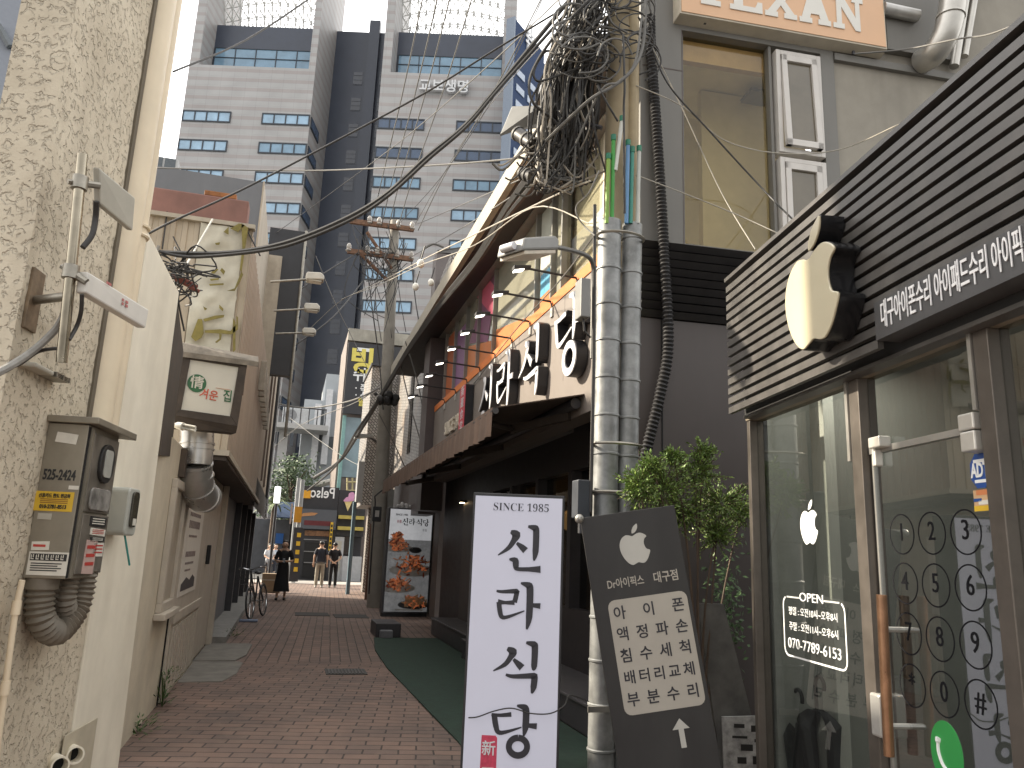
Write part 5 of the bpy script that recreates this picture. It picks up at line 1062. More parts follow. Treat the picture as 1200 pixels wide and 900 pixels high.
txt('hours_lettering', 'OPEN', GP, uc, zb1, .066, sw, pn1, n=.002, fit=bw * .38, off=-.006)
txt('hours_lettering', '평일 : 오전10시~오후8시', GP, uc, zb1 - bhh * .25, .050, sw, pn1, n=.002, fit=bw * .78, off=-.008)
txt('hours_lettering', '주말 : 오전11시~오후6시', GP, uc, zb1 - bhh * .50, .050, sw, pn1, n=.002, fit=bw * .78, off=-.008)
txt('hours_lettering', '070-7789-6153', GP, uc, zb1 - bhh * .78, .078, sw, pn1, n=.002, fit=bw * .84, off=-.006)
keys = [('1', 1057, 626), ('2', 1093, 626), ('3', 1132, 625), ('4', 1061, 684), ('5', 1098, 684), ('6', 1139, 688), ('7', 1065, 743), ('8', 1103, 750), ('9', 1144, 755), ('*', 1069, 803), ('0', 1107, 814), ('#', 1148, 822)]
r_ = (GP.px(1057, 602)[1] - GP.px(1057, 650)[1]) / 2; ux, zx = GP.px(1057, 626)
du = (GP.px(1132, 626)[0] - ux) / 2; dzk = .235
for k, (c_, x, y) in enumerate(keys):
    u, z = ux + du * (k % 3), zx - (k // 3) * (GP.px(1057, 626)[1] - GP.px(1068, 803)[1]) / 3
    m = MB(); m.ring2(GP, u, z, r_ - .006, r_, .0005, .002, 32); m.build('key_ring', bk2, door)
    txt('key_number', c_, GP, u, z + .005, .11, bk2, door, n=.002, sx=.9)
ad0, ad1 = GP.px(1138, 552)[0], GP.px(1161, 552)[0]; az1, az0 = GP.px(1150, 531)[1], GP.px(1150, 572)[1]; c_ = .03
m = MB(); m.ext(GP, [(ad0, az0 + c_ * 1.2), (ad0 + c_, az0), (ad1 - c_, az0), (ad1, az0 + c_ * 1.2), (ad1, az1 - c_ * 1.2), (ad1 - c_, az1), (ad0 + c_, az1), (ad0, az1 - c_ * 1.2)], .0005, .003); ads = m.build('security_sticker', mat('sticker blue', (.02, .07, .27), .35, var=.05), door)
txt('sticker_lettering', 'ADT', GP, (ad0 + ad1) / 2, (az0 + az1) / 2, .075, sw, ads, n=.004, sx=.62, off=.03)
m = MB(); m.box(GP, ad0 + .02, ad1 - .02, az1 - .035, az1 - .022, .003, .004); m.box(GP, ad0 + .02, ad1 - .02, az0 + .02, az0 + .032, .003, .004); m.build('sticker_print', sw, ads)
q0, q1 = GP.px(1142, 585)[0], GP.px(1161, 585)[0]; z1_, z0_ = GP.px(1150, 574)[1], GP.px(1150, 599)[1]
m = MB(); m.box(GP, q0, q1, z0_, z1_, .0005, .003); cs = m.build('picture_sticker', mat('sticker peach', (.55, .36, .2), .4), door)
for nm, cl, a, b, c2, d2_ in (('yellow', (.6, .42, .05), .0, 1, 0, .25), ('white', (.6, .62, .6), .3, 1, .3, .5), ('blue', (.1, .25, .4), 0, .5, .45, .6), ('orange', (.55, .2, .08), .2, 1, .75, 1)):
    m = MB(); m.box(GP, q0 + (q1 - q0) * a, q0 + (q1 - q0) * b, z0_ + (z1_ - z0_) * c2, z0_ + (z1_ - z0_) * d2_, .003, .004); m.build('sticker_print', mat('sticker ' + nm, cl, .4), cs)
u, z = GP.px(1110, 883); m = MB(); m.ext(GP, [(u + .095 * math.cos(a * math.pi / 16), z + .12 * math.sin(a * math.pi / 16)) for a in range(32)], .0005, .003); pi_ = m.build('phone_decal', mat('decal green', (.03, .26, .06), .35, var=.1), door)
m = MB(); m.tube(smoothpts([GP.p(u - .04, z + .05, .004), GP.p(u - .045, z, .004), GP.p(u - .02, z - .05, .004), GP.p(u + .03, z - .07, .004)]), [.012] * 3 + [.007] * 13 + [.012] * 3, 6); m.build('handset', sw, pi_)
# inside the shop
wallp = mat('interior grey', (.26, .27, .25), .6, var=.06, scale=2); lightp = mat('interior panel light', (.36, .37, .34), .5, var=.05)
m = MB(); m.box(SF, ug - .3, 3.6, 0, zl + .6, -2.3, -2.2); m.box(SF, ug + .0, ug + .06, 0, zl + .4, -2.2, -.1); m.box(SF, ug - .3, 3.6, zl + .38, zl + .45, -2.2, -.12); m.box(SF, ug - .3, 3.6, .0, .03, -2.2, -.1); m.build('interior_wall', wallp, rp_)
m = MB(); m.box(SF, ug + .08, sp(936, 600, -.4)[0], 0.03, zl + .2, -.46, -.40); m.build('interior_partition', lightp, rp_)
m = MB(); m.box(SF, sp(936, 600, -.4)[0] + .003, sp(972, 600, -.4)[0], 0.03, zl + .2, -.46, -.39); m.build('interior_partition', mat('interior panel pale', (.46, .47, .43), .5, var=.04), rp_)
m = MB(); m.box(SF, d0 - .1, d0 + 1.3, .03, 1.05, -1.6, -1.1); m.build('counter', mat('counter grey', (.22, .225, .22), .4), rp_, bev=.01)
cl = thing('ceiling_lamp', 'bright ceiling spotlight inside the repair shop behind the glass', 'lamp', SF.p(ug + .55, zl + .3, -.9)); m = MB(); m.box(SF, ug + .2, ug + .62, zl + .335, zl + .375, -.75, -.55); m.build('lamp_bar', mat('lamp bar', (.5, .48, .43), .5, var=0, emit=.3), cl)
m = MB(); m.box(SF, ug + .17, ug + .65, zl + .3755, zl + .3795, -.78, -.52); m.build('housing', sil, cl)
al_ = bpy.data.lights.new('shop_light', 'AREA'); al_.shape = 'RECTANGLE'; al_.size = .8; al_.size_y = .3; al_.energy = 3; al_.color = (1, .95, .84); ao = bpy.data.objects.new('shop_light', al_); COL.objects.link(ao); ao.location = SF.p(ug + .55, zl + .30, -.55)
# umbrellas behind the glass
umm = mat('umbrella black', (.016, .018, .02), .6, var=.3)
for lab, x, y, y2, nn, rr in (('black umbrella with a curved crook handle leaning lower behind the shop glass', 932, 846, 905, -.22, .085), ('taller black umbrella with a hooked handle behind the shop glass', 957, 832, 905, -.26, .10)):
    tp = SF.P(x, y, nn); t = thing('umbrella', lab, 'umbrella', tp - V((0, 0, .85)))
    bt = tp - V((0, 0, .72)) + SF.U * .06
    m = MB(); prof = ((0, .016), (.05, .05), (.10, rr * .95), (.14, rr * 1.12), (.5, rr * .8), (.9, .02)); K = 24
    for t_, r0 in prof:
        c = tp.lerp(bt, t_)
        for q in range(K): ang = 2 * math.pi * q / K; f_ = 1 + .3 * math.sin(ang * 6) * (t_ < .6) + rnd.uniform(-.06, .06); m.v.append(tuple(c + (SF.U * math.cos(ang) + SF.N * math.sin(ang) * .8) * r0 * f_ + V((0, 0, .035 * math.sin(ang * 6) * (.04 < t_ < .3)))))
    for i in range(len(prof) - 1):
        for q in range(K): m.f.append((i * K + q, (i + 1) * K + q, (i + 1) * K + (q + 1) % K, i * K + (q + 1) % K))
    m.build('canopy', umm, t)
    hk = .05; A = tp + V((0, 0, .14)); P = [tp, A] + [A + SF.U * (hk * (1 - math.cos(a))) + V((0, 0, hk * math.sin(a))) for a in [math.pi * i / 8 for i in range(1, 10)]]
    m = MB(); m.tube(P, .011, 8); m.build('handle', umm, t, smooth=True)

# ================================================================== STREET POLE WITH STEEL DUCTS
PY_ = 5.45
conc = mat('pole concrete', (.33, .27, .175), .8, var=.14, scale=3, streak=.3, bump=.003)
pl = thing('utility_pole', 'big concrete utility pole in the foreground with two galvanised cable guards', 'utility pole', at(715, 880, PY_ + .2))
pb, pt = at(718, 960, PY_ + .22), at(731, -160, PY_ + .22)
m = MB(); m.tube([V((pb.x, pb.y, 0)), pt], [.155, .125], 20); m.build('pole_shaft', conc, pl, smooth=True)
m = MB(); a = at(744, -160, PY_ + .1); b = at(741, 262, PY_ + .1); m.tube([b, a], .05, 10); m.build('side_tube', mat('tan tube', (.34, .27, .16), .6, var=.15, streak=.3), pl, smooth=True)
gz = mat('galvanised guard', (.25, .255, .25), .5, metal=.45, var=.4, scale=7, streak=.45, dirt=(.22, .23, .24))
def guard(xt, xb, rad, ytop):
    A, B = at(xt, ytop, PY_), at(xb, 960, PY_); P = []; rr = []; n = 60
    for i in range(n + 1): P.append(B.lerp(A, i / n))
    m = MB(); m.tube(P, rad, 18)
    L = (A - B).length; d = (A - B).normalized(); k = .15
    while k < L:
        q = B + d * k; m.tube([q - d * .012, q - d * .006, q + d * .006, q + d * .012], [rad + .001, rad + .008, rad + .008, rad + .001], 18); k += .30
    return m.build('cable_guard', gz, pl, smooth=True)
guard(714.5, 703, .096, 260); guard(741, 727, .082, 264)
for y in (279, 522, 578):
    m = MB(); p = at(727 - (y - 279) * .016, y, PY_ - .06); m.tube([p + V((.20 * math.cos(a), .0 + .13 * math.sin(a), 0)) for a in [2 * math.pi * i / 20 for i in range(20)]], .012, 5, closed=True); m.build('steel_strap', gdull, pl, smooth=True)
q = at(704, 831, PY_ - .1); m = MB(); m.box(Fr(q, (1, 0)), -.1, .20, -.02, .02, -.0, .012); m.build('bolted_strap', sil, pl)
for nm, cl, x, y0, y1 in (('green', (.05, .28, .05), 717, 162, 262), ('lime', (.20, .34, .06), 711, 184, 262), ('blue', (.12, .26, .46), 734, 168, 262), ('teal', (.04, .22, .17), 739, 176, 262), ('pale', (.45, .46, .42), 747, 175, 262), ('white', (.55, .55, .5), 724, 140, 200)):
    m = MB(); m.tube([at(x - 3 if nm == 'white' else x, y1, PY_ - .07), at(x + (5 if nm == 'white' else 2), y0, PY_ - .06)], .017, 10); cd = m.build(nm + '_conduit', mat(nm + ' conduit', cl, .5, var=.1), pl, smooth=True)
    m = MB(); A = at(x + (5 if nm == 'white' else 2), y0, PY_ - .06); m.tube([A - V((0, 0, .02)), A + V((0, 0, .03))], .022, 10); m.build('end_cap', mat('cap green', (.02, .17, .10), .5), cd, smooth=True)
# street lamp on the pole
sl3 = thing('street_lamp', 'grey box street lamp on a curved arm fixed to the foreground pole', 'street lamp', at(692, 300, PY_ - .05))
m = MB(); m.tube(smoothpts([at(694, 420, PY_ - .05), at(695, 340, PY_ - .05), at(695, 312, PY_ - .1), at(688, 300, PY_ - .2), at(668, 293, PY_ - .35), at(643, 288, PY_ - .5)]), .018, 10); m.build('arm', mat('lamp arm grey', (.15, .145, .135), .45, metal=.5, var=.2), sl3, smooth=True)
hA_, hB_ = at(640, 292, PY_ - .52), at(597, 293, PY_ - .72); HF = Fr(hB_, hA_ - hB_); Lh = (hA_ - hB_).length
m = MB(); m.ext(HF, [(.0, -.03), (.02, .06), (Lh * .9, .075), (Lh, .04), (Lh, -.03)], -.13, .13); m.build('lamp_head', mat('lamp housing', (.21, .21, .20), .45, var=.1, streak=.25), sl3, bev=.015)
m = MB(); m.box(HF, .03, Lh * .93, -.06, -.031, -.12, .12); m.build('lens', mat('beige lens', (.42, .37, .29), .4, var=.15, scale=30), sl3, bev=.005)
m = MB(); m.tube([HF.p(-.015, .02, -.06), HF.p(-.015, .02, .06)], .028, 10); m.build('white_cap', lwhite, sl3, smooth=True)
cbx = thing('control_box', 'slim grey control box on the foreground pole under the street lamp', 'box', at(684, 350, PY_ - .1)); K0 = Fr(at(684, 350, PY_ - .12), (1, 0)); m = MB(); m.box(K0, -.045, .035, -.165, .15, -.08, .06); m.build('body', mat('lamp housing', (0, 0, 0)), cbx, bev=.008); m = MB(); m.tube([K0.p(.0, -.165, 0), K0.p(.01, -.26, 0), K0.p(.07, -.3, -.02)], .008, 6); m.build('lead', rub, cbx)
m = MB(); m.tube([at(697, 240, PY_ - .1), at(696, 420, PY_ - .1), at(692, 600, PY_ - .1)], .014, 6); tag(m.build('black_riser', rub, smooth=True), 'black riser cable running up the left side of the galvanised cable guard', 'cable')
jb = thing('junction_box', 'dark junction box on the left of the galvanised guard above the tilted board', 'box', at(683, 585, PY_ - .05)); K1 = Fr(at(683, 585, PY_ - .05), (1, 0)); m = MB(); m.box(K1, -.06, .045, -.14, .14, -.08, .05); m.build('body', mat('dark blue grey', (.035, .04, .05), .5, var=.15), jb, bev=.008); m = MB(); m.tube([K1.p(-.01, -.14), K1.p(-.01, -.25)], .025, 8); m.build('gland', dk, jb)

# ================================================================== STANDING LIGHTBOX SIGN
D1 = 4.65; BF = Fr(FWD * D1, (FWD.y, -FWD.x)); (a0, z1), (a1, _z) = BF.px(555, 577), BF.px(662, 577)
BX = thing('standing_lightbox', 'tall white standing lightbox sign with black brush lettering and a red seal', 'signboard', BF.p((a0 + a1) / 2, 0, -.1)); z1 = z1
m = MB(); m.box(BF, a0, a1, .12, z1, -.17, -.0); m.build('case', mat('black sign case', (.025, .025, .028), .4, var=.15), BX, bev=.004)
m = MB(); m.box(BF, a0 - .01, a1 + .01, 0.02, .118, -.26, .09); m.build('base', mat('black sign case', (0, 0, 0)), BX, bev=.01)
lit = mat('lit white acrylic', (.36, .36, .42), .35, var=.04, scale=1.5, emit=.14); m = MB(); m.box(BF, a0 + .014, a1 - .014, .14, z1 - .018, .001, .004); pnl = m.build('panel', lit, BX)
m = MB(); m.box(BF, a0 + .014, a1 - .014, .14, z1 - .018, -.174, -.171); pnb = m.build('panel', lit, BX)
ink = mat('brush ink', (.028, .028, .036), .5, var=0)
BB = Fr(BF.p(0, 0, -.17), -BF.U)
for fr, sgn, par in ((BF, 1, pnl), (BB, -1, pnb)):
    def uu(x): return BF.px(x, 700)[0] * sgn
    zz = lambda y: BF.px(608, y)[1]
    m = MB(); wch = abs(uu(634) - uu(580)); cxs = (uu(581) + uu(634)) / 2
    for key, yt, yb in (('sin', 616, 670), ('ra', 682, 740), ('sik', 752, 813), ('dang', 826, 888)):
        brush(m, key, fr, cxs - wch / 2, zz(yb), wch, zz(yt) - zz(yb), .0042, .0062, 1.18)
    m.build('lettering', ink, par)
    txt('lettering', '𝐒𝐈𝐍𝐂𝐄 𝟏𝟗𝟖𝟓', fr, (uu(575) + uu(639)) / 2, zz(595), .066, ink, par, n=.0062, sx=.92, off=-.012)
    us_ = (uu(570) + uu(590)) / 2; ws = .046; pts = rrect(us_ - ws, us_ + ws, zz(1000), zz(862), .02); pts = [(u + .004 * math.sin(i * 5), z + .004 * math.cos(i * 7)) for i, (u, z) in enumerate(pts)]
    m = MB(); m.ext(fr, pts, .0042, .0055); se = m.build('seal', mat('seal crimson', (.52, .05, .10), .5, var=.25, scale=30), par)
    for k, c_ in enumerate('新羅食堂'): txt('seal_character', c_, fr, us_, zz(879 + 31 * k), .082, lwhite, se, n=.0075, sx=1.0, off=.01)
m = MB(); m.tube(smoothpts([BF.P(549, 841, .02), BF.P(560, 840, .03), BF.P(580, 833, .03), BF.P(600, 830, .03), BF.P(622, 836, .03), BF.P(645, 836, .03), BF.P(661, 827, .03), BF.P(668, 815, -.1), BF.P(690, 822, -.5)]), .004, 6); tag(m.build('power_cord', rub, smooth=True), 'thin black power cord strung across the front of the white lightbox sign', 'cord')

# ================================================================== TILTED BLACK BOARD
D2 = 4.95; TP_ = Fr(FWD * D2, (FWD.y, -FWD.x)); c0, c1, c2 = TP_.P(680, 607), TP_.P(788, 592), TP_.P(741, 893)
TB = Fr(c0, c1 - c0); dW = (c0 - c2).normalized(); TB.W = (dW - TB.U * dW.dot(TB.U)).normalized(); TB.N = TB.U.cross(TB.W)
if TB.N.dot(FWD) > 0: TB.N = -TB.N
tbW = (c1 - c0).length * 1.02; tbH = 1.86; tbH = c0.z / TB.W.z - .01
tbd = thing('tilted_board', 'black advertising board leaning askew with a bitten apple and a cream list of repairs', 'signboard', c0 - TB.W * tbH)
m = MB(); m.box(TB, 0, tbW, -tbH, 0, -.03, 0); m.build('board', mat('charcoal board', (.029, .028, .028), .5, var=.18, scale=3, streak=.3, dirt=(.07, .068, .065)), tbd, bev=.003)
crm = mat('cream print', (.42, .39, .34), .55, var=.06, scale=4)
u, z = TB.px(743, 638); m = MB(); apple(m, TB, u, z, .245, .001, .003, rot=R(3)); m.build('apple_print', mat('pale print', (.50, .49, .45), .5, var=.05), tbd)
u, z = TB.px(733, 683); txt('lettering', 'Dr아이픽스', TB, u, z, .066, crm, tbd, n=.002, off=.012, sx=.74); u, z = TB.px(784, 675); txt('lettering', '대구점', TB, u - .02, z - .002, .072, crm, tbd, n=.002, off=.014, sx=.82)
P0, P1, P2 = TB.px(712, 708), TB.px(803, 688), TB.px(742, 838); pw_ = P1[0] - P0[0]; zt_p, zb_p = (P0[1] + P1[1]) / 2, P2[1]
m = MB(); m.ext(TB, rrect(P0[0], P1[0], zb_p, zt_p, .045), .001, .0028); lp = m.build('list_panel', crm, tbd)
for k, row in enumerate(('아이폰', '액정파손', '침수세척', '배터리교체', '부분수리')):
    n = len(row); zz_ = zt_p - (zt_p - zb_p) * (.125 + .188 * k)
    for j, ch_ in enumerate(row):
        uu_ = P0[0] + pw_ * (.13 + (.74) * j / (n - 1)); txt('lettering', ch_, TB, uu_, zz_, .088 if n < 5 else .084, ink, lp, n=.0036, off=.014)
u, z = TB.px(797, 848); s = .042; m = MB(); m.ext(TB, [(u - .016, z - .135), (u + .016, z - .135), (u + .016, z - .03), (u + .052, z - .03), (u, z + .03), (u - .052, z - .03), (u - .016, z - .03)], .001, .003); m.build('arrow_print', mat('pale print', (0, 0, 0)), tbd)
m = MB(); p = TB.P(679, 608, .01); m.ball(p, .03); m.tube([p, p + V((.03, .1, .02))], .014, 6); tag(m.build('silver_clip', sil, smooth=True), 'small silver clip holding the top left corner of the tilted black board', 'clip')
# grey slab and lower poster behind
LB3 = Fr(at(845, 760, 5.35), (FWD.y, -FWD.x)); q = [LB3.px(x, y) for x, y in ((818, 707), (848, 708), (905, 935), (850, 935))]
m = MB(); m.ext(LB3, q, -.05, 0); tag(m.build('leaning_slab', mat('worn grey slab', (.13, .125, .115), .8, var=.35, scale=5, streak=.4)), 'worn grey board leaning in the gap between shop and grey wall', 'board')
np_ = thing('notice_panel', 'low black and white printed notice panel behind the tilted black board', 'notice', LB3.p(0, -.0, .2)); q = [LB3.px(x, y, .12) for x, y in ((846, 840), (893, 839), (903, 940), (850, 940))]
m = MB(); m.ext(LB3, q, .10, .12); nn = m.build('panel', mat('grey white print', (.34, .34, .33), .6, var=.5, scale=14), np_)
m = MB()
for (x, y, w_, h) in ((860, 848, 14, 5), (880, 850, 10, 8), (858, 862, 20, 3), (868, 872, 16, 8), (884, 866, 7, 4), (864, 887, 12, 8), (882, 886, 12, 10)):
    u, z = LB3.px(x, y, .12); k = .0054; m.box(LB3, u, u + w_ * k, z - h * k, z, .1205, .122)
m.build('print', black, nn)

# ================================================================== SHRUB
sh = thing('shrub', 'bright green small-leaved shrub bursting out behind the tilted black board', 'shrub', at(815, 700, 5.35) - V((0, 0, 1.2)))
shb = sh.location.copy()
twig = mat('twig brown', (.09, .06, .04), .8, var=.3)
blobs = [((775, 575), .30, 5.2), ((750, 570), .18, 5.1), ((815, 555), .26, 5.3), ((845, 590), .26, 5.4), ((868, 600), .16, 5.5), ((800, 600), .24, 5.3), ((840, 625), .22, 5.4), ((790, 535), .10, 5.2), ((824, 530), .12, 5.25), ((765, 545), .12, 5.1)]
lm = [mat('shrub leaf', (.13, .21, .045), .55, var=.5, scale=25), mat('shrub leaf pale', (.20, .28, .06), .5, var=.4, scale=25)]
mbs = [MB(), MB()]; tw = MB(); root_ = V((shb.x, shb.y, .02))
for (px_, py_), r_, Y in blobs:
    c = at(px_, py_, Y); mid = root_.lerp(c, .6) + V((rnd.gauss(0, .05), rnd.gauss(0, .05), 0)); tw.tube(smoothpts([root_, mid, c], 4), [.012 - .0009 * i for i in range(9)], 5)
    for i in range(int(105 * r_ / .2)):
        d = V((rnd.gauss(0, 1), rnd.gauss(0, 1), rnd.gauss(0, .8))).normalized() * r_ * rnd.uniform(.35, 1.1); tip = c + d; st_ = c + d * .3; tw.tube([st_, tip], .0022, 3, cap=False)
        ax = (tip - st_).normalized()
        for j in range(13):
            t = j / 13; p = st_.lerp(tip, t) + V((rnd.gauss(0, .008), rnd.gauss(0, .008), rnd.gauss(0, .008))); o_ = (ax.orthogonal().normalized() if j % 2 else ax.cross(V((rnd.gauss(0, 1), rnd.gauss(0, 1), rnd.gauss(0, 1)))).normalized())
            L = rnd.uniform(.022, .040); ld = (o_ * .8 + ax + V((0, 0, .2))).normalized(); sd = ld.cross(V((rnd.gauss(0, 1), rnd.gauss(0, 1), rnd.gauss(0, 1)))).normalized() * L * .2
            mbs[0 if rnd.random() < .68 else 1].poly([p, p + ld * L * .5 + sd, p + ld * L, p + ld * L * .5 - sd])
mbs[0].build('leaves', lm[0], sh); mbs[1].build('leaves', lm[1], sh); tw.build('branches', twig, sh)
sh2 = thing('shrub', 'dim dark green plant low in the gap beside the shop', 'shrub', at(850, 760, 5.5)); mb = MB()
for i in range(500):
    c = at(850 + rnd.gauss(0, 12), 715 + rnd.gauss(0, 40), 5.6 + rnd.uniform(-.1, .2)); d = V((rnd.gauss(0, 1), rnd.gauss(0, 1), rnd.gauss(0, 1))).normalized() * .05; s_ = d.orthogonal().normalized() * .014; mb.poly([c, c + d * .5 + s_, c + d, c + d * .5 - s_])
mb.build('leaves', mat('dim leaf', (.05, .10, .03), .6, var=.4), sh2); mb = MB(); mb.tube([at(850, 720, 5.6), at(853, 900, 5.6)], .01, 5); mb.build('stem', twig, sh2)
# ================================================================== FAR: TOWER BLOCK
DT = 95.0; TW = Fr(FWD * DT, (FWD.y, -FWD.x))
def banded():
    m = bpy.data.materials.new('banded stone'); m.use_nodes = True; t = m.node_tree; N = t.nodes; L = t.links; b = N['Principled BSDF']
    tc = N.new('ShaderNodeTexCoord'); sx = N.new('ShaderNodeSeparateXYZ'); L.new(tc.outputs['Object'], sx.inputs[0])
    d = N.new('ShaderNodeMath'); d.operation = 'DIVIDE'; d.inputs[1].default_value = FLH / 3; L.new(sx.outputs[2], d.inputs[0])
    f = N.new('ShaderNodeMath'); f.operation = 'FRACT'; L.new(d.outputs[0], f.inputs[0])
    g = N.new('ShaderNodeMath'); g.operation = 'LESS_THAN'; g.inputs[1].default_value = .36; L.new(f.outputs[0], g.inputs[0])
    n1 = N.new('ShaderNodeTexNoise'); n1.inputs['Scale'].default_value = .35; n1.inputs['Detail'].default_value = 8; L.new(tc.outputs['Object'], n1.inputs['Vector'])
    mx = N.new('ShaderNodeMixRGB'); L.new(g.outputs[0], mx.inputs[0]); mx.inputs[1].default_value = (.385, .382, .378, 1); mx.inputs[2].default_value = (.345, .318, .308, 1)
    r = N.new('ShaderNodeValToRGB'); r.color_ramp.elements[0].position = .3; r.color_ramp.elements[0].color = (.9, .9, .9, 1); r.color_ramp.elements[1].position = .7; r.color_ramp.elements[1].color = (1.05, 1.05, 1.05, 1); L.new(n1.outputs['Fac'], r.inputs[0])
    mu = N.new('ShaderNodeMixRGB'); mu.blend_type = 'MULTIPLY'; mu.inputs[0].default_value = 1; L.new(mx.outputs[0], mu.inputs[1]); L.new(r.outputs[0], mu.inputs[2])
    bk = N.new('ShaderNodeTexBrick'); bk.inputs['Scale'].default_value = 1; bk.inputs['Brick Width'].default_value = 1.2; bk.inputs['Row Height'].default_value = FLH / 6; bk.inputs['Mortar Size'].default_value = .02; bk.inputs['Color1'].default_value = (1, 1, 1, 1); bk.inputs['Color2'].default_value = (.95, .95, .95, 1); bk.inputs['Mortar'].default_value = (.8, .8, .8, 1); bk.offset = 0
    cx = N.new('ShaderNodeCombineXYZ'); ad = N.new('ShaderNodeMath'); ad.operation = 'ADD'; L.new(sx.outputs[0], ad.inputs[0]); L.new(sx.outputs[1], ad.inputs[1]); L.new(ad.outputs[0], cx.inputs[0]); L.new(sx.outputs[2], cx.inputs[1]); L.new(cx.outputs[0], bk.inputs['Vector'])
    m3 = N.new('ShaderNodeMixRGB'); m3.blend_type = 'MULTIPLY'; m3.inputs[0].default_value = .8; L.new(mu.outputs[0], m3.inputs[1]); L.new(bk.outputs['Color'], m3.inputs[2])
    L.new(m3.outputs[0], b.inputs['Base Color']); b.inputs['Roughness'].default_value = .55; return m
zr0 = TW.px(240, 130)[1]; FLH = zr0 - TW.px(240, 164)[1]; zw_h = zr0 - TW.px(240, 143)[1]
STONE = banded(); navy = mat('navy cladding', (.040, .050, .075), .35, var=.12, scale=.5, spec=.6); navyw = mat('navy window', (.022, .03, .05), .12, var=.2, scale=.6, spec=.8)
tfr = mat('dark window frame', (.03, .038, .05), .4); tpane = [mat('tower glass ' + n, c, .07, var=.22, scale=.45, spec=.8) for n, c in (('pale', (.28, .43, .57)), ('mid', (.17, .29, .40)), ('deep', (.05, .085, .15)))]
tw_ = thing('office_tower', 'pair of tall pale office blocks with pink stone bands joined by a dark glass core', 'office tower', TW.p(TW.px(415, 300)[0], 0, -5))
zsil = TW.px(245, 76)[1]; ztop = TW.px(240, -120)[1]
def block(uL, uR, uoL, uoR, cols, rows, shade):
    dp = 12
    m = MB(); m.box(TW, uL, uR, 0, zsil, -dp, 0); m.box(TW, uL, uoL, zsil, ztop, -dp, 0); m.box(TW, uoR, uR, zsil, ztop, -dp, 0); m.build('block', STONE, tw_)
    zd1 = TW.px(300, 31, -4)[1]
    m = MB(); m.box(TW, uoL, uoR, zsil, zd1, -dp + 1, -4); dk_ = m.build('dark_storey', navy, tw_)
    hh = zd1 - zsil; m = MB(); m.box(TW, uoL + .3, uoR - .1, zsil + hh * .25, zsil + hh * .58, -3.99, -3.9)
    wn = m.build('window', tpane[1], dk_); m = MB()
    for k in range(6): u = uoL + .2 + (uoR - uoL - .4) * k / 5; m.box(TW, u, u + .12, zsil + hh * .25, zsil + hh * .58, -3.9, -3.8)
    for k in range(3): z = zsil + hh * (.25 + .165 * k); m.box(TW, uoL + .2, uoR - .1, z, z + .1, -3.9, -3.79)
    m.build('frame', tfr, wn)
    # white space frame of the crown
    m = MB(); A = lambda s, t: TW.p(uoL + (uoR - uoL) * s, zd1 + .3 + 9 * t + 1.3 * math.sin(math.pi * s), -7 + 3.5 * t)
    N_, M_ = 13, 5
    for i in range(N_):
        for j in range(M_):
            a, b, c, d = A(i / N_, j / M_), A((i + 1) / N_, j / M_), A((i + 1) / N_, (j + 1) / M_), A(i / N_, (j + 1) / M_)
            for p, q in ((a, b), (a, d), (a, c), (b, d)): m.tube([p, q], .075, 4, cap=False)
            mid = (a + b + c + d) / 4 - TW.N * 1.2
            for p in (a, b, c, d): m.tube([p, mid], .05, 4, cap=False)
    m.build('roof_lattice', mat('white steel', (.60, .60, .57), .5), tw_)
    for (u0, u1) in cols:
        for r in rows:
            z1 = zr0 - FLH * r; z0 = z1 - zw_h; mm = MB()
            mm.box(TW, u0, u1, z0, z0 + .18, .0, .14); mm.box(TW, u0, u1, z1 - .18, z1, .0, .14)
            for k in range(5): u = u0 + (u1 - u0 - .16) * k / 4; mm.box(TW, u, u + .16, z0 + .18, z1 - .18, .0, .14)
            f_ = mm.build('window', tfr, tw_); mm = MB()
            for k in range(4):
                a, b = u0 + .16 + (u1 - u0 - .16) * k / 4, u0 + (u1 - u0 - .16) * (k + 1) / 4; mm.box(TW, a, b, z0 + .18, z1 - .18, .004, .05)
            mm.build('pane', tpane[min(2, max(0, shade(r) + rnd.choice((0, 0, 0, 0, 1))))], f_)
u1L, u1R = TW.px(214, 129)[0], TW.px(364, 133)[0]; oL, oR = TW.px(233, 75)[0], TW.px(362, 78)[0]
ca = (TW.px(214, 135)[0], TW.px(271, 135)[0]); cb = (TW.px(307, 138)[0], u1R - .02)
block(u1L, u1R, oL, oR, [ca, cb], range(0, 11), lambda r: 0)
u2L, u2R = TW.px(443, 135)[0], TW.px(600, 140)[0]; o2L, o2R = TW.px(458, 78)[0], TW.px(588, 82)[0]
ca2 = (u2L + .02, TW.px(498, 140)[0]); cb2 = (TW.px(535, 140)[0], TW.px(592, 140)[0])
block(u2L, u2R, o2L, o2R, [ca2, cb2], range(0, 10), lambda r: 2 if r < 2 else 0)
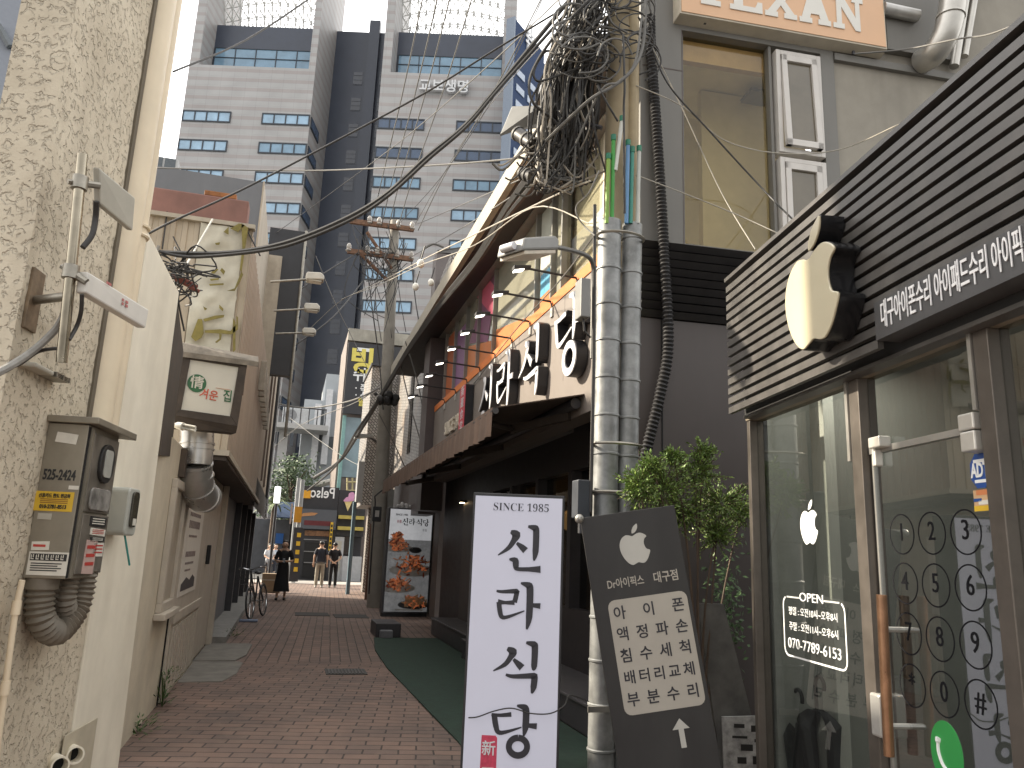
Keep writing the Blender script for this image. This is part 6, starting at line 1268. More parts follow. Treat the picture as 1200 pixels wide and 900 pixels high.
# side windows of the left block
RS = Fr(TW.p(u1R, 0, 0), -TW.N)      # its right side, u runs away from the viewer
for r in range(0, 11):
    z1 = zr0 - FLH * r; m = MB(); m.box(RS, .4, 4.6, z1 - zw_h, z1, .0, .12); f_ = m.build('window', tfr, tw_); m = MB(); m.box(RS, .6, 2.4, z1 - zw_h + .2, z1 - .2, .121, .14); m.box(RS, 2.6, 4.4, z1 - zw_h + .2, z1 - .2, .121, .14); m.build('pane', tpane[2], f_)
zc = TW.px(410, 37, -9)[1]
m = MB(); m.box(TW, u1R + .01, u2L - .01, 0, zc, -20, -9); um = TW.px(418, 200, -8)[0]; m.box(TW, um, um + 1.6, 0, zc + 1.4, -8.99, -8); m.build('glass_core', navy, tw_)
for r in range(-3, 11):
    for a, b in ((u1R + 3.2, um - .6), (um + 2.0, u2L - .8)):
        z = zr0 - FLH * r - 2.2; m = MB(); m.box(TW, a - .05, b + .05, z - .1, z + 2.1, -8.999, -8.95)
        for k in range(3): m.box(TW, a, b, z + k * .75, z + k * .75 + .5, -8.949, -8.9)
        m.build('core_window', navyw, tw_)
u, z = TW.px(521, 105); txt('building_lettering', '교보생명', TW, u, z, 2.05, mat('sign letter pale', (.62, .63, .64), .4), tw_, n=.5, ext=.25, off=.02, sx=.92)
for k in range(11):
    pass
m = MB()
for y in (495, 540): 
    for k in range(4): u = TW.px(333, y)[0] + .95 * k; m.box(TW, u, u + .42, TW.px(335, y + 28)[1], TW.px(335, y)[1], .01, .06)
m.build('slit_window', tfr, tw_)
# blue glazed building on the right
BL = Fr(at(604, 25, 88), vpd(1150)); (a, zt_b) = BL.px(604, 22); b = BL.px(638, 60)[0]; b2 = BL.px(648, 72)[0]
bb_ = thing('blue_building', 'deep blue glazed building with a white grid emblem right of the pale tower', 'building', BL.p(a, -BL.o.z, -2))
m = MB(); m.box(BL, a, b, -BL.o.z, zt_b, -1.2, 0); m.box(BL, b + .01, b2 + 3, -BL.o.z, zt_b - 1.6, -1.2, -.02); m.build('block', mat('deep blue cladding', (.028, .050, .11), .75, var=.15, scale=.3, spec=.15), bb_)
m = MB(); m.box(BL, a - .3, a - .01, -BL.o.z, zt_b + .2, -1.2, .1); m.build('edge_strip', mat('blue grey strip', (.17, .21, .27), .6), bb_)
eu, ez = BL.px(620, 47); m = MB(); s = .42
for k in (-.9, .9): m.box(BL, eu + k * .55 - .16, eu + k * .55 + .16, ez - 2.1, ez + 2.1, .01, .2)
for k in (-.9, 0, .9): m.box(BL, eu - 1.15, eu + 1.15, ez + k * .95 - .2, ez + k * .95 + .2, .201, .26)
m.build('grid_emblem', mat('sign letter pale', (0, 0, 0)), bb_)
for r in range(24):
    z = zt_b - 8.0 - 2.35 * (r // 2); c = r % 2; m = MB(); m.box(BL, a + .8 + 3.0 * c, a + 2.9 + 3.0 * c, z, z + 1.0, .01, .12); m.build('window', mat('blue grey window', (.24, .30, .40), .15, var=.3), bb_)
# small neighbours on the left
W1 = Fr((0, 62, 0), (1, 0)); a, b = W1.px(170, 200)[0], W1.px(207, 200)[0]; zt1_ = W1.px(190, 184)[1]
wb1 = thing('white_block', 'small white flat-roofed block with dark windows left of the tower', 'building', (b - 2, 62, 0))
m = MB(); m.box(W1, a - 6, b, 0, zt1_, -8, 0); m.build('wall', mat('pale render', (.46, .46, .45), .7, var=.06), wb1)
m = MB()
for k in range(3):
    for x in (-1.9, -.95, -3.2): m.box(W1, b + x, b + x + .8, zt1_ - 1.35 - 2.6 * k - (.9 if k else 0), zt1_ - .02 - 2.6 * k - (.2 if k else 0), .01, .05)
m.build('window', mat('grey window', (.10, .115, .125), .15, var=.2), wb1)
W2 = Fr((0, 26, 0), (1, 0)); b = W2.px(22, 40)[0]; z2 = W2.px(10, -8)[1]
gb1 = thing('grey_block', 'blue grey building corner peeking past the stucco at the far left edge', 'building', (b - 3, 26, 0)); m = MB(); m.hull([V((b - 10, 26, 0)), V((b, 26, 0)), V((b, 26, z2)), V((b - 10, 26, z2 + 4))], [V((b - 10, 32, 0)), V((b - .3, 32, 0)), V((b - .3, 32, z2)), V((b - 10, 32, z2 + 4))]); m.build('wall', mat('blue grey panel', (.23, .25, .29), .5, var=.06), gb1)
m = MB(); m.tube([W2.P(-2, 30, .1), W2.P(12, 55, .1)], .12, 6); m.box(W2, b - 3.5, b - .9, z2 - 5.5, z2 - 3.2, .01, .05); m.build('window', mat('grey window', (0, 0, 0)), gb1)

# ================================================================== MIDDLE DISTANCE
def frontal(Y): return Fr((0, Y, 0), (1, 0))
# white columned building
WC = frontal(56); wc = thing('columned_building', 'pale building with tall white vertical fins behind the alley end', 'building', (WC.px(385, 600)[0], 57, 0))
a, b = WC.px(352, 520)[0], WC.px(420, 520)[0]; m = MB(); m.box(WC, a, b, 0, WC.px(385, 470)[1], -8, 0); m.box(WC, WC.px(380, 470)[0], b, WC.px(385, 470)[1], WC.px(385, 438)[1], -8, 0); m.build('wall', mat('pale blue grey wall', (.40, .43, .45), .6, var=.08, scale=.8), wc)
for x, yt, yb in ((369, 474, 560), (381, 457, 545), (399, 432, 565), (407, 450, 560)):
    u = WC.px(x, 520)[0]; m = MB(); m.box(WC, u - .22, u + .22, WC.px(x, yb)[1], WC.px(x, yt)[1], .01, .45); m.build('fin', mat('fin white', (.62, .63, .64), .5), wc)
m = MB(); m.box(WC, WC.px(385, 500)[0], WC.px(394, 500)[0], WC.px(388, 525)[1], WC.px(388, 512)[1], .01, .1); m.box(WC, WC.px(372, 500)[0], WC.px(378, 500)[0], WC.px(375, 530)[1], WC.px(375, 480)[1], .01, .06); m.build('window', mat('grey window', (0, 0, 0)), wc)
wpz = MB(); wpz.tube(smoothpts([at(401, 455, 52), at(400, 545, 52), at(397, 560, 52), at(388, 564, 52), at(370, 569, 52)], 5), .2, 8); tag(wpz.build('white_pipe', mat('white pvc', (0, 0, 0)), smooth=True), 'white drain pipe curving down the front of the finned building', 'pipe')
ac = thing('air_conditioner', 'white air conditioner unit behind a railing beside the tower foot', 'air conditioner', at(347, 483, 54)); AF_ = Fr(at(347, 487, 54), (1, 0)); m = MB(); m.box(AF_, -.9, .9, -.55, .55, -.7, 0); m.build('case', mat('ac white', (.60, .62, .63), .5), ac, bev=.05); m = MB(); m.ring2(AF_, -.35, 0, .05, .4, .005, .03); m.build('fan_grille', mat('ac grey', (.3, .31, .32), .5), ac)
m = MB(); 
for k in range(8): m.tube([AF_.p(-1.9 + .55 * k, -.75, .4), AF_.p(-1.9 + .55 * k, .5, .4)], .04, 5)
m.tube([AF_.p(-1.9, .5, .4), AF_.p(2, .5, .4)], .05, 5); m.build('railing', dk, ac); m = MB(); m.box(AF_, -2.2, 2.2, -.95, -.6, -2, .5); m.build('ledge', mat('pale render', (0, 0, 0)), ac); m = MB(); m.box(AF_, -1.0, -.4, -12, -.96, -1.2, -.6); m.build('support', mat('pale render', (0, 0, 0)), ac)
# building with the black vertical sign
KB = frontal(43); kb = thing('signed_building', 'building carrying a black sign board with yellow and white lettering', 'building', (KB.px(430, 600)[0], 44, 0))
a, b = KB.px(401, 470)[0], KB.px(520, 470)[0]; m = MB(); m.box(KB, a, b, 0, KB.px(430, 391)[1], -6, -.02); m.build('wall', mat('brown grey wall', (.17, .14, .125), .7, var=.2, scale=1), kb)
m = MB(); m.box(KB, a, b, KB.px(430, 402)[1], KB.px(430, 388)[1], .0, .25); m.build('parapet', mat('stained concrete', (.33, .31, .26), .8, var=.25, scale=1.5, streak=.4), kb)
sa, sb2, sz1, sz0_ = KB.px(405, 440)[0], KB.px(470, 440)[0], KB.px(420, 404)[1], KB.px(420, 487)[1]; m = MB(); m.box(KB, sa, sb2, sz0_, sz1, .26, .42); sgb = m.build('sign_board', mat('black sign', (.028, .028, .032), .5), kb)
yl2 = mat('letter yellow', (.68, .58, .12), .5, var=0)
u, z = KB.px(426, 427); txt('lettering', '빙', KB, u - .1, z, 1.55, yl2, sgb, n=.45, off=.035); u, z = KB.px(429, 443); txt('lettering', '쉬운', KB, u, z, .85, sw, sgb, n=.45, off=.02); u, z = KB.px(428, 458); txt('lettering', '· 쪽박', KB, u, z, .52, sw, sgb, n=.45, off=.02); u, z = KB.px(428, 466); txt('lettering', '· 산떡', KB, u, z, .52, sw, sgb, n=.45, off=.02); u, z = KB.px(428, 474); txt('lettering', '탈출', KB, u, z, .5, yl2, sgb, n=.45, off=.02)
m = MB(); m.box(KB, KB.px(418, 411)[0], KB.px(436, 411)[0], KB.px(425, 414)[1], KB.px(425, 410)[1], .43, .45); m.build('white_strip', sw, sgb)
m = MB(); m.box(KB, KB.px(403, 520)[0], KB.px(450, 520)[0], KB.px(420, 560)[1], KB.px(420, 490)[1], .0, .06); m.build('window', mat('teal grey glass', (.20, .27, .30), .12, var=.25, scale=.8), kb)
m = MB(); m.box(KB, KB.px(399, 520)[0], KB.px(403, 520)[0], KB.px(400, 575)[1], KB.px(400, 487)[1], .0, .2); m.build('teal_column', mat('teal paint', (.20, .36, .34), .6), kb)
m = MB()
for x in (407, 413, 418): m.tube([at(x, 598, 42.5), at(x, 560, 42.5)], .05, 5)
for y in (565, 575, 585, 595): m.tube([at(406, y, 42.5), at(419, y, 42.5)], .05, 5)
m.build('yellow_rack', mat('pale yellow metal', (.42, .36, .18), .6), kb)
# mosaic clad building beyond the restaurant
def mosaic():
    m = bpy.data.materials.new('mosaic tile'); m.use_nodes = True; t = m.node_tree; N = t.nodes; L = t.links; b = N['Principled BSDF']
    tc = N.new('ShaderNodeTexCoord'); sx = N.new('ShaderNodeSeparateXYZ'); L.new(tc.outputs['Object'], sx.inputs[0]); cx = N.new('ShaderNodeCombineXYZ'); ad = N.new('ShaderNodeMath'); L.new(sx.outputs[0], ad.inputs[0]); L.new(sx.outputs[1], ad.inputs[1]); L.new(ad.outputs[0], cx.inputs[0]); L.new(sx.outputs[2], cx.inputs[1])
    mp = N.new('ShaderNodeMapping'); mp.inputs['Rotation'].default_value = (0, 0, R(45)); L.new(cx.outputs[0], mp.inputs[0])
    k = N.new('ShaderNodeTexBrick'); k.offset = .5; k.inputs['Scale'].default_value = 1; k.inputs['Brick Width'].default_value = .12; k.inputs['Row Height'].default_value = .085; k.inputs['Mortar Size'].default_value = .012; k.inputs['Color1'].default_value = (.42, .40, .375, 1); k.inputs['Color2'].default_value = (.27, .245, .22, 1); k.inputs['Mortar'].default_value = (.07, .065, .06, 1); L.new(mp.outputs[0], k.inputs['Vector'])
    n = N.new('ShaderNodeTexNoise'); n.inputs['Scale'].default_value = .9; n.inputs['Detail'].default_value = 5; L.new(tc.outputs['Object'], n.inputs['Vector']); r = N.new('ShaderNodeValToRGB'); r.color_ramp.elements[0].position = .52; r.color_ramp.elements[1].position = .7; L.new(n.outputs['Fac'], r.inputs[0])
    m1 = N.new('ShaderNodeMath'); m1.operation = 'MULTIPLY'; m1.inputs[1].default_value = .35; L.new(r.outputs[0], m1.inputs[0]); mx = N.new('ShaderNodeMixRGB'); L.new(m1.outputs[0], mx.inputs[0]); L.new(k.outputs['Color'], mx.inputs[1]); mx.inputs[2].default_value = (.38, .25, .15, 1); L.new(mx.outputs[0], b.inputs['Base Color']); b.inputs['Roughness'].default_value = .4
    bp = N.new('ShaderNodeBump'); bp.inputs['Distance'].default_value = .02; L.new(k.outputs['Fac'], bp.inputs['Height']); bp.invert = True; L.new(bp.outputs[0], b.inputs['Normal']); return m
MOS = mosaic(); XM = 3.3; MF = Fr((XM, 0, 0), (0, -1)); ms = thing('mosaic_building', 'building clad in grey and tan mosaic tiles beyond the restaurant', 'building', (4, 23, 0))
m = MB(); m.ext(MF, [(-18.0, 3.36), (-18.0, 8.9), (-27, 7.6), (-27, 3.36)], -4, 0); m.build('wall', MOS, ms)
m = MB(); m.box(MF, -30, -27.01, 3.0, 7.9, -4, .95); m.build('wall', MOS, ms); m = MB(); m.box(MF, -30, -26.9, 7.91, 8.0, -4, 1.0); m.build('coping', dk, ms)
m = MB(); m.box(MF, -23.4, -22.9, 4.4, 6.8, .001, .03); m.build('slit_window', mat('dark glass', (0, 0, 0)), ms)
m = MB(); m.box(MF, -30, -17.98, 0, 3.35, -4, -.1); m.build('lower_wall', mat('brown grey wall', (0, 0, 0)), ms)
m = MB(); p0 = at(429, 690, 29); m.box(Fr(p0, (1, 0)), -.16, .22, -p0.z, 4.1, -.3, .3); m.build('corner_pillar', MOS, ms)
wdp = thing('wooden_panel', 'tall brown wooden panel by the far end of the restaurant', 'panel', (3.0, 24.6, 0)); WF_ = frontal(24.5); a, b = WF_.px(431, 650)[0], WF_.px(447, 650)[0]; m = MB()
for k in range(4): m.box(WF_, a + (b - a) * k / 4, a + (b - a) * (k + .96) / 4, 0, WF_.px(438, 614)[1], -.05, 0)
m.build('planks', mat('brown plank', (.13, .065, .04), .6, var=.35, scale=5, streak=.3), wdp); m = MB(); m.box(WF_, a, b + 1.5, WF_.px(438, 613)[1], 3.4, -.05, 0); m.build('wall_top', mat('grey wall board', (.20, .20, .19), .7, var=.15), wdp)
sgx = thing('side_signboard', 'blank grey projecting signboard above the blue post', 'sign', at(422, 565, 27)); p0 = at(417, 588, 27); p1 = at(428, 541, 27); m = MB(); m.box(Fr(V((p0.x, 27, 0)), (1, 0)), 0, p1.x - p0.x, p0.z, p1.z, -.6, 0); m.build('panel', mat('sign grey', (.27, .275, .28), .5, var=.1), sgx); m = MB(); q = at(416, 588, 27.3); m.tube([V((q.x, 27.3, 0)), q], .07, 8); m.build('blue_post', mat('blue grey paint', (.10, .16, .20), .5), sgx)
cam_ = thing('wall_speaker', 'small black box lamp with a pale face hanging on a black pipe', 'lamp', at(442, 601, 20)); F_ = Fr(at(442, 601, 20), (1, 0)); m = MB(); m.box(F_, -.11, .11, -.22, .16, -.1, 0); m.build('case', blk, cam_, bev=.02); m = MB(); m.box(F_, -.05, .05, -.1, .06, .002, .01); m.build('face', mat('pale plate', (0, 0, 0)), cam_); m = MB(); m.tube(smoothpts([F_.p(-.05, -2, -.05), F_.p(-.06, .1, -.05), F_.p(.0, .5, -.05), F_.p(.9, 1.1, -.05)]), .02, 6); m.build('pipe', blk, cam_)
sl4 = thing('street_lamp', 'small flat street lamp on a thin bent arm by the mosaic wall', 'street lamp', at(440, 545, 27)); m = MB(); m.tube(smoothpts([at(443, 640, 27), at(443, 550, 27), at(443, 522, 27), at(437, 515, 26.8), at(428, 511, 26.5)]), .04, 6); m.build('arm', dk, sl4); p = at(424, 513, 26.4); m = MB(); m.ext(Fr(p, (1, 0)), [(-.25, -.05), (.35, .05), (.35, .12), (-.1, .12), (-.25, .03)], -.15, .15); m.build('lamp_head', mat('lamp housing', (0, 0, 0)), sl4)
# shops closing the street
SHF = frontal(38.5)
def sh_(x, y, n=0): return SHF.px(x, y, n)
sh_t = thing('end_shop', 'dark shop front closing the alley with a grey board and mirrored white lettering', 'shop', (sh_(370, 650)[0], 39, 0))
a, b = sh_(343, 650)[0], sh_(391, 650)[0]; zr = sh_(370, 570)[1]
m = MB(); m.box(SHF, a, b, 0, zr, -5, 0); m.build('wall', mat('shop black', (.025, .026, .03), .5, var=.15), sh_t)
m = MB(); m.box(SHF, sh_(352, 600)[0], b - .02, sh_(370, 620)[1], sh_(370, 597)[1], .01, .2); gbd = m.build('sign_board', mat('board slate', (.075, .082, .095), .5, var=.06), sh_t)
m = MB(); u, z = sh_(362, 605); m.ext(SHF, [(u - .4, z - .04), (u - .1, z + .0), (u + .25, z + .05), (u + .4, z + .16), (u + .1, z + .18), (u - .3, z + .12)], .201, .22); m.build('food_picture', mat('sausage brown', (.38, .19, .08), .5), gbd); m = MB(); m.box(SHF, u - .2, u + 1.05, z - .42, z - .2, .201, .21)
m.build('red_lettering', mat('dull red', (.10, .014, .018), .5), gbd)
u, z = sh_(378, 578); txt('lettering', 'Pelso', SHF, u, z, .72, sw, sh_t, n=.02, off=.012, sx=-.78)
m = MB(); m.box(SHF, sh_(353, 580)[0], sh_(364, 580)[0], sh_(358, 584)[1], sh_(358, 575)[1], .21, .26); m.build('yellow_plate', mat('amber plate', (.62, .30, .02), .5), sh_t)
m = MB(); m.box(SHF, sh_(357, 625)[0], sh_(386, 625)[0], sh_(370, 628)[1], sh_(370, 622)[1], .01, .06); m.build('brown_strip', mat('brown strip', (.17, .085, .04), .5, var=.5, scale=6), sh_t)
m = MB(); m.box(SHF, sh_(355, 660)[0], sh_(383, 660)[0], .1, sh_(370, 636)[1], .01, .04)
st_ = m.build('dark_doorway', mat('black void', (0, 0, 0)), sh_t); m = MB()
for y in (632, 646, 659): m.box(SHF, sh_(356, y)[0], sh_(383, y)[0], sh_(370, y + 1)[1], sh_(370, y)[1], .05, .09)
m.build('shelf_rail', mat('dull grey', (0, 0, 0)), sh_t)
m = MB(); m.box(SHF, sh_(384, 650)[0], sh_(387, 650)[0], sh_(385, 645)[1], sh_(385, 612)[1], .21, .28); vsg = m.build('side_sign', mat('sticker yellow', (0, 0, 0)), sh_t); 
m = MB()
for k in range(6): z = sh_(385, 643 - 5 * k)[1]; m.box(SHF, sh_(384.5, 650)[0], sh_(386.5, 650)[0], z, z + .13, .281, .29)
m.build('print', black, vsg)
ks = thing('snack_kiosk', 'black snack kiosk with yellow strips, a serving hatch and an ice cream cone sign', 'kiosk', (sh_(405, 650)[0], 39, 0)); a, b = sh_(391.3, 650)[0], sh_(424, 650)[0]
m = MB(); m.box(SHF, a, b, 2.1, zr - .1, -5, .0); m.box(SHF, a, b, 0, 2.1, -5, -.8); m.build('wall', mat('shop black', (0, 0, 0)), ks)
for y0, y1 in ((608, 604), (621, 617)):
    m = MB(); m.box(SHF, a + .05, b - .05, sh_(400, y0)[1], sh_(400, y1)[1], .01, .3); m.build('yellow_strip', mat('dull yellow', (.42, .34, .08), .5, var=.15), ks)
m = MB(); m.box(SHF, a, sh_(402, 650)[0], 0, sh_(395, 629)[1], -.79, .02); m.box(SHF, sh_(402, 650)[0], b, 0, sh_(410, 652)[1], -.79, .15); m.build('counter', mat('pale counter', (.40, .41, .42), .5, var=.1), ks)
m = MB(); m.box(SHF, sh_(393, 640)[0], sh_(400, 640)[0], sh_(395, 668)[1], sh_(395, 634)[1], .021, .03); m.build('price_list', mat('pale paper', (0, 0, 0)), ks)
m = MB(); m.box(SHF, sh_(402.5, 640)[0], sh_(414, 640)[0], sh_(408, 650)[1], sh_(408, 626)[1], -.78, -.7); m.build('hatch', mat('dark glass', (0, 0, 0)), ks)
ic = thing('ice_cream_sign', 'pink and yellow ice cream cone sign on the snack kiosk', 'sign', SHF.P(409, 585, .3)); u, z = sh_(408.5, 588, .3); m = MB(); m.ext(SHF, [(u - .20, z), (u + .18, z + .05), (u - .01, z - .45)], .3, .42); m.build('cone', mat('cone yellow', (.62, .50, .22), .5), ic); m = MB(); m.ext(SHF, closed_smooth([(u - .23, z), (u - .15, z + .18), (u - .03, z + .24), (u + .0, z + .40), (u + .15, z + .46), (u + .25, z + .36), (u + .23, z + .15), (u + .20, z + .04)]), .3, .44); m.build('scoop', mat('scoop pink', (.58, .28, .46), .5), ic)
# posts with amber signs
def postsign(name, label, x, Y, yt, plates):
    t = thing(name, label, 'post', V((at(x, 680, Y).x, Y, 0))); m = MB(); tp = at(x, yt, Y); m.tube([V((tp.x, Y, 0)), tp], .09, 8); m.build('post', mat('pale pole', (.24, .245, .245), .5, var=.15), t); m = MB()
    for (x0, y0, x1, y1, cl) in plates: p0, p1 = at(x0, y1, Y - .12), at(x1, y0, Y - .12); m = MB(); m.box(Fr(V((p0.x, Y - .12, 0)), (1, 0)), 0, p1.x - p0.x, p0.z, p1.z, -.04, 0); m.build('plate', cl, t)
amb = mat('amber sign', (.48, .22, .012), .5)
postsign('sign_post', 'pale metal post with a square amber sign in front of the dark end shop', 355, 34.5, 562, [(344, 594, 354.5, 612, amb), (339, 590, 343.5, 614, mat('pinkish plate', (.36, .28, .24), .6))])
postsign('sign_post', 'thin grey post right behind the amber sign at the alley end', 350.5, 36.5, 560, [])
ubx = thing('bollard_sign', 'black upright sign with yellow blocks at the foot of the amber sign post', 'sign', V((at(345, 690, 34).x, 34, 0))); p = at(344, 690, 34); m = MB(); m.box(Fr(V((p.x - .12, 34, 0)), (1, 0)), -.1, .26, .1, 2.3, -.1, 0); m.build('panel', mat('black sign', (0, 0, 0)), ubx); m = MB()
for k in range(5): m.box(Fr(V((p.x - .12, 34, 0)), (1, 0)), .05, .21, .5 + .35 * k, .68 + .35 * k, .001, .01)
m.build('print', mat('sticker yellow', (0, 0, 0)), ubx)
lbp = thing('light_pillar', 'white glowing capsule lamp on a slim post at the left mouth of the alley', 'lamp', V((at(325, 690, 29).x, 29, 0))); p = at(325, 580, 29); m = MB(); m.tube([p - V((0, 0, .30)), p + V((0, 0, .30))], .11, 12); m.build('lamp', mat('lamp white', (.75, .78, .80), .4, emit=.25), lbp, bev=.03); m = MB(); m.tube([V((p.x, 29, 0)), p - V((0, 0, .33))], .05, 8); m.build('post', dk, lbp)
cnp = thing('blue_canopy', 'dark blue canopy over a pale wall left behind the alley end', 'canopy', V((at(330, 600, 46).x, 46, 0))); CN = frontal(46); a, b = CN.px(318, 600)[0], CN.px(349, 600)[0]; m = MB(); m.hull([CN.p(a, CN.px(330, 608)[1], 1.2), CN.p(b, CN.px(330, 608)[1], 1.2), CN.p(b, CN.px(330, 590)[1], 0), CN.p(a, CN.px(330, 590)[1], 0)], [CN.p(a, CN.px(330, 608)[1] + .05, 1.25), CN.p(b, CN.px(330, 608)[1] + .05, 1.25), CN.p(b, CN.px(330, 590)[1] + .1, 0), CN.p(a, CN.px(330, 590)[1] + .1, 0)]); m.build('canopy', mat('navy canopy', (.025, .055, .12), .7), cnp)
m = MB(); m.box(CN, a - 1.2, CN.px(338, 640)[0], 0, CN.px(330, 609)[1], -2, -.0); m.build('wall', mat('dim shop grey', (.09, .095, .105), .6, var=.3, scale=1.5), cnp); m = MB(); m.box(CN, CN.px(322, 640)[0], CN.px(331, 640)[0], CN.px(326, 637)[1], CN.px(326, 625)[1], .01, .1); m.build('blue_plate', mat('plate blue', (.03, .13, .40), .5), cnp); m = MB(); m.box(CN, CN.px(338, 640)[0] + .01, b, 0, CN.px(330, 609)[1], -2, -.05); m.build('dark_doorway', mat('black void', (0, 0, 0)), cnp)
# trees beyond
def tree(label, base, h, r, n, col, squash=1.0):
    t = thing('tree', label, 'tree', base); b = V(base); m = MB(); top = b + V((0, 0, h)); m.tube([b, b + V((.1, 0, h * .4)), top], [.2, .14, .06], 8)
    for k in range(7): a = k * .9; m.tube([b + V((0, 0, h * (.4 + .06 * k))), b + V((r * .7 * math.cos(a), r * .7 * math.sin(a), h * (.6 + .06 * k)))], [.07, .02], 5)
    m.build('trunk', twig, t); m = MB(); cl = [V((rnd.gauss(0, r * .45), rnd.gauss(0, r * .45), h * .75 + rnd.gauss(0, h * .2 * squash))) for _ in range(22)]
    for i in range(n):
        c = b + cl[i % 22] + V((rnd.gauss(0, .35), rnd.gauss(0, .35), rnd.gauss(0, .3))); d = V((rnd.gauss(0, 1), rnd.gauss(0, 1), rnd.gauss(0, .7))).normalized() * rnd.uniform(.12, .3); s_ = d.orthogonal().normalized() * .06; m.poly([c, c + d * .5 + s_, c + d, c + d * .5 - s_])
    m.build('crown', col, t)
tree('leafy green tree behind the blue canopy at the left of the alley end', V((at(338, 600, 50).x, 50, 0)), 6.4, 1.9, 2600, mat('tree leaf', (.06, .10, .04), .6, var=.5, scale=2))
pm_ = thing('palm', 'spiky palm-like plant with long pale fronds left of the end shop', 'palm', V((at(330, 600, 44).x - .4, 44, 0))); pb_ = V((at(330, 600, 44).x - .4, 44, 0)); m = MB(); m.tube([pb_, pb_ + V((0, 0, 3.6))], .14, 8); m.build('trunk', twig, pm_); m = MB()
for k in range(26):
    a = k * .77; el = rnd.uniform(.1, 1.1); L = rnd.uniform(1.3, 2.1); d = V((math.cos(a) * math.cos(el), math.sin(a) * math.cos(el), math.sin(el))); P = [pb_ + V((0, 0, 3.6)) + d * (L * t) - V((0, 0, .7 * t * t * L)) for t in (0, .3, .6, 1)]; sd = d.cross(V((0, 0, 1))).normalized() * .1
    for i in range(3): w0, w1 = (1, .9, .6, .1)[i], (1, .9, .6, .1)[i + 1]; m.poly([P[i] + sd * w0, P[i + 1] + sd * w1, P[i + 1] - sd * w1, P[i] - sd * w0])
m.build('fronds', mat('palm frond', (.20, .24, .13), .6, var=.3, scale=3), pm_)
# far concrete pole with rusty crossarms
YP = 21.5; pp = thing('crossarm_pole', 'grey concrete pole with two rusty crossarms full of wires beyond the restaurant', 'utility pole', V((at(446, 600, YP).x, YP, 0))); A, B = at(463, 259, YP), at(447, 560, YP); B2 = B + (B - A).normalized() * (B.z / ((A - B).normalized().z)); B2.z = 0
m = MB(); m.tube([B2, A], [.22, .135], 14); m.build('shaft', mat('grey pole concrete', (.27, .25, .215), .8, var=.15, scale=4, streak=.2), pp, smooth=True)
rust = mat('rusty steel', (.16, .085, .05), .8, var=.45, scale=9)
for (x0, y0, x1, y1) in ((410, 259, 485, 269), (407, 294, 484, 304)):
    a, b = at(x0, y0, YP - .18), at(x1, y1, YP - .18); m = MB(); m.box(Fr(a, b - a), 0, (b - a).length, -.07, .07, -.05, .05); ca_ = m.build('crossarm', rust, pp); m = MB()
    for t in (.02, .3, .45, .75, .97): p = a.lerp(b, t) + V((0, 0, .14)); m.ball(p, (.07, .07, .11), 8, 6); m.ball(p + V((0, 0, -.12)), (.1, .1, .05), 8, 4)
    m.build('insulator', mat('grey insulator', (.36, .33, .29), .4, var=.2), ca_, smooth=True)
for (x0, y0, x1, y1) in ((430, 272, 459, 315), (421, 296, 453, 328)): m = MB(); m.tube([at(x0, y0, YP - .2), at(x1, y1, YP - .12)], .05, 6); m.build('brace', rust, pp)
m = MB()
for i in range(40):
    a = at(rnd.uniform(412, 482), rnd.uniform(262, 300), YP - .2 + rnd.uniform(-.2, .3)); b = at(rnd.uniform(425, 478), rnd.uniform(290, 400), YP - .2 + rnd.uniform(-.3, .3)); mid = a.lerp(b, .5) + V((rnd.gauss(0, .3), 0, rnd.gauss(-.2, .3))); m.tube(smoothpts([a, mid, b], 5), .011, 4, cap=False)
jw = m.build('jumper_wires', rub, pp); jw['kind'] = 'stuff'

# ================================================================== CABLES
wires = []
def wire(label, pts, r=.008, mtl=None, group='overhead cables', name='overhead_cable', cat='cable', k=6):
    """pts: (px, py, Y) way-points on the cable's real path"""
    P = smoothpts([at(*p) for p in pts], k); m = MB(); m.tube(P, r * 1.2, 6); return tag(m.build(name, mtl or rub, smooth=True), label, cat, group)
gry = mat('weathered cable grey', (.13, .125, .115), .6, var=.2); pw_c = mat('pale cable', (.40, .37, .31), .5, var=.1)
wire('upper thick black cable swooping from the tangled pole to the left knot', [(672, -6, 5.5), (585, 100, 5.7), (545, 147, 5.8), (500, 184, 5.9), (457, 224, 6.0), (417, 250, 6.1), (362, 275, 6.2), (312, 290, 6.3), (255, 297, 6.4), (190, 296, 6.5)], .016)
wire('thick black cable just below another one from the tangled pole to the left knot', [(690, -14, 5.5), (590, 98, 5.6), (548, 147, 5.7), (503, 186, 5.8), (458, 227, 5.9), (418, 254, 6.0), (362, 279, 6.1), (318, 292, 6.2), (250, 300, 6.35), (210, 300, 6.45), (172, 290, 6.5)], .012)
wire('thin dark cable running straight across the tower from pole top to the cream drain pipe', [(690, -8, 5.5), (587, 54, 6), (498, 109, 6.2), (375, 175, 6.3), (280, 224, 6.2), (205, 258, 6.0), (168, 277, 5.9)], .0075)
wire('single cable across the top of the left tower block', [(372, -8, 7), (290, 46, 6.4), (203, 84, 5.7)], .0075)
wire('thin faint cable low across both tower blocks', [(700, 175, 7), (560, 190, 9), (445, 197, 11), (340, 200, 13), (150, 196, 15)], .010, gry)
for k, (x0, x1, y1) in enumerate(((500, 436, 262), (518, 447, 265), (533, 455, 267), (560, 466, 268), (646, 490, 270))):
    wire(['leftmost', 'second from left', 'middle', 'fourth from left', 'rightmost and slackest'][k] + ' of five grey wires dropping before the tower to the crossarm', [(x0, -25, 11), (x0 + (x1 - x0) * .45, 112, 14), (x0 + (x1 - x0) * .8, 205, 18), (x1, y1, YP - .2)], .011, gry, 'wires to the crossarm')
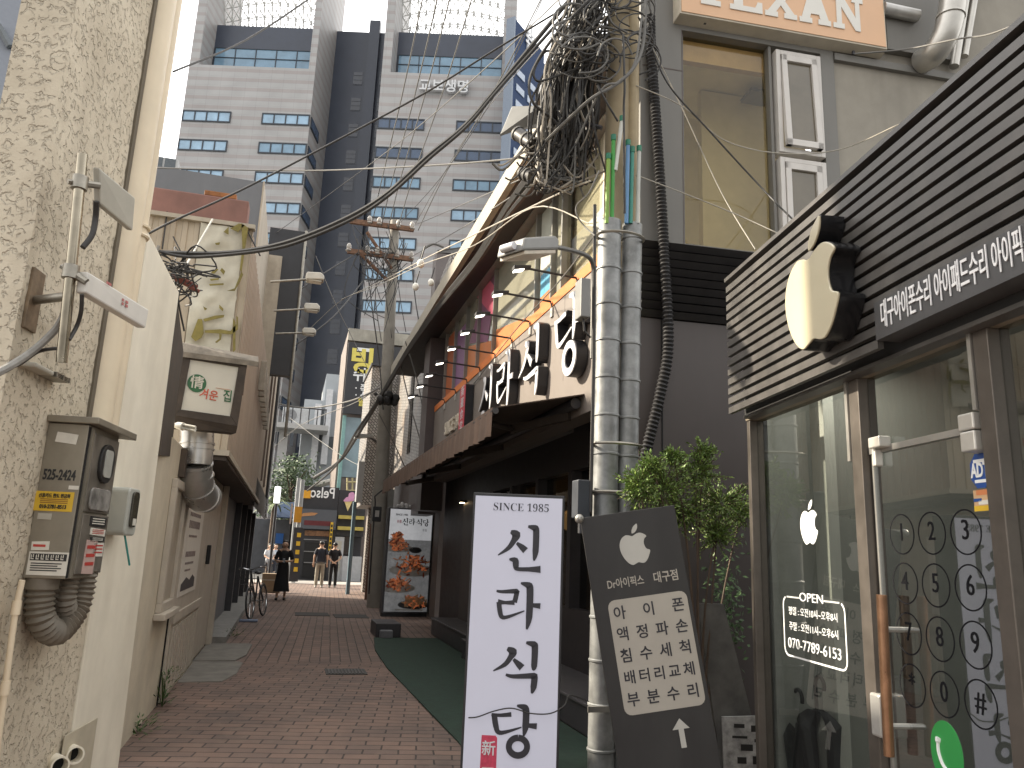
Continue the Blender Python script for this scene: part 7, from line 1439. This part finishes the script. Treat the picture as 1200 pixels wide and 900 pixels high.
wire('fat black cable bundle hugging the restaurant eave down to the end shop', [(636, 190, 7.0), (598, 240, 8.5), (560, 302, 10.5), (520, 352, 13), (482, 405, 16), (455, 450, 20), (425, 500, 25), (398, 540, 31), (368, 560, 36)], .055, k=8)
wire('second black cable beside the fat bundle along the eave', [(640, 200, 7.0), (596, 252, 8.5), (556, 312, 10.5), (512, 366, 13), (474, 420, 16), (448, 462, 20), (418, 505, 25), (392, 548, 31), (360, 575, 36)], .03, k=8)
m = MB()
for i in range(16):
    p = at(452 + rnd.gauss(0, 5), 468 + rnd.gauss(0, 5), 20 + rnd.gauss(0, .2)); m.ball(p, rnd.uniform(.05, .14), 6, 4)
tag(m.build('splice_clump', rub, smooth=True), 'clump of black splices where the fat bundle crosses the crossarm pole', 'splices')
wire('pale cable with small white bulbs strung from the pole past the eave', [(692, 212, 5.4), (657, 226, 6.0), (562, 272, 8), (500, 302, 11), (450, 328, 14), (400, 351, 18)], .0065, pw_c)
wire('second pale cable just below the bulb string', [(690, 262, 5.4), (625, 243, 6.4), (555, 288, 8.2), (490, 312, 11), (440, 336, 14), (400, 352, 18), (357, 391, 19)], .005, pw_c)
wire('short grey cable looping beside the grey brown roof box', [(492, 305, 15), (497, 292, 15), (508, 286, 15), (520, 290, 15)], .02, gry)
wire('black wire from the tangled pole slanting down across the tall yellowish window', [(748, 20, 5.4), (757, 38, 5.5), (782, 97, 5.5), (830, 152, 5.5), (897, 225, 5.4), (930, 258, 5.0)], .0065)
wire('thin white wire crossing the tall yellowish window to the fascia', [(745, 100, 5.5), (800, 125, 5.5), (850, 165, 5.6), (917, 180, 5.6), (985, 175, 5.3), (1055, 145, 4.6), (1098, 128, 4.2)], .004, pw_c)
wire('pale wire from the guard top crossing low over the window', [(745, 205, 5.4), (800, 226, 5.6), (860, 250, 5.5), (915, 275, 5.2)], .004, pw_c)
wire('pale wire steeply crossing the tall window below the black wire', [(757, 40, 5.5), (800, 128, 5.6), (845, 225, 5.6), (885, 292, 5.3)], .004, pw_c)
wire('thin wire from the orange sign to the black fascia top', [(1002, 63, 5.2), (1060, 58, 5.0), (1120, 46, 4.4), (1160, 40, 3.9), (1215, 18, 3.4)], .006, gry)
for k, (x, y, Y) in enumerate(((493, 309, 11.2), (505, 331, 13.5), (487, 336, 13.0))):
    p = at(x, y, Y); t = thing('string_bulb', ('highest small white bulb on the pale cable beside the grey roof box', 'rightmost and lower small white bulb on the pale cable', 'leftmost lower small white bulb on the pale cable')[k], 'bulb', p, group='bulbs on the pale cable'); m = MB(); m.ball(p, (.06, .06, .075)); m.build('bulb', mat('white glass tube', (0, 0, 0)), t, smooth=True); m = MB(); m.tube([p + V((0, 0, .06)), p + V((.05, 0, .3))], .012, 5); m.build('holder', rub, t)
for k, pts in enumerate(([(444, 485, 20), (462, 520, 20), (480, 560, 20)], [(475, 400, 18), (490, 450, 18), (500, 510, 18)], [(300, 545, 40), (350, 500, 36), (420, 470, 26), (455, 440, 22)], [(340, 490, 48), (380, 520, 44), (420, 545, 38), (470, 555, 30)], [(370, 300, 20), (395, 360, 26), (430, 430, 34)], [(455, 290, 21), (440, 340, 21.3), (447, 400, 21.3)])):
    wire(['slack wire falling from the splice clump over the mosaic wall', 'slack wire falling beside the brown end column', 'thin wire rising from left houses to the crossarm pole', 'thin wire sagging below the black sign board', 'thin wire crossing the dark glass core of the tower', 'drop wire hanging down the crossarm pole'][k], pts, .012, gry)

extra = [('thin wire fanning from the pole top to the far left roofs', [(665, -10, 6), (560, 88, 9), (470, 165, 13), (380, 232, 17), (300, 290, 20)]),
 ('thin wire from the eave up to the upper crossarm', [(622, 205, 7.5), (560, 232, 12), (500, 258, 17), (480, 266, 21.3)]),
 ('thin wire from the eave up to the lower crossarm', [(606, 226, 8), (550, 262, 12), (505, 288, 17), (480, 302, 21.3)]),
 ('wire from the lower crossarm to the beige house corner', [(420, 296, 21.3), (380, 320, 20.5), (340, 348, 20)]),
 ('wire from the pole brace down to the black projecting sign', [(425, 330, 21.3), (390, 372, 20), (345, 405, 19.3)]),
 ('steep wire from the tower side to the crossarm pole top', [(640, -10, 9), (575, 120, 12), (515, 210, 17), (468, 262, 21.3)]),
 ('slack wire hanging from the crossarm right end to the mosaic wall', [(482, 304, 21.3), (488, 360, 21), (500, 420, 20), (508, 470, 19)]),
 ('slack wire hanging left of the crossarm pole shaft', [(428, 298, 21.3), (436, 360, 21), (444, 420, 21), (449, 480, 20.6)]),
 ('long thin wire low over the alley end', [(312, 470, 30), (360, 478, 30), (410, 470, 27), (450, 452, 21.5)]),
 ('thin wire dropping over the mosaic wall to the awning end', [(470, 430, 20), (482, 480, 19), (497, 530, 18)]),
 ('thin wire across the sky gap beside the blue building', [(700, 30, 6), (655, 36, 8), (600, 92, 12), (540, 170, 17), (487, 262, 21.3)]),
 ('pale thin wire dipping below the street lamp', [(697, 275, 5.3), (655, 330, 7), (600, 392, 10), (540, 470, 14)])]
for lab, pts in extra: wire(lab, pts, .0065 * max(1, pts[0][2] / 9), rub if 'thin' not in lab else gry)
# the tangle on the foreground pole
tg = MB(); tl = MB(); tp2 = MB()
def strand(mb, pts, r): mb.tube(smoothpts([at(*p) for p in pts], 5), r, 5, cap=False)
for i in range(200):
    x0 = rnd.uniform(668, 712); y0 = rnd.uniform(-20, 60); x1 = rnd.gauss(656, 20); y1 = rnd.uniform(165, 222) - max(0, (x1 - 655)) * .3
    bx = (x0 + x1) / 2 + rnd.gauss(-6, 9); by = (y0 + y1) / 2; Y = 5.5 + rnd.uniform(-.22, .28); Y2 = 5.9 + rnd.uniform(-.25, .3)
    mb = tg if rnd.random() < .66 else (tl if rnd.random() < .62 else tp2)
    strand(mb, [(x0, y0, Y), (bx + rnd.gauss(0, 4), by - 25, (Y + Y2) / 2), (bx - 4 + rnd.gauss(0, 5), by + 25, (Y + Y2) / 2), (x1, y1, Y2), (x1 - 8 + rnd.gauss(0, 8), y1 + rnd.uniform(-6, 10), Y2)], rnd.choice((.006, .0075, .009, .011)))
for i in range(60):
    cx, cy = rnd.uniform(672, 752), rnd.uniform(-20, 75); r = rnd.uniform(12, 36); a0 = rnd.uniform(0, 6.28); n = rnd.randint(5, 9); sq = rnd.uniform(.5, 1.1); Y = 5.28 + rnd.uniform(-.15, .35)
    mb = tg if rnd.random() < .55 else tl
    strand(mb, [(cx + r * math.cos(a0 + .75 * k), cy + r * sq * math.sin(a0 + .75 * k), Y + .02 * k) for k in range(n)], rnd.choice((.006, .008, .010)))
for i in range(26):
    x0 = rnd.uniform(628, 668); y0 = rnd.uniform(172, 205); strand(tl if i % 3 else tp2, [(x0, y0, 5.8), (x0 + rnd.gauss(4, 8), y0 + 10, 5.7), (x0 + rnd.gauss(14, 10), y0 + rnd.gauss(16, 8), 5.75), (x0 + rnd.gauss(34, 12), y0 + rnd.gauss(6, 14), 5.8)], .0085)
tgt = thing('cable_tangle', 'huge dark tangle of telephone cables hanging in front of the utility pole', 'cables', at(670, 120, 5.7))
for mb, mt_ in ((tg, rub), (tl, gry), (tp2, mat('pale wire', (.40, .36, .30), .6, var=.2))): o_ = mb.build('cables', mt_, tgt); o_['kind'] = 'stuff'
for lab, pts, r in (('long black cable looping out left of the tangle', [(700, -10, 5.3), (652, 40, 5.4), (628, 75, 5.5), (620, 100, 5.5), (626, 122, 5.5), (648, 140, 5.6), (662, 158, 5.6)], .011), ('second loop of black cable left of the tangle', [(705, 20, 5.3), (660, 62, 5.4), (640, 60, 5.5), (626, 82, 5.5), (630, 95, 5.5), (650, 90, 5.5), (690, 75, 5.4)], .009), ('grey cable crossing the pole from the tangle to the top right', [(640, 165, 5.6), (690, 118, 5.2), (720, 100, 5.15), (742, 80, 5.15), (754, 50, 5.2), (757, -10, 5.2)], .012), ('thin pale cable bent across the pole face', [(675, 168, 5.4), (705, 105, 5.15), (728, 96, 5.15), (745, 70, 5.15), (752, 20, 5.2)], .008), ('black wire hanging down the middle of the pole', [(730, 40, 5.15), (732, 100, 5.15), (731, 135, 5.2), (732, 250, 5.3)], .008), ('short cable from the knot down to the pole side', [(700, 100, 5.15), (712, 122, 5.15), (724, 142, 5.2)], .007)):
    wire(lab, pts, r, rub if 'pale' not in lab and 'grey' not in lab else gry, 'loose cables at the pole')
wire('thin grey wire loop hanging beside the upper glass left of the guard', [(702, 200, 5.3), (690, 226, 5.3), (676, 240, 5.4), (676, 252, 5.4), (684, 264, 5.4), (697, 276, 5.3)], .005, gry, 'loose cables at the pole')
sc1 = mat('splice black', (.03, .026, .024), .45, var=.3)
for lab, a, b, r in (('fat brown black cable splice case at the lower left of the tangle', (606, 156, 6.0), (628, 171, 5.8), .062), ('lower cable splice case below the tangle', (612, 203, 6.0), (624, 207, 5.9), .055)):
    A, B = at(*a), at(*b); t = thing('splice_case', lab, 'splice case', (A + B) / 2); m = MB(); m.tube([A, B], r, 16); m.build('case', sc1, t, smooth=True); m = MB(); d = (B - A).normalized()
    for k in (.05, .5, .95): p = A.lerp(B, k); m.tube([p - d * .01, p + d * .01], r * 1.12, 16)
    m.build('band', gry, t, smooth=True)
fl = thing('floodlight', 'grey curved floodlight hood sticking out left of the cable tangle', 'floodlight', at(610, 140, 6.2))
q = [at(600, 124, 6.15), at(634, 123, 5.9), at(640, 138, 5.95), (at(586, 157, 6.2))]; m = MB(); q2 = [at(597, 128, 6.3), at(632, 126, 6.1), at(640, 140, 6.1), at(587, 158, 6.4)]; m.hull(q, [p + V((0, .02, -.02)) for p in q]); m.build('hood', mat('lamp housing', (0, 0, 0)), fl, bev=.008)
m = MB(); m.hull([at(606, 140, 6.25), at(630, 138, 6.1), at(632, 150, 6.1), at(604, 153, 6.25)], [at(606, 140, 6.4), at(630, 138, 6.3), at(632, 150, 6.3), at(604, 153, 6.4)]); m.build('lamp', mat('dull grey', (0, 0, 0)), fl); m = MB(); m.tube([at(634, 128, 6.0), at(665, 140, 5.8), at(705, 150, 5.6)], .02, 6); m.build('arm', dk, fl)
fp = thing('dark_panel_lamp', 'slim dark box tilted at the upper left of the tangle', 'lamp', at(637, 95, 6.2)); q = [at(641, 80, 6.2), at(646, 82, 6.2), at(640, 115, 6.2), at(631, 117, 6.2)]; m = MB(); m.hull(q, [p + V((0, .2, 0)) for p in q]); m.build('body', dk, fp, bev=.01)

# ================================================================== PEOPLE
skinm = mat('skin', (.52, .33, .23), .55, var=.05); hairm = mat('black hair', (.012, .010, .009), .45, var=.2); clb = mat('black cloth', (.012, .012, .014), .85, var=.3); navyc = mat('navy cloth', (.014, .017, .028), .8, var=.2); khaki = mat('khaki cloth', (.30, .27, .21), .85, var=.12); shoe = mat('dark shoe', (.025, .022, .02), .5); wsh = mat('white shirt cloth', (.55, .57, .60), .8, var=.1); shoew = mat('pale shoe', (.45, .44, .42), .6)
def person(label, loc, rz, H, arms, clothes, hair, seated=False, group=None):
    """front is -y; arms: per side (elbow, wrist, finger direction) in metres for a 1.70 m figure"""
    t = thing('person', label, 'person', loc, rz, group); k = H / 1.70; v = []; e = []; rad = []
    def add(p, r, parent=None):
        v.append(tuple(V(p) * k)); rad.append(r * k); i = len(v) - 1
        if parent is not None: e.append((parent, i))
        return i
    dz = -.42 if seated else 0
    pel = add((0, 0, .96 + dz), .115); sp1 = add((0, .01, 1.12 + dz), .105, pel); chs = add((0, .01, 1.30 + dz), .12, sp1); up_ = add((0, .01, 1.41 + dz), .075, chs); nk = add((0, 0, 1.48 + dz), .048, up_); jaw = add((0, -.022, 1.535 + dz), .074, nk); hd = add((0, -.012, 1.60 + dz), .098, jaw); add((0, 0, 1.655 + dz), .062, hd); nose = add((0, -.112, 1.575 + dz), .014, jaw)
    J = {}
    for s in (-1, 1):
        sh = add((s * .165, .01, 1.385 + dz), .052, up_); el_, wr_, fd = arms[0 if s < 0 else 1]; el_ = V(el_) + V((0, 0, dz)); wr_ = V(wr_) + V((0, 0, dz)); el = add(el_, .040, sh); wr = add(wr_, .028, el); d = V(fd).normalized(); pm = add(wr_ + d * .06, .032, wr)
        sd = d.cross(V((0, 0, 1))); sd = sd.normalized() if sd.length > .1 else V((1, 0, 0))
        for f in range(4): add(wr_ + d * (.145 + .012 * (1 - abs(f - 1.4))) + sd * (.018 * (f - 1.5)), .009, pm)
        add(wr_ + d * .08 + sd * .05, .010, wr)
        J[s] = (V((s * .165, .01, 1.385 + dz)), el_, wr_)
        hip = add((s * .09, 0, .90 + dz), .085, pel)
        if seated: kn = add((s * .13, -.42, .50), .058, hip); an = add((s * .12, -.40, .09), .036, kn); 
        else: kn = add((s * .10, -.01 + .03 * s, .50), .056, hip); an = add((s * .105, .02 + .05 * s, .09), .036, kn)
        ax = V(v[an]) / k; add((ax.x, ax.y - .13, .03), .03, an)
    me = bpy.data.meshes.new('body'); me.from_pydata(v, e, []); o = bpy.data.objects.new('body', me); COL.objects.link(o); o.parent = t; WM[o] = WM[t]
    o.modifiers.new('skin', 'SKIN'); sv = me.skin_vertices[0].data
    for i, r in enumerate(rad): sv[i].radius = (r, r)
    sv[0].use_root = True; s2 = o.modifiers.new('sub', 'SUBSURF'); s2.levels = 1; s2.render_levels = 1; me.materials.append(skinm); o.modifiers[0].use_smooth_shade = True
    def loft(name, secs, m_):
        mb = MB(); n = 16
        for z, rx, ry, cy in secs:
            for a in range(n): b = 2 * math.pi * a / n; mb.v.append((rx * k * math.cos(b) * (1 + .03 * math.sin(5 * b + z * 9)), (cy + ry * math.sin(b)) * k, (z + dz) * k))
        for i in range(len(secs) - 1):
            for a in range(n): mb.f.append((i * n + a, i * n + (a + 1) % n, (i + 1) * n + (a + 1) % n, (i + 1) * n + a))
        mb.f.append(tuple(range(n - 1, -1, -1))); mb.f.append(tuple(range((len(secs) - 1) * n, len(secs) * n))); return mb
    def sleeves(mb, f=.8):
        for s in (-1, 1): a, b, c = J[s]; q = a.lerp(b, f); mb.tube([(a + V((-s * .03, 0, .02))) * k, a.lerp(b, .3) * k, q * k], [.066 * k, .062 * k, .060 * k], 10)
        return mb
    for c in clothes:
        kind, m_ = c
        if kind == 'dress':
            mb = loft('dress', [(.24, .23, .20, .02), (.5, .20, .17, .01), (.85, .165, .13, 0), (1.02, .15, .11, 0), (1.12, .135, .105, .0), (1.30, .165, .125, 0), (1.40, .15, .085, .01), (1.435, .085, .06, .01)], m_); sleeves(mb, .85); mb.build('dress', m_, t, smooth=True, local=True)
        if kind == 'shirt':
            mb = loft('shirt', [(.88, .168, .125, 0), (1.0, .160, .122, 0), (1.15, .155, .122, 0), (1.30, .178, .13, .005), (1.40, .155, .09, .01), (1.44, .08, .062, .01)], m_); sleeves(mb, .72); mb.build('shirt', m_, t, smooth=True, local=True)
        if kind == 'trousers':
            mb = loft('trousers', [(.80, .165, .115, 0), (.92, .165, .125, 0), (1.0, .150, .115, 0)], m_)
            for s in (-1, 1):
                if seated: mb.tube([V((s * .09, 0, .50)) * k, V((s * .13, -.42, .50)) * k, V((s * .12, -.40, .10)) * k], [.09 * k, .072 * k, .055 * k], 10)
                else: mb.tube([V((s * .085, 0, .88)) * k, V((s * .10, -.01 + .03 * s, .50)) * k, V((s * .105, .02 + .05 * s, .07)) * k], [.092 * k, .075 * k, .062 * k], 10)
            mb.build('trousers', m_, t, smooth=True, local=True)
        if kind == 'shoes':
            mb = MB()
            for s in (-1, 1): y = -.40 if seated else .02 + .05 * s; mb.ball(V((s * .108, y - .05, .035)) * k, V((.048, .135, .045)) * k, 10, 6)
            mb.build('shoes', m_, t, smooth=True, local=True)
    mb = MB(); n = 14
    mb.ball(V((0, .042, 1.640 + dz)) * k, V((.090, .090, .078)) * k, 14, 8)
    if hair == 'long': mb.ball(V((0, .06, 1.54 + dz)) * k, V((.095, .055, .13)) * k, 12, 8)
    mb.build('hair', hairm, t, smooth=True, local=True)
    mb = MB()
    for s in (-1, 1): mb.ball(V((s * .030, -.094, 1.593 + dz)) * k, V((.010, .008, .006)) * k, 8, 5)
    mb.build('eyes', mat('eye dark', (.02, .015, .012), .3), t, local=True); mb = MB(); mb.ball(V((0, -.090, 1.528 + dz)) * k, V((.022, .008, .006)) * k, 8, 5); mb.build('mouth', mat('lips', (.30, .10, .09), .5), t, local=True)
    mb = MB()
    for s in (-1, 1): mb.ball(V((s * .082, .0, 1.575 + dz)) * k, V((.012, .022, .032)) * k, 8, 5)
    mb.build('ears', skinm, t, local=True); return t
down = (((-.24, .05, 1.12), (-.25, -.02, .88), (0, -.1, -1)), ((.24, .05, 1.12), (.25, -.02, .88), (0, -.1, -1)))
gp0 = atz(328, 704, 0)
wo = person('woman in a long black dress walking up while looking at her phone', (gp0.x, gp0.y, .02), R(-4), 1.66, (((-.25, .0, 1.12), (-.10, -.24, 1.09), (1, -.5, .1)), ((.25, .0, 1.12), (.12, -.25, 1.10), (-1, -.4, .1))), [('dress', clb), ('shoes', shoe)], 'long')
ph = MB(); pf = Fr(V((gp0.x + .0, gp0.y - .30, 1.12)), (1, 0), V((0, .5, 1)).normalized()); pf.N = pf.U.cross(pf.W); ph.box(pf, -.035, .035, -.07, .07, -.005, .005); tag(ph.build('phone', mat('phone black', (.02, .02, .025), .2), bev=.002), 'small dark phone held by the woman in the black dress', 'phone')
g1 = atz(373, 688, .03); person('man in a dark polo and beige trousers standing with his back turned', (g1.x, g1.y, .025), R(176), 1.73, down, [('shirt', navyc), ('trousers', khaki), ('shoes', shoew)], 'short')
g2 = atz(389, 688, .03); person('man all in black standing with hands clasped behind his back', (g2.x, g2.y, .025), R(184), 1.70, (((-.25, .08, 1.12), (-.05, .17, .96), (1, .1, -.4)), ((.25, .08, 1.12), (.06, .18, .94), (-1, .1, -.4))), [('shirt', clb), ('trousers', clb), ('shoes', shoe)], 'short')
for lab, x, y, Y, m_ in (('seated person in a white shirt left of the woman, nearer the wall', 317, 640, 36, wsh), ('seated person in a pale blue shirt just behind the woman', 323.5, 641, 38, mat('pale blue cloth', (.36, .42, .50), .8, var=.1))):
    p = at(x, y, Y); pr = person(lab, (p.x, Y, .33), R(20), 1.68, (((-.22, -.05, 1.14), (-.10, -.28, 1.05), (.6, -1, 0)), ((.22, -.05, 1.14), (.10, -.28, 1.05), (-.6, -1, 0))), [('shirt', m_), ('trousers', navyc), ('shoes', shoe)], 'short', seated=True)
    st_ = thing('stool', 'low dark stool under the ' + ('person in the white shirt' if m_ is wsh else 'person in the pale blue shirt'), 'stool', (p.x, Y, 0)); mb = MB(); mb.box(Fr((p.x, Y, 0), (1, 0)), -.2, .2, .62, .70, -.2, .2); mb.build('seat', dk, st_); 
    for sx_ in (-1, 1):
        for sy_ in (-1, 1): mb = MB(); mb.tube([(p.x + .17 * sx_, Y + .17 * sy_, 0), (p.x + .15 * sx_, Y + .15 * sy_, .62)], .018, 6); mb.build('leg', dk, st_)
bxs = thing('cardboard_box', 'brown cardboard box on the pavement beside the parked bicycle', 'box', (at(316, 700, 27).x, 27, 0)); F_ = Fr((at(316, 700, 27).x, 27, 0), (1, 0)); mb = MB(); mb.box(F_, -.3, .3, .02, .62, -.5, 0); mb.build('body', mat('cardboard', (.26, .19, .12), .8, var=.15), bxs, bev=.01); mb = MB(); mb.box(F_, -.3, .3, .40, .44, .001, .004); mb.build('tape', mat('pale paper', (0, 0, 0)), bxs)
